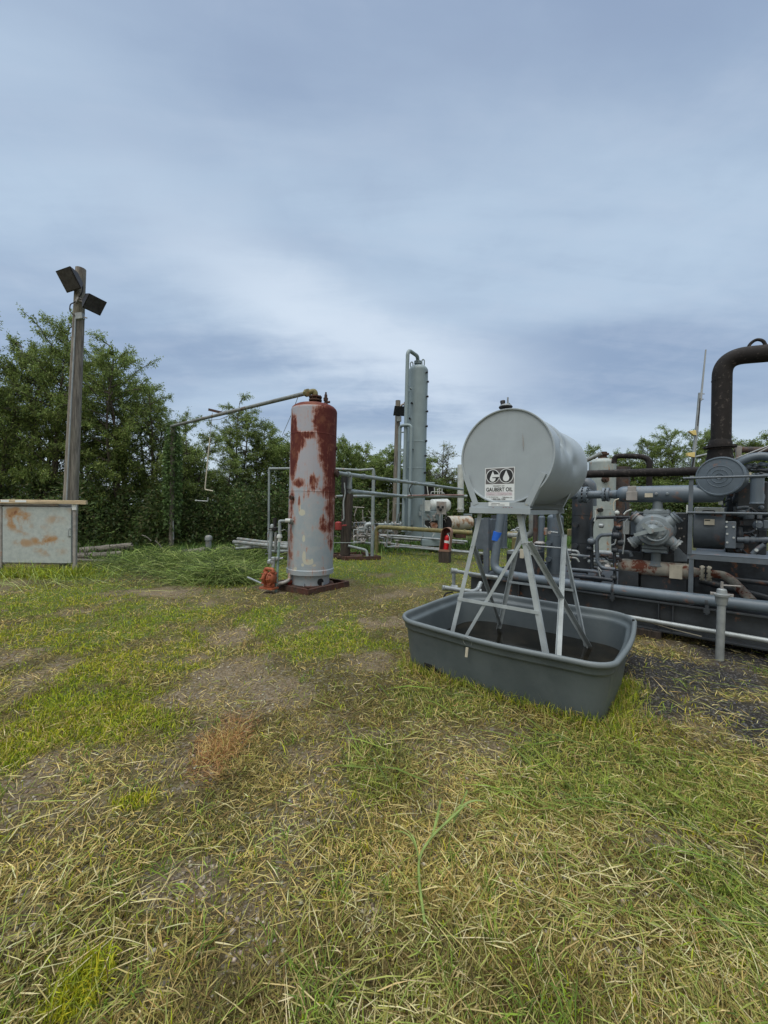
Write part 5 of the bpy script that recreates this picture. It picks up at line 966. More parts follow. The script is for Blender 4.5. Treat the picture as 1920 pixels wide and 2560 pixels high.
# decal
dO = W(*Z4(615, 513), -.0); n_ = -TW
a0 = (dO-C).dot(TA); a1 = (W(*Z4(796, 507))-C).dot(TA); z1_ = dO.z; z0_ = W(*Z4(615, 710)).z
DW, DH = a1-a0, z1_-z0_; ww = -.0005
def q4(u, v, lift=0): return L(a0+u*DW, .0118-.0016-lift, z1_-v*DH)     # u right, v down in the decal
def flat(name, pts, mat, lift, par): m = MB(); m.poly([q4(u, v, lift) for u, v in pts], -TW, .0005); return part(name, m, mat, par)
dec = flat('decal', [(0, 0), (1, 0), (1, 1), (0, 1)], M['label'], 0, t_)
flat('logo_field', [(.025, .025), (.975, .025), (.975, .50), (.025, .50)], M['labelgrey'], .0008, dec)
ra = DW/DH
def disc(cx, cy, r, n=40): return [(cx+r*math.cos(2*math.pi*k/n), cy+r*ra*math.sin(2*math.pi*k/n)) for k in range(n)]
flat('logo_ring', disc(.27, .262, .232), M['label'], .0016, dec); flat('logo_ring', disc(.725, .262, .24), M['label'], .0017, dec)
def drop(cx, cy, r, top, n=24):
    p = [(cx, cy-top)]; 
    for k in range(n+1):
        a = math.radians(-25+230*k/n); p.append((cx+r*math.cos(a), cy+r*ra*math.sin(a)))
    return p
flat('logo_letter', disc(.27, .262, .208), M['ink'], .0024, dec); flat('logo_letter', disc(.725, .262, .216), M['ink'], .0025, dec)
flat('logo_drop', drop(.272, .335, .100, .235), M['label'], .0032, dec); flat('logo_drop', drop(.722, .330, .104, .235), M['label'], .0032, dec)
flat('logo_letter', [(.26, .293), (.50, .293), (.50, .315), (.40, .318), (.26, .318)], M['ink'], .0042, dec); flat('logo_bar', [(.30, .212), (.495, .212), (.495, .290), (.29, .290)], M['label'], .0040, dec)
flat('logo_letter', [(.39, .318), (.45, .318), (.42, .40), (.34, .445), (.385, .39)], M['ink'], .0043, dec)
def tx_(s, u, v, h, width, mat=None, al='CENTER', off=0.0, par=None, base=None):
    o = text('lettering', s, 1.0, V((0, 0, 0)), TA, UP, mat or M['ink'], par or dec, 1.0, off, al); me = o.data
    xs_ = [vv_.co.dot(TA) for vv_ in me.vertices]; zs_ = [vv_.co.z for vv_ in me.vertices]; ns_ = [vv_.co.dot(TW) for vv_ in me.vertices]
    x0, x1, z0, z1 = min(xs_), max(xs_), min(zs_), max(zs_); sx = width*DW/(x1-x0); sz = h*DH/(z1-z0); P = q4(u, v, .002) if base is None else base; P = P-BASE[(par or dec).name]
    for vv_ in me.vertices:
        a = (vv_.co.dot(TA)-x0)*sx; z_ = (vv_.co.z-z0)*sz; dn = (vv_.co.dot(TW)-min(ns_))*.6; vv_.co = P+TA*a+UP*z_+TW*(dn-.0006)
    return o
tx_('PROPERTY OF', .29, .575, .030, .38, off=.01); tx_('GAUBERT OIL', .05, .725, .118, .89, off=.018)
flat('rule_line', [(.05, .747), (.93, .747), (.93, .757), (.05, .757)], M['pink'], .001, dec); tx_('COMPANY INCORPORATED', .05, .822, .045, .88, M['pink'], off=.02); flat('rule_line', [(.05, .836), (.93, .836), (.93, .845), (.05, .845)], M['pink'], .001, dec)
tx_('1111 St. Patrick Hwy.', .05, .915, .032, .42, off=.01); tx_('Thibodaux, LA', .61, .925, .036, .32, off=.01); tx_('1-800-256-1250', .25, .98, .042, .46, off=.02)
# small sticker on the saddle
s0 = W(*Z4(638, 720), -.01); s1 = W(*Z4(765, 746), -.01); m = MB(); sc = L(((s0-C).dot(TA)+(s1-C).dot(TA))/2, -.0115, (s0.z+s1.z)/2); m.box(sc, TA*((s1-s0).dot(TA))/2, TW*.0008, UP*(s0.z-s1.z)/2); st = part('sticker', m, M['label'], t_)
for k, (u0, u1, v_) in enumerate(((.15, .55, .35), (.12, .40, .7), (.48, .78, .7))):
    m = MB(); a = s0.lerp(V((s1.x, s1.y, s0.z)), (u0+u1)/2); m.box(L((a-C).dot(TA), -.0128, s0.z-(s0.z-s1.z)*v_), TA*(u1-u0)*(s1-s0).dot(TA)/2, TW*.0004, UP*.0022); part('print_line', m, M['labelgrey'], st)
m = MB(); q = W(*Z4(872, 735), -.012); m.box(L((q-C).dot(TA), -.0115, q.z), TA*.012, TW*.001, UP*.006); part('sticker', m, M['plate'], t_)
m = MB()
for x_ in (672, 735, 750, 770, 785): q = W(*Z4(x_, 752), -.0); m.box(L((q-C).dot(TA), -.0245, q.z-.001), TA*.006, TW*.001, UP*.002)
part('red_marks', m, M['redbox'], t_)
# hoist eye at the rear, hidden outlet
m = MB(); q = fc+TW*(LT+.03)-UP*(TR-.05); m.tube([q, q+TW*.1], .02, 10); part('outlet', m, M['galv'], t_)

# ------------------------------------------------------------------ grey stock trough
HX, HY = 1.045, .945; TZ = .53
t_ = thing('stock_trough', 'large dark grey plastic trough with a rolled rim holding dirty water', 'trough', TC)
def rr_ring(off, z, r0=.38, n=11):
    hx, hy = HX+off, HY+off; pts = []
    for sx_, sy_, a0_, r0 in ((1, 1, 0, .36), (-1, 1, 90, .50), (-1, -1, 180, .34), (1, -1, 270, .24)):
        r = max(.07, r0+off); cx_, cy_ = sx_*(hx-r), sy_*(hy-r)
        for k in range(n): a = R(a0_+90*k/(n-1)); pts.append((cx_+r*math.cos(a), cy_+r*math.sin(a)))
    o = []
    for i in range(len(pts)):
        p, q_ = V(pts[i]), V(pts[(i+1) % len(pts)])
        m_ = 7 if (p-q_).length > .3 else 1
        for k in range(m_):
            s_ = p.lerp(q_, k/m_); sag = 0
            if m_ > 1: sag = -.012*math.sin(math.pi*k/m_); cc_ = s_.normalized()*0; bl_ = .030*math.sin(math.pi*k/m_); s_ = V((s_[0]+(bl_ if abs(s_[0]) > hx-.01 else 0)*(1 if s_[0] > 0 else -1), s_[1]+(bl_ if abs(s_[1]) > hy-.01 else 0)*(1 if s_[1] > 0 else -1)))
            o.append(TC+PA*(s_[0])+PW*(s_[1])+UP*(z+(sag if z > .3 else 0)+.004*mnoise.noise(V((s_[0]*2, s_[1]*2, z)))))
    return o
rings = [(-.105, -.02), (-.10, .02), (-.075, .22), (-.052, .395), (-.046, .412), (-.030, .420), (-.026, .432), (-.024, .470), (-.014, .480), (-.002, .486), (.003, .497), (.003, .512), (-.003, .524), (-.014, .530), (-.026, .528), (-.036, .518), (-.042, .500), (-.048, .470), (-.056, .450), (-.078, .441), (-.092, .430), (-.098, .410), (-.118, .20), (-.150, .06), (-.20, .045)]
m = MB(); n0_ = None
for off, z in rings:
    rg_ = rr_ring(off, z*TZ/.53); n0_ = len(rg_); m.v += [tuple(p) for p in rg_]
for i in range(len(rings)-1):
    for k in range(n0_): k2 = (k+1) % n0_; m.f.append((i*n0_+k, i*n0_+k2, (i+1)*n0_+k2, (i+1)*n0_+k))
m.f.append(tuple(range(n0_))); m.f.append(tuple((len(rings)-1)*n0_+k for k in range(n0_)))
mt, tt, bs = newmat('trough_plastic'); oc = tt.new('ShaderNodeTexCoord').outputs['Object']; sz_ = tt.sep(oc)[2]; n1_ = tt.noise(oc, 2.5, 6, .6); n2_ = tt.noise(oc, 22, 6, .65)
c_ = tt.mix(tt.sm(n1_, .3, .7), (.060, .076, .084), (.088, .107, .116)); geo = tt.new('ShaderNodeNewGeometry').outputs['Normal']
rx_, ry_ = tt.sep(oc)[0], tt.sep(oc)[1]; aa = tt.m('ABSOLUTE', tt.m('ADD', tt.m('MULTIPLY', rx_, PA.x), tt.m('MULTIPLY', ry_, PA.y))); bb = tt.m('ABSOLUTE', tt.m('ADD', tt.m('MULTIPLY', rx_, PW.x), tt.m('MULTIPLY', ry_, PW.y)))
inner = tt.sm(tt.vm('DOT_PRODUCT', geo, tt.comb(rx_, ry_, 0.0)), -.1, -.3)
mud = tt.m('MULTIPLY', inner, tt.sm(tt.m('ADD', sz_, tt.m('MULTIPLY', tt.m('SUBTRACT', n1_, .5), .25)), .30, .22)); c_ = tt.mix(tt.m('MULTIPLY', mud, tt.sm(n2_, .3, .6)), c_, (.16, .13, .09))
c_ = tt.mix(tt.m('MULTIPLY', tt.sm(tt.m('ADD', sz_, tt.m('MULTIPLY', n2_, .12)), .12, .04), .35), c_, (.09, .08, .06)); c_ = tt.mix(tt.m('MULTIPLY', tt.sm(n2_, .58, .75), .35), c_, (.12, .135, .135))
c_ = tt.mix(tt.m('MULTIPLY', tt.sm(sz_, TZ-.05, TZ-.01), .6), c_, (.16, .185, .195)); tt.put(bs.inputs['Base Color'], c_); tt.put(bs.inputs['Roughness'], tt.m('ADD', .34, tt.m('MULTIPLY', n2_, .2))); bs.inputs['Specular IOR Level'].default_value = .4  # rim colour lightened by height, painting the light its lip catches
bp = tt.new('ShaderNodeBump'); bp.inputs['Strength'].default_value = .12; bp.inputs['Distance'].default_value = .01; tt.put(bp.inputs['Height'], tt.m('ADD', tt.noise(oc, 90, 3, .6), n1_)); tt.put(bs.inputs['Normal'], bp.outputs[0])
part('basin', m, mt, t_, 0, 50)
for a0_, a1_ in ((-.66, -.30), (.18, .56)):
    m = MB(); yb = -(HY-.095); m.box(TC+PA*(a0_+a1_)/2+PW*(yb-.006)+UP*.075, PA*(a1_-a0_)/2, PW*.008, UP*.032); part('fork_slot', m, M['black'], t_, .004)  # slots are not cut; black blocks paint the shade of the recesses
m = MB(); q = TC+PA*(HX-.03)+PW*(HY-.35)+UP*.525; m.lathe(q, UP, [(0, .012), (.02, .012)], 8); part('plug', m, M['black'], t_)
# water
wm, tt, bs = newmat('murky_water'); oc = tt.new('ShaderNodeTexCoord').outputs['Object']; wn = tt.noise(oc, 3, 6, .65)
tt.put(bs.inputs['Base Color'], tt.mix(tt.sm(wn, .45, .7), (.005, .0045, .003), (.016, .013, .008))); tt.put(bs.inputs['Roughness'], tt.m('ADD', .04, tt.m('MULTIPLY', tt.sm(wn, .5, .7), .12))); bs.inputs['Specular IOR Level'].default_value = .35
bp = tt.new('ShaderNodeBump'); bp.inputs['Strength'].default_value = .05; tt.put(bp.inputs['Height'], tt.noise(oc, 9, 3, .5)); tt.put(bs.inputs['Normal'], bp.outputs[0])
m = MB(); rg_ = rr_ring(-.122, .15); m.v += [(p[0], p[1], .15) for p in rg_]; m.f.append(tuple(range(len(rg_)))); o_ = part('water', m, wm, None, loc=TC); o_['kind'] = 'structure'
# debris floating
cx_ = rng.uniform(-.7, .7, 160); cy_ = rng.uniform(-.6, .6, 160)
# tag hanging on the rim
q = on(*Z4(513, 1555), TC-PW*(HY+.0), PW); tg = thing('tag', 'small pale tag hanging from a wire loop on the trough rim', 'tag', q)
m = MB(); lp = [q-PW*.015+PA*(.043*math.sin(a)-.0)+UP*(.0-.047*math.cos(a)+.0)+PW*(.02*math.cos(a)) for a in [2*math.pi*k/20+.6 for k in range(19)]]; lp = [p-UP*.02 for p in lp]; m.tube(lp, .0025, 6); part('wire_loop', m, M['wire'], tg)
m = MB(); q2 = q-PW*.03-UP*.115+PA*.002; m.box(q2, PA*.013+UP*.0, PW*.002, UP*.046+PA*.004); part('card', m, M['plate'], tg, .001)
# ------------------------------------------------------------------ compressor skid
SO = on(1172, 1438, V((0, 0, .5)), UP); SU = V((.76, -.65, 0)).normalized(); SV = V((.65, .76, 0)).normalized()
def K(px, py, v=0.0): return on(px, py, SO+SV*v, SV)
def S(u, v, z): return V((SO.x, SO.y, 0))+SU*u+SV*v+UP*z
def uz(p): return (p-SO).dot(SU), p.z
def kbox(zn, x0, y0, x1, y1, v, dv_, mat, name, par, bev=.006, label=None):
    a, b_ = K(*zn(x0, y1), v), K(*zn(x1, y0), v); u0, zA = uz(a); u1, zB = uz(b_); m = MB(); m.box(S((u0+u1)/2, v+dv_/2, (zA+zB)/2), SU*(u1-u0)/2, SV*dv_/2, UP*(zB-zA)/2); return part(name, m, mat, par, bev, label=label)
sk = thing('skid_base', 'long dark grey steel skid beam carrying the compressor', 'skid', S(3, 1.4, .1))
ST = .5
for v0 in (0.0, 2.7):
    m = MB(); m.box(S(3.4, v0+.09, ST-.012), SU*3.4, SV*.09, UP*.012); m.box(S(3.4, v0+.09, .115), SU*3.4, SV*.09, UP*.012); m.box(S(3.4, v0+.09, .305), SU*3.4, SV*.006, UP*.178); part('beam', m, M['compd'], sk, .003)
m = MB(); m.box(S(.012, 1.4, .3), SU*.008, SV*1.3, UP*.19); part('end_plate', m, M['compd'], sk)
m = MB(); m.box(S(3.4, 1.4, ST-.03), SU*3.35, SV*1.2, UP*.012); part('deck', m, M['compd'], sk)
for (x_) in (785, 900):
    u0 = uz(K(*Z6(x_, 1060), .0))[0]; m = MB(); m.box(S(u0, .045, .305), SU*.006, SV*.04, UP*.178); part('stiffener', m, M['compd'], sk)
for u0 in (.35, .9, 4.6, 5.3): m = MB(); m.box(S(u0, .045, .305), SU*.006, SV*.04, UP*.178); part('stiffener', m, M['compd'], sk)
for i, (u0, lab) in enumerate(((uz(K(*Z6(690, 1200), 0))[0], 'dark timber block under the skid beside the trough corner'), (.35, 'dark timber block under the left end of the skid'), (4.9, 'dark timber block under the skid at the right edge'))):
    m = MB(); m.box(S(u0, .35, .05), SU*.16, SV*.38, UP*.055); single('timber_block', lab, 'timber', m, M['dwood'], S(u0, .35, 0), None, .01)
# big pipe along the skid front
t_ = thing('header_pipe', 'thick grey pipe with blue tape that drops down and runs along the skid', 'pipe', S(2, .06, ST))
m = MB(); m.pipe([K(*Z4(722, 700), .25), K(*Z4(715, 790), .22), K(*Z4(668, 1128), .10), K(*Z4(760, 1165), .06), K(*Z4(1100, 1215), .06), K(*Z4(1659, 1283), .06), S(5.9, .06, .64)], .072, .14, 18); part('pipe', m, M['bluepipe'], t_)
m = MB(); p0, p1 = K(*Z4(683, 955), .15), K(*Z4(694, 902), .155); m.tube([p0, p1], .0745, 18); part('tape', m, M['tape'], t_)
for x_, y_ in ((425, 870), (1172, 970)):
    q = K(*Z6(x_, y_), .06); u0 = uz(q)[0]; m = MB(); m.lathe(S(u0-.02, .06, q.z), SU, [(0, .078), (.03, .078)], 18); m.tube([S(u0, .0, q.z-.03), S(u0, -.0, ST-.08)], .022, 8); m.box(S(u0, .0, ST-.03), SU*.03, SV*.02, UP*.03); part('clamp', m, M['compd'], t_)
# conduit in front of the skid, stanchion
t_ = thing('conduit_run', 'light grey pipe running low in front of the skid', 'pipe', S(3.5, -.15, .35))
a, b_ = K(*Z6(660, 1112), -.12), K(*Z6(1659, 1283), -.12); m = MB(); m.tube([a-(b_-a)*.5, b_+(b_-a)*.6], .030, 12); part('pipe', m, M['galv'], t_)
m = MB(); m.tube([K(*Z6(665, 1120), -.11), K(*Z6(900, 1190), -.10), K(*Z6(1130, 1248), -.09)], .006, 6); part('wire', m, M['plate'], t_)
q = G(*Z6(1272, 1432)); t_ = thing('pipe_stanchion', 'weathered galvanised stub post with a clamp cap before the skid', 'post', q)
qt = on(*Z6(1288, 985), q, SV); m = MB(); m.tube([q-V((0, 0, .1)), qt], .040, 16); part('post', m, M['galv'], t_)
m = MB(); m.lathe(qt-UP*.01, UP, [(0, .05), (.05, .058), (.09, .06), (.095, .078), (.12, .08), (.125, .05), (.17, .045), (.18, .03)], 16); part('cap', m, M['galv'], t_)
m = MB(); m.box(qt+UP*.105, SU*.10, SV*.03, UP*.012); m.tube([qt+UP*.17, qt+UP*.25+SU*.0], .014, 8); m.tube([qt+UP*.21, qt+UP*.22+SU*.16], .008, 6); part('clamp', m, M['zinc'], t_)
# small drain piping at the left end of the skid
t_ = thing('drain_pipework', 'pale small-bore pipe fittings at the left end of the skid', 'pipework', D(*Z4(425, 1240), 5.9))
Yd = 5.9
m = MB(); m.pipe([D(*Z4(425, 1245), Yd), D(*Z4(425, 1140), Yd), D(*Z4(600, 1168), Yd+.1), D(*Z4(690, 1180), Yd+.1)], .028, .03, 10); part('pipe', m, M['galv'], t_)
m = MB(); m.pipe([D(*Z4(368, 1242), Yd-.2), D(*Z4(540, 1268), Yd-.2), D(*Z4(572, 1255), Yd-.1), D(*Z4(590, 1212), Yd)], .034, .05, 10); part('pipe', m, M['galv'], t_)
for x_, y_ in ((425, 1138), (425, 1240), (372, 1243), (500, 1262), (570, 1262)):
    m = MB(); q = D(*Z4(x_, y_), Yd-.1); m.lathe(q-V((.04, 0, 0)), (1, 0, -.1), [(0, .042), (.03, .042), (.04, .036), (.09, .042)], 10); part('fitting', m, M['galv'], t_)
m = MB(); m.pipe([D(*Z4(420, 1270), Yd-.2), D(*Z4(375, 1275), Yd-.2), D(*Z4(362, 1310), Yd-.2)], .014, .08, 6); part('hose', m, M['hose'], t_)

# ------------------------------------------------------------------ compressor
cp = thing('gas_compressor', 'grey compressor cylinder with handwheel and flanged bottles above and below', 'compressor', S(2.6, .9, ST))
VB = .75
def kp(zn, x, y, v=VB): return K(*zn(x, y), v)
CP = M['cyl']
# upper bottle
a, b_ = kp(Z5, 455, 1330), kp(Z5, 1060, 1320); b_.z = a.z = (a.z+b_.z)/2; pxm = 962/(K(*Z5(760, 1325), VB).dot(Fw)); rb_ = 66*.31344/pxm
d = (b_-a).normalized(); Lb = (b_-a).length+.25
m = MB(); m.lathe(a, d, [(-.0, rb_*.55), (.02, rb_*.75), (.05, rb_*.92), (.09, rb_), (Lb*.8, rb_), (Lb*.805, rb_*1.01), (Lb*.81, rb_), (Lb, rb_), (Lb+.06, rb_*.8), (Lb+.09, rb_*.4)], 36); part('upper_bottle', m, M['bluepipe'], cp)
f1, f0 = kp(Z5, 368, 1335), kp(Z5, 190, 1350); f1.z = a.z; f0.z = a.z; rp_ = rb_*.52
m = MB(); m.lathe(f1, (a-f1), [(0, rp_), ((a-f1).length*.6, rp_), ((a-f1).length, rb_*.6)], 24, False); m.tube([f0-(f1-f0)*.3, f1], rp_, 24); part('inlet_pipe', m, M['bluepipe'], cp)
m = MB(); m.flange(f1-d*.03, d, rp_*1.72, .035, 12, bs=.011); m.flange(f1+d*.03, d, rp_*1.72, .035, 0); part('flange', m, M['bluepipe'], cp)
m = MB(); m.flange(f0-d*.04, d, rp_*2.1, .05, 12, bs=.015); m.flange(f0+d*.035, d, rp_*2.1, .05, 12, bs=.015); part('flange', m, M['bluepipe'], cp)
q = f0-(f1-f0)*.3; m = MB(); m.pipe([q, q-d*.18, q-d*.30-UP*.1, q-d*.32-UP*.4], rp_*1.05, .12, 18); part('elbow', m, M['bluepipe'], cp)
m = MB(); q = kp(Z5, 573, 1330, VB-.16); m.box(q-UP*.02, SU*.07, SV*.03, UP*.065); m.box(q+UP*.085, SU*.055, SV*.02, UP*.045); part('bracket_box', m, M['zinc'], cp, .006)
kbox(Z5, 675, 1317, 740, 1350, VB-rb_-.004, .006, M['plate'], 'nameplate', cp, .001)
m = MB()
for x_ in (768, 855): q = kp(Z5, x_, 1322, VB-rb_-.01); m.lathe(q, SV*-1, [(-.02, .02), (.015, .02), (.02, .014)], 10)
part('boss', m, CP, cp)
m = MB(); p0, p1 = kp(Z6, 778, 175), kp(Z6, 778, 240); m.tube([p0+UP*.03, p1], .078*.8, 20); m.lathe(p1+UP*.02, -UP, [(0, .075), (.03, .10)], 20); part('neck', m, CP, cp)
q = kp(Z6, 776, 260); u0, z0 = uz(q); m = MB(); hw = .155; m.box(S(u0, VB, z0+.01), SU*hw, SV*hw, UP*.022); m.box(S(u0, VB, z0-.033), SU*hw, SV*hw, UP*.018)
for i in (-1, 1):
    for j in (-1, 0, 1): m.lathe(S(u0+i*hw*.8, VB+j*hw*.8, z0-.07), UP, [(0, .013), (.12, .013)], 6)
part('flange', m, CP, cp, .004)
# cylinder body
cc = kp(Z6, 762, 400); cz0 = cc.z; u0 = uz(cc)[0]; RB = 128*.31344/pxm
m = MB(); m.lathe(S(u0, VB-.30, cz0), SV, [(-.03, RB*.35), (-.01, RB*.60), (.0, RB*.62), (.02, RB*.64), (.03, RB*.86), (.06, RB*.93), (.14, RB), (.55, RB), (.62, RB*.9), (.9, RB*.88)], 40); part('cylinder', m, CP, cp)
m = MB(); m.box(S(u0, VB, cz0+.17), SU*.13, SV*.15, UP*.07); m.box(S(u0, VB, cz0-.20), SU*.13, SV*.15, UP*.06); part('cylinder_port_block', m, CP, cp, .025)
for (ang, nm) in ((38, 1), (142, 1), (-36, 0), (216, 0)):
    e = SU*math.cos(R(ang))+UP*math.sin(R(ang)); q = S(u0, VB-.17, cz0)+e*RB*.8; m = MB(); m.lathe(q, e, [(-.04, .10), (.06, .075), (.10, .065), (.105, .085), (.13, .085)], 20); o = part('valve_port', m, CP, cp)
    m = MB(); m.flange(q+e*.145, e, .088, .022, 6, bs=.010); part('valve_cover', m, M['galv' if not nm else 'comp'], o)
for k in range(12):
    a = 2*math.pi*k/12+.2; e = SU*math.cos(a)+UP*math.sin(a); m = MB(); m.lathe(S(u0, VB-.33, cz0)+e*RB*.50, SV, [(0, .014), (.05, .014)], 6); part('head_bolt', m, M['galv'], cp)
hp = S(u0-.01, VB-.36, cz0+.01); m = MB(); m.lathe(hp, -SV, [(-.05, .09), (0, .075), (.03, .045), (.06, .035), (.12, .03), (.13, .03)], 20); part('hub', m, CP, cp)
hw_ = hp-SV*.13; m = MB(); RW = .135
tgt = [kp(Z6, 592, 440, VB-.5), kp(Z6, 850, 385, VB-.5), kp(Z6, 655, 348, VB-.5)]
for g_ in tgt: m.bar(hw_, g_, .050, .03, SV)
m.lathe(hw_, SV, [(-.03, .04), (.03, .045)], 14); wheel = part('handwheel', m, M['pipe'], cp)
m = MB(); c0 = hw_+SU*.06; m.tube([c0+SU*RW*math.cos(a)+UP*RW*math.sin(a) for a in [R(v) for v in range(-140, 21, 10)]], .011, 8); part('wheel_rim', m, CP, wheel)
q = kp(Z6, 765, 550); u1, z1 = uz(q); m = MB(); m.box(S(u0, VB, z1+.03), SU*.15, SV*.15, UP*.022); m.box(S(u0, VB, z1-.02), SU*.15, SV*.15, UP*.020); part('flange', m, CP, cp, .004)
p0, p1 = kp(Z6, 765, 575), kp(Z6, 765, 660); m = MB(); m.tube([p0, p1], .062, 20); m.lathe(p1+UP*.03, -UP, [(0, .062), (.05, .11), (.07, .13)], 20, False); part('neck', m, CP, cp)
# lower bottle
a, b_ = kp(Z6, 500, 690), kp(Z6, 1010, 722); zc = (a.z+b_.z)/2; u_a, u_b = uz(a)[0], uz(b_)[0]; rl = 60*.31344/pxm
m = MB(); m.lathe(S(u_a, VB, zc), SU, [(-.06, rl*.5), (-.04, rl*.8), (0, rl*.97), (.02, rl), (u_b-u_a, rl), (u_b-u_a+.10, rl*.6), (u_b-u_a+.16, rl*.5)], 36); part('lower_bottle', m, M['peel'], cp)
kbox(Z6, 870, 683, 978, 783, VB-rl-.02, .02, M['plate'], 'nameplate', cp, .003)
m = MB(); ue = u_b+.17; m.flange(S(ue, VB, zc), SU, rl*.95, .03, 8, bs=.012); m.flange(S(ue+.075, VB, zc), SU, rl*.95, .03, 8, bs=.012); part('flange', m, M['plate'], cp)
m = MB(); m.pipe([S(ue+.08, VB, zc), S(ue+.22, VB, zc), S(ue+.30, VB, zc-.05), K(*Z6(1530, 965), VB-.3)], .055, .1, 14); part('discharge_pipe', m, M['peel'], cp)
m = MB(); m.tube([kp(Z6, 1360, 790, VB+.1), kp(Z6, 1700, 830, VB+.1)], .035, 10); m.tube([kp(Z6, 1120, 800, VB+.3), kp(Z6, 1700, 960, VB+.2)], .05, 10); part('deck_pipe', m, M['compd'], cp)
kbox(Z6, 462, 735, 625, 880, VB-.12, .5, M['compd'], 'pedestal', cp); kbox(Z6, 640, 760, 1010, 905, VB-.02, .9, M['compd'], 'pedestal', cp); kbox(Z6, 470, 605, 1018, 640, VB+.1, .9, M['compd'], 'bed_plate', cp)
kbox(Z6, 640, 520, 668, 610, VB+.05, .1, M['compd'], 'support', cp); m = MB(); m.poly([K(*Z6(x_, y_), VB+.02) for x_, y_ in ((910, 530), (935, 530), (1015, 612), (1015, 650), (910, 650))], SV, .03); part('support', m, M['comp'], cp)
kbox(Z6, 860, 262, 1022, 612, VB+.35, .8, M['compd'], 'crankcase', cp, .02); kbox(Z6, 560, 255, 700, 330, VB+.4, .5, M['compd'], 'crankcase_cover', cp, .02)
m = MB()
for k in range(14):
    x0, y0 = rs.uniform(860, 1010), rs.uniform(275, 480); q = kp(Z6, x0, y0, VB+.3); m.lathe(q, -SV, [(0, .012), (.03, .012)], 6)
part('case_bolt', m, M['zinc'], cp)
for pts in (((880, 290), (905, 340), (940, 330), (930, 280), (900, 285)), ((870, 310), (890, 360), (930, 345)), ((910, 400), (890, 450), (900, 480))):
    m = MB(); m.pipe([kp(Z6, x_, y_, VB-.05) for x_, y_ in pts], .010, .03, 6); part('tubing', m, M['galv'], cp)

# panel, tubing loops and scrubbers on the left half of the skid
def vessel(label, x, yt, yb, wpx, v, zn, mat, dome=True, group=None, extra=None):
    q = K(*zn(x, (yt+yb)/2), v); s_ = 1.0/ (962/q.dot(Fw) if False else 962/((q-O).dot(Fw))); sc = {Z5: .31344, Z6: .31344, Y5: .22905, Z4: .40989}[zn]; r = wpx*sc*s_/2
    top = K(*zn(x, yt), v); bot = K(*zn(x, yb), v); t_ = thing('scrubber_vessel', label, 'vessel', bot, group); h = top.z-bot.z
    pr = [(-.02, r*1.12), (.0, r*1.12), (.005, r), (h*.33, r), (h*.332, r*1.01), (h*.34, r), (h*.66, r), (h*.662, r*1.01), (h*.67, r), (h-(.5*r if dome else 0), r)]
    pr += [(h-.5*r+.5*r*math.sin(a), r*math.cos(a)**.8) for a in (.3, .6, .9, 1.2, 1.45)] if dome else [(h, r*.98)]
    m = MB(); m.lathe((top.x, top.y, bot.z), UP, pr, 36); part('shell', m, mat, t_)
    m = MB(); m.flange((top.x, top.y, top.z+.02), UP, r*.55, .04, 6, bs=.012); part('top_flange', m, mat, t_)
    for f in (.3, .55):
        m = MB(); c_ = V((top.x, top.y, bot.z+h*f)); m.tube([c_-SV*r*.9-SU*r*.2, c_-SV*(r+.10)-SU*r*.3], .028, 10); m.flange(c_-SV*(r+.1)-SU*r*.3, -SV, .05, .02, 0); part('nozzle', m, mat, t_)
    return t_
GV = 'dark vertical vessels on the skid'
vessel('slim dark vertical vessel standing directly left of the compressor tubing', 182, 60, 715, 150, 1.5, Z6, M['compd'], True, GV)
vessel('blue-grey vertical vessel seen between the legs of the fuel tank stand, right one', 912, 110, 800, 165, 1.5, Y5, M['bluepipe'], True, GV)
vessel('thin blue-grey vertical vessel next to the wider one behind the tank stand', 762, 130, 800, 68, 1.3, Y5, M['bluepipe'], True, GV)
vessel('blue-grey vertical vessel behind the pipe with blue tape', 342, 40, 470, 90, 1.0, Y5, M['bluepipe'], True, GV)
t_ = thing('control_cabinet', 'flat grey cabinet on posts behind the left leg of the tank stand', 'cabinet', K(*Y5(120, 700), .5))
kbox(Y5, 22, 165, 218, 490, .5, .22, M['comp'], 'cabinet_body', t_, .008)
a, b_ = K(*Y5(158, 750), .35), K(*Y5(158, 150), .35); m = MB(); m.bar(a, b_, .10, .05, SV); part('post', m, M['comp'], t_)
m = MB(); m.bar(K(*Y5(45, 470), .4), K(*Y5(120, 720), .4), .03, .03, SV); part('brace', m, M['comp'], t_)
a, b_ = K(*Y5(240, 300), .75), K(*Y5(240, 140), .75); m = MB(); m.bar(K(*Y5(240, 720), .75), K(*Y5(240, 120), .75), .10, .04, SV); part('post', m, M['compd'], t_)
m = MB()
for y_ in (570, 600, 635): m.lathe(K(*Y5(112, y_), .45), -SV, [(0, .03), (.03, .03)], 10)
part('knockout', m, M['black'], t_)
t_ = thing('battery_box', 'low black box with a pale lid behind the tank stand', 'box', K(*Y5(530, 750), .6))
kbox(Y5, 372, 542, 688, 752, .6, .5, M['compd'], 'box_body', t_, .01); kbox(Y5, 385, 515, 480, 545, .55, .3, M['galv'], 'lid', t_, .005); kbox(Y5, 520, 495, 565, 590, .50, .03, M['plate'], 'label_plate', t_, .003); kbox(Y5, 620, 528, 680, 555, .55, .2, M['white'], 'lid', t_, .005)
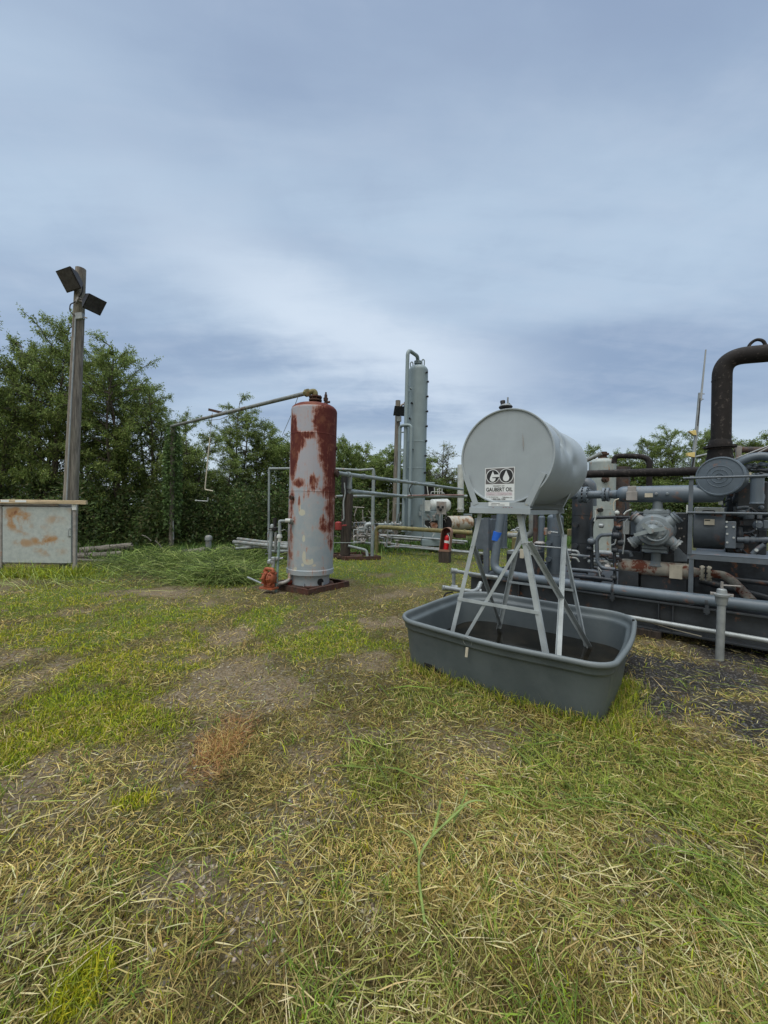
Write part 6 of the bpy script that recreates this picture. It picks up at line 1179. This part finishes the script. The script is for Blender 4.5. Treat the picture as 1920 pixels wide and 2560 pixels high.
# assorted yard pipes seen through the stand
t_ = thing('yard_pipework', 'rusty and yellow pipes with a wheel valve seen between the stand legs', 'pipework', K(*Y5(600, 420), 2.6))
m = MB(); m.pipe([K(*Y5(655, 100), 2.6), K(*Y5(655, 310), 2.6), K(*Y5(610, 350), 2.6), K(*Y5(400, 345), 2.6)], .07, .15, 12); part('pipe', m, M['pipeold'], t_)
m = MB(); m.tube([K(*Y5(695, 110), 2.4), K(*Y5(690, 440), 2.4)], .05, 10); part('pipe', m, M['rustpipe'], t_)
m = MB(); m.tube([K(*Y5(395, 335), 3.2), K(*Y5(540, 335), 3.2)], .08, 12); part('pipe', m, M['yellow'], t_)
for (x0, y0, x1, y1, mt_) in ((430, 370, 500, 540, 'yellow'), (1035, 275, 1065, 345, 'yellow'), (630, 440, 690, 520, 'zinc')): kbox(Y5, x0, y0, x1, y1, 2.2, .2, M[mt_], 'valve_body', t_, .01)
m = MB(); q = K(*Y5(740, 425), 1.1); m.lathe(q, UP, [(-.02, .09), (.0, .10), (.03, .06)], 16); m.tube([q-UP*.12, q], .03, 8); part('valve_bonnet', m, M['zinc'], t_)
for k in range(10):
    x0, y0 = rs.uniform(400, 520), rs.uniform(270, 330); m = MB(); m.pipe([K(*Y5(x0, y0), 3.4), K(*Y5(x0+30, y0-20), 3.4), K(*Y5(x0+60, y0+10), 3.4)], .03, .05, 6); part('fitting', m, M['galv'], t_)
m = MB(); m.tube([K(*Y5(690, 458), .9), K(*Y5(970, 480), .9)], .014, 8); m.tube([K(*Y5(860, 305), 1.1), K(*Y5(940, 315), 1.1)], .016, 8); part('rod', m, M['galv'], t_)
m = MB(); q = K(*Y5(805, 300), 1.15); m.lathe(q-UP*.06, UP, [(0, .035), (.12, .035), (.13, .02)], 12); m.lathe(K(*Y5(852, 310), 1.1), -SV, [(0, .03), (.04, .03)], 10); part('sight_glass', m, M['zinc'], t_)
t_ = thing('instrument_tubing', 'tangle of looped black tubes and valves left of the compressor cylinder', 'tubing', K(*Z6(330, 700), .5))
for pts, r, mt_, v in ((((255, 705), (250, 360), (275, 300), (430, 297), (620, 300)), .026, 'engine', .55), (((300, 660), (292, 480), (320, 440), (420, 435)), .028, 'comp', .5), (((300, 650), (330, 700), (440, 712)), .026, 'comp', .45), (((440, 830), (432, 560), (445, 430), (440, 300)), .022, 'engine', .5),
                       (((420, 560), (415, 470), (430, 380), (480, 320), (560, 312)), .016, 'engine', .5), (((500, 590), (515, 470), (510, 350), (540, 310)), .010, 'galv', .45), (((430, 245), (425, 190), (440, 160), (470, 150)), .010, 'plate', .5), (((510, 275), (530, 250), (570, 236)), .012, 'white', .45),
                       (((280, 240), (285, 290), (275, 330)), .012, 'white', .5), (((100, 765), (280, 780), (420, 800)), .030, 'engine', .35), (((90, 712), (250, 725), (330, 740)), .025, 'comp', .5), (((330, 730), (300, 690), (320, 770)), .010, 'galv', .4), (((410, 520), (440, 510), (445, 470)), .012, 'galv', .45), (((520, 180), (530, 230), (500, 270)), .012, 'engine', .5)):
    m = MB(); m.pipe([K(*Z6(x_, y_), v) for x_, y_ in pts], r, max(.05, r*2.5), 10); part('tube', m, M[mt_], t_)
for x_, y_, r, mt_ in ((455, 262, .03, 'white'), (250, 490, .05, 'comp'), (235, 550, .04, 'engine'), (455, 445, .06, 'engine'), (490, 500, .05, 'compd'), (300, 790, .06, 'compd'), (380, 695, .04, 'zinc'), (440, 560, .04, 'compd'), (330, 365, .035, 'galv'), (470, 380, .04, 'engine'), (430, 780, .04, 'compd')):
    m = MB(); q = K(*Z6(x_, y_), .48); m.lathe(q-SU*r, SU, [(0, r*.7), (r*.3, r), (r*1.6, r), (r*2, r*.6)], 12); m.lathe(q, UP, [(0, r*.5), (r*1.5, r*.4)], 8); part('valve', m, M[mt_], t_)
for k in range(26):
    x0, y0 = rs.uniform(20, 430), rs.uniform(560, 800); v = rs.uniform(.6, 2.2); ln = rs.uniform(40, 170); m = MB(); m.pipe([K(*Z6(x0, y0), v), K(*Z6(x0+ln, y0+rs.uniform(0, 14)), v), K(*Z6(x0+ln+rs.uniform(0, 20), y0+rs.uniform(20, 60)), v)], rs.uniform(.012, .032), .05, 7); part('tube', m, M[rs.choice(['comp', 'engine', 'pipeold', 'rustpipe', 'galv'])], t_)
t_ = thing('panel_box', 'pale blue-grey instrument box behind the tubing beside the cylinder', 'box', K(*Z6(560, 430), .95))
kbox(Z6, 500, 318, 555, 432, .95, .2, M['white'], 'box_body', t_); kbox(Z6, 562, 318, 622, 438, .93, .2, M['bluepipe'], 'box_body', t_); kbox(Z6, 505, 440, 640, 590, 1.0, .3, M['black'], 'lower_box', t_)
# ------------------------------------------------------------------ engine
en = thing('gas_engine', 'dark blue-grey engine with round air cleaner at the right edge', 'engine', S(4.6, 1.2, ST))
VE = .85
kbox(Z6, 1060, 640, 2000, 990, VE+.35, 1.2, M['engine'], 'engine_base', en, .02)
kbox(Y4, 1010, 950, 1640, 2000, VE+.45, .9, M['engine'], 'engine_block', en, .03); kbox(Y4, 1170, 950, 1640, 1400, VE+.2, .5, M['compd'], 'engine_block_cover', en, .02)
a = K(*Y4(550, 1650), VE+.35); b_ = K(*Y4(1000, 1650), VE+.35); zt_ = K(*Y4(770, 1325), VE).z; zl_ = K(*Y4(770, 1960), VE).z; rg2 = (zt_-zl_)/2
m = MB(); m.lathe(V((a.x, a.y, (zt_+zl_)/2)), SU, [(0, rg2), ((b_-a).length, rg2)], 48); gd = part('flywheel_housing', m, M['comp'], en, .01)
kbox(Y4, 553, 1330, 995, 1420, VE+.05, .3, M['white'], 'guard_top', en, .02)
kbox(Y4, 700, 1503, 853, 1583, VE+.34-rg2-.02, .01, M['plate'], 'warning_label', gd, .001); kbox(Y4, 712, 1510, 790, 1524, VE+.34-rg2-.024, .005, M['ink'], 'label_print', gd, .0005)
m = MB(); m.pipe([K(*Y4(682, 1400), VE-.05), K(*Y4(682, 1378), VE-.05), K(*Y4(856, 1378), VE-.05), K(*Y4(856, 1450), VE-.05)], .008, .02, 6); part('guard_handle', m, M['black'], en)
kbox(Y4, 1000, 1535, 1170, 1925, VE-.15, .04, M['comp'], 'cover_plate', en, .012)
m = MB()
for x_, y_ in ((1035, 1715), (1130, 1770), (1035, 1840), (1030, 1540), (1025, 1612), (1130, 1615)): m.lathe(K(*Y4(x_, y_), VE-.15), -SV, [(0, .013), (.012, .013)], 8)
part('cover_bolt', m, M['white'], en)
# air cleaner: a drum whose round face looks to the left front
q = K(*Y4(925, 878), VE-.25); e1 = K(*Y4(560, 878), VE-.25); rA = 285*.17178/(962/((q-O).dot(Fw))); nrm = (SV*-1+SU*-.25).normalized()
m = MB(); m.lathe(q, nrm, [(-.32, rA*.9), (-.05, rA*.9), (-.045, rA), (0, rA*1.0), (.008, rA*.99), (.012, rA*.93), (.0, rA*.9), (.004, rA*.55), (.010, rA*.53), (.004, rA*.51), (.006, rA*.36), (.012, rA*.34), (.006, rA*.32), (.006, rA*.17), (.013, rA*.15), (.006, rA*.12), (.006, .001)], 64, True); part('air_cleaner', m, M['bluepipe'], en, 0, 25)
m = MB(); m.lathe(K(*Y4(1465, 1280), VE-.25), UP, [(0, .068), (.006, .072), (.02, .066), (.33*.99, .066), (.335, .078), (.35, .078), (.36, .04)], 28); part('oil_filter', m, M['bluepipe'], en)
m = MB(); m.pipe([K(*Y4(1150, 720), VE), K(*Y4(1250, 650), VE), K(*Y4(1420, 590), VE), K(*Y4(1580, 580), VE), K(*Y4(1800, 640), VE)], .052, .2, 16); part('water_manifold', m, M['bluepipe'], en)
for k in range(22):
    x0, y0 = rs.uniform(1220, 1560), rs.uniform(660, 850); m = MB(); p = K(*Y4(x0, y0), VE+.05); m.pipe([p, K(*Y4(x0+rs.uniform(40, 120), y0+rs.uniform(-25, 25)), VE+.02), K(*Y4(x0+rs.uniform(90, 200), y0+rs.uniform(-20, 30)), VE+.1)], rs.uniform(.010, .024), .04, 8); part('engine_line', m, M[rs.choice(['engine', 'comp', 'compd', 'bluepipe'])], en)
for k in range(34):
    x0, y0 = rs.uniform(1010, 1600), rs.uniform(1180, 1980); v = VE+rs.uniform(.0, .3); m = MB(); p = K(*Y4(x0, y0), v)
    if k % 3 == 0: r = rs.uniform(.02, .06); m.lathe(p, rs.choice([SU, -SV, UP]), [(0, r), (.02, r*1.2), (.08, r*1.2), (.1, r*.8), (.16, r*.7)], 14)
    elif k % 3 == 1: m.pipe([p, K(*Y4(x0+rs.uniform(-80, 120), y0+rs.uniform(-40, 40)), v), K(*Y4(x0+rs.uniform(-120, 160), y0+rs.uniform(-120, 120)), v+.1)], rs.uniform(.008, .022), .04, 8)
    else: m.box(p, SU*rs.uniform(.02, .07), SV*.04, UP*rs.uniform(.02, .06))
    part('engine_fitting', m, M[rs.choice(['engine', 'engine', 'compd', 'comp'])], en, .003)
m = MB(); m.pipe([K(*Y4(1180, 1800), VE-.05), K(*Y4(1300, 1800), VE-.05), K(*Y4(1700, 1800), VE-.05)], .035, .05, 14)
for x_ in (1290, 1380): m.lathe(K(*Y4(x_, 1800), VE-.05), SU, [(0, .045), (.04, .045)], 12)
m.pipe([K(*Y4(1580, 1870), VE-.1), K(*Y4(1480, 1930), VE-.1), K(*Y4(1400, 2010), VE-.1)], .028, .06, 10); part('cooling_line', m, M['comp'], en)
m = MB(); m.lathe(K(*Y4(1460, 1950), VE-.12), -SV, [(0, .02), (.02, .02)], 8); m.box(K(*Y4(1463, 1590), VE-.1), SU*.004, SV*.004, UP*.06); part('bright_fitting', m, M['white'], en)
kbox(Y4, 905, 1235, 975, 1290, VE-.1, .01, M['white'], 'paper_tag', en, .001); kbox(Y4, 1560, 1520, 1640, 1640, VE-.1, .1, M['comp'], 'governor', en, .01); kbox(Y4, 1305, 820, 1390, 862, VE, .05, M['plate'], 'label_plate', en, .003); kbox(Y4, 1160, 430, 1250, 640, VE+.4, .2, M['zinc'], 'bracket_plate', en, .01)
m = MB(); m.pipe([K(*Y4(1180, 1340), VE-.02), K(*Y4(1260, 1325), VE-.02), K(*Y4(1350, 1330), VE-.02)], .02, .04, 10); part('hose', m, M['comp'], en)
# exhaust
VX = 1.05; pa, pb_ = K(*Z5(1283, 1050), VX), K(*Z5(1290, 415), VX); sx = (962/((pa-O).dot(Fw))); rX = 64*.31344/sx
ex_ = thing('exhaust_stack', 'burnt dark exhaust pipe rising beside the air cleaner and bending right', 'exhaust', pa)
top = K(*Z5(1700, 190), VX); bend = [pa-UP*.3, pb_, K(*Z5(1302, 330), VX), K(*Z5(1350, 255), VX), K(*Z5(1430, 205), VX), K(*Z5(1520, 180), VX), K(*Z5(1590, 200), VX)]
m = MB(); pl = fillet([pa-UP*.35, V((pb_.x, pb_.y, K(*Z5(1290, 235), VX).z)), K(*Z5(1720, 195), VX)], .62, 16); m.tube(pl, rX, 30); part('pipe', m, M['exhaust'], ex_)
m = MB(); q = K(*Z5(1275, 947), VX); m.lathe(q, UP, [(-.14, rX*1.25), (-.05, rX*1.22), (-.045, rX*1.05), (-.02, rX*1.05), (-.018, rX*1.62), (.012, rX*1.62), (.014, rX*1.2), (.05, rX*1.18), (.10, rX*1.02)], 32); m.lathe(q-UP*.34, UP, [(0, rX*1.35), (.2, rX*1.35)], 28); part('flange', m, M['exhaust'], ex_)
m = MB(); q = K(*Z5(1277, 968), VX); m.lathe(q, UP, [(0, rX*1.12), (.012, rX*1.12)], 28); part('bright_gasket', m, M['rustpipe'], ex_)
m = MB(); m.lathe(V((pb_.x, pb_.y, pb_.z-.01)), UP, [(0, rX*1.015), (.016, rX*1.015)], 30); part('weld_ring', m, M['exhaust'], ex_)
q = K(*Z5(1565, 175), VX); m = MB(); m.pipe([q-SU*.10+UP*-.02, q-SU*.065+UP*.10, q+UP*.145, q+SU*.065+UP*.11, q+SU*.10+UP*.01], .020, .06, 10); part('lifting_lug', m, M['exhaust'], ex_)
# catwalk with handrail
cw = thing('catwalk', 'grey steel catwalk with pipe handrail in front of the engine', 'catwalk', K(*Y4(500, 2000), .05))
VC = .05
a = K(*Y4(452, 2010), VC); u0, z0 = uz(a); m = MB(); m.box(S(u0+1.8, VC+.02, z0-.025), SU*1.8, SV*.02, UP*.035); m.box(S(u0+1.8, VC+.28, z0+.002), SU*1.8, SV*.28, UP*.006); part('platform', m, M['comp'], cw, .002)
for k in range(60):
    pass
zt1 = K(*Y4(510, 905), VC).z; zm1 = K(*Y4(510, 1405), VC).z
for du in (.0, .0): pass
um = uz(K(*Y4(515, 1400), VC))[0]
m = MB(); m.angle(S(um-.03, VC-.01, z0), S(um-.03, VC-.01, zt1+.01), .045, .005, SU, SV); part('post', m, M['comp'], cw, .001)
m = MB(); m.angle(S(um+1.45, VC-.01, z0), S(um+1.45, VC-.01, zt1+.01), .045, .005, SU, SV); part('post', m, M['comp'], cw, .001)
m = MB(); m.tube([S(um-.09, VC-.02, zt1), S(um+3.2, VC-.02, zt1)], .015, 10); part('handrail', m, M['comp'], cw)
m = MB(); m.tube([S(um-.04, VC-.02, zm1), S(um+3.2, VC-.02, zm1)], .014, 10); part('mid_rail', m, M['comp'], cw)
m = MB(); m.bar(S(um+.01, VC+.03, ST), S(um+.01, VC+.03, z0-.03), .05, .05, SU); part('leg', m, M['comp'], cw, .004)
m = MB(); m.bar(S(um+1.5, VC+.03, ST), S(um+1.5, VC+.03, z0-.03), .05, .05, SU); part('leg', m, M['comp'], cw, .004)
kbox(Y4, 437, 1295, 465, 1410, .5, .05, M['white'], 'tag_plate', cw, .003)
# antenna mast
YM = 7.2; am = thing('antenna_mast', 'thin leaning antenna mast with two yellow wedge markers', 'antenna', D(*Z5(1055, 1150), YM))
m = MB(); m.tube([D(*Z5(1052, 1200), YM), D(*Z5(1068, 1000), YM), D(*Z5(1090, 810), YM), D(*Z5(1115, 518), YM)], [.032, .03, .03, .026], 10); part('mast', m, M['galv'], am)
m = MB(); m.tube([D(*Z5(1122, 580), YM-.03), D(*Z5(1163, 173), YM-.03)], [.018, .012], 8); part('whip', m, M['wire'], am)
m = MB(); m.tube([D(*Z5(1110, 524), YM), D(*Z5(1152, 526), YM)], .008, 6); m.tube([D(*Z5(1110, 566), YM), D(*Z5(1144, 568), YM)], .008, 6); part('clamp', m, M['zinc'], am)
m = MB(); m.pipe([D(*Z5(1118, 560), YM-.03), D(*Z5(1112, 660), YM-.04), D(*Z5(1098, 780), YM-.05)], .008, .05, 6); m.pipe([D(*Z5(1070, 1030), YM-.05), D(*Z5(1060, 1080), YM-.05), D(*Z5(1050, 1130), YM-.05)], .014, .05, 6); part('cable', m, M['hose'], am)
for pts in (((1028, 822), (1085, 814), (1092, 855), (1065, 852)), ((1018, 996), (1078, 990), (1076, 1034), (1020, 1020))):
    m = MB(); m.poly([D(*Z5(x_, y_), YM-.05) for x_, y_ in pts], V((0, 1, 0)), .05); part('marker', m, M['beacon'], am, .004)
m = MB(); m.tube([D(*Z5(1078, 1028), YM), D(*Z5(1190, 1002), YM)], .018, 8); part('stay', m, M['galv'], am)
# black pipes in front of the white rusted vessel
VP_ = 2.2
run('black_pipe', 'straight black pipe crossing level behind the fuel tank toward the exhaust', [K(*Z5(60, 1170), VP_), K(*Z5(1090, 1143), VP_), K(*Z5(1300, 1138), VP_)], .075, M['exhaust'])
run('black_pipe', 'black pipe arch rising beside the white rusted vessel', [K(*Z5(430, 1080), 2.8), K(*Z5(438, 1022), 2.8), K(*Z5(570, 1020), 2.8), K(*Z5(712, 1030), 2.8), K(*Z5(712, 1290), 2.8)], .05, M['exhaust'], .2)
run('red_pipe', 'thin brown pipe sloping down left from the top of the white rusted vessel', [K(*Z5(330, 1000), 4.0), K(*Z5(200, 1060), 4.0), K(*Z5(100, 1110), 4.0)], .05, M['pipeold'])
run('far_pipe', 'thin brown pipe at the right edge behind the exhaust flange', [K(*Z5(1385, 970), 2.4), K(*Z5(1720, 975), 2.4)], .05, M['rustpipe'])
m = MB()
for a, b_ in (((1380, 1050), (1700, 925)), ((1470, 1050), (1700, 935))): m.tube([K(*Z5(*a), 1.2), K(*Z5(*b_), 1.2)], .010, 6)
single('guy_wire', 'pair of thin stay wires rising to the right edge', 'wire', m, M['wire'], K(*Z5(1500, 1000), 1.2))
YV = 11.5; q0 = D(*Z6(345, 600), YV); q1 = D(*Z5(338, 1075), YV); rv = 97*.31344/F*YV
t_ = thing('white_vessel', 'white vertical vessel with rust runs behind the compressor tubing', 'vessel', (q1.x, YV, 0)); h = q1.z-q0.z
m = MB(); m.lathe((q1.x, YV, q0.z), UP, [(0, rv), (h*.5, rv), (h*.503, rv*1.01), (h*.507, rv), (h, rv), (h+.05, rv*.93), (h+.10, rv*.7), (h+.13, rv*.35)], 40); part('shell', m, M['whiter'], t_)
m = MB(); m.tube([(q1.x, YV, q1.z+.05), (q1.x, YV, q1.z+.32)], .12, 14); m.flange((q1.x, YV, q1.z+.25), UP, .17, .05, 0); part('top_nozzle', m, M['rust'], t_)
m = MB(); m.lathe(D(*Z5(360, 1208), YV-rv), (0, -1, 0), [(-.05, .09), (.05, .09), (.06, .05), (.12, .05)], 10); part('manway', m, M['rust'], t_)
m = MB(); m.lathe(D(*Z6(318, 240), YV-rv), (0, -1, 0), [(-.05, .06), (.08, .06)], 10); part('nozzle', m, M['black'], t_)
m = MB(); m.lathe((q1.x, YV, 0), UP, [(0, rv*.8), (q0.z, rv*.8)], 30); part('support_skirt', m, M['compd'], t_)
q = D(*Z5(466, 1300), YV+.4); m = MB(); m.tube([(q.x, YV+.4, 0), (q.x, YV+.4, D(*Z5(466, 1110), YV+.4).z)], .30, 20); single('brown_vessel', 'dark brown vessel half hidden right of the white rusted vessel', 'vessel', m, M['rustpipe'], (q.x, YV+.4, 0))
m = MB(); q = K(*Z5(230, 1250), 2.6); m.pipe([K(*Z5(235, 1420), 2.6), K(*Z5(235, 1245), 2.6), K(*Z5(160, 1235), 2.6)], .13, .22, 18); single('elbow_pipe', 'grey elbow pipe behind the rear end of the fuel tank', 'pipe', m, M['comp'], q)
# low rack of pipes and planks on the ground behind the skid
for k in range(9):
    y_ = 560+k*32; a, b_ = K(*Z6(20+rs.uniform(-20, 30), y_), 3.1+rs.uniform(0, .8)), K(*Z6(470+rs.uniform(-40, 60), y_+rs.uniform(10, 30)), 3.2+rs.uniform(0, .6)); 
    if b_.z < .05 or a.z < .05: a.z = max(a.z, .06); b_.z = max(b_.z, .06)
    r = rs.uniform(.025, .05); m = MB(); m.tube([a, b_], r, 8)
    single('rack_pipe', ['topmost', 'second', 'third', 'fourth', 'fifth', 'sixth', 'seventh', 'eighth', 'lowest'][k]+' pipe counted from the top of the low rack behind the slim dark vessel', 'pipe', m, M[['galv', 'pipeold', 'comp', 'galv', 'rustpipe', 'pipeold', 'galv', 'comp', 'rustpipe'][k]], a.lerp(b_, .5), 'pipes in the low rack behind the skid')

# a cut reed stalk lying in the foreground
FZ = zone(960, 1700, .57866)
t_ = thing('reed_stalk', 'fresh green cut reed stalk with long leaves lying on the straw in the foreground', 'reed', G(*FZ(150, 820)))
GR_ = paint('reed_green', (.17, .23, .06), .5, 0, .2, 20, bump=0, dirt=.1)
def gz(x_, y_, h): p = G(*FZ(x_, y_)); p.z += h; return p
m = MB(); m.tube(fillet([gz(175, 1070, .02), gz(150, 900, .035), gz(148, 810, .05), gz(205, 735, .07), gz(300, 660, .09), gz(340, 630, .10)], .1, 6), [.007]*6+[.006]*100, 8) if False else m.pipe([gz(175, 1070, .02), gz(150, 900, .035), gz(148, 810, .05), gz(205, 735, .07), gz(300, 660, .09), gz(340, 630, .10)], .006, .06, 8); part('stem', m, GR_, t_)
for pts, w_ in ((((300, 660), (350, 610), (430, 600), (520, 620)), .016), (((148, 810), (110, 760), (50, 740), (-20, 715)), .008), (((205, 735), (230, 680), (245, 590), (250, 560)), .014), (((240, 700), (330, 620), (380, 640), (440, 720)), .008), (((150, 830), (130, 780), (100, 740), (95, 700)), .010), (((300, 670), (360, 560), (355, 520)), .012)):
    P_ = [gz(x_, y_, .06+.05*math.sin(math.pi*i/(len(pts)-1))) for i, (x_, y_) in enumerate(pts)]; P_ = fillet(P_, .12, 5); m = MB(); vs_, fs = [], []
    for i, p in enumerate(P_):
        d = (P_[min(i+1, len(P_)-1)]-P_[max(i-1, 0)]).normalized(); s_ = d.cross(UP).normalized(); ww_ = w_*.5*(1-(i/(len(P_)-1))**2)*(.6+.4*min(1, i/2)); vs_ += [p-s_*ww_+UP*.004, p, p+s_*ww_+UP*.004]
    for i in range(len(P_)-1): b_ = i*3; fs += [(b_, b_+1, b_+4, b_+3), (b_+1, b_+2, b_+5, b_+4)]
    m.add(vs_, fs); part('leaf', m, GR_, t_)
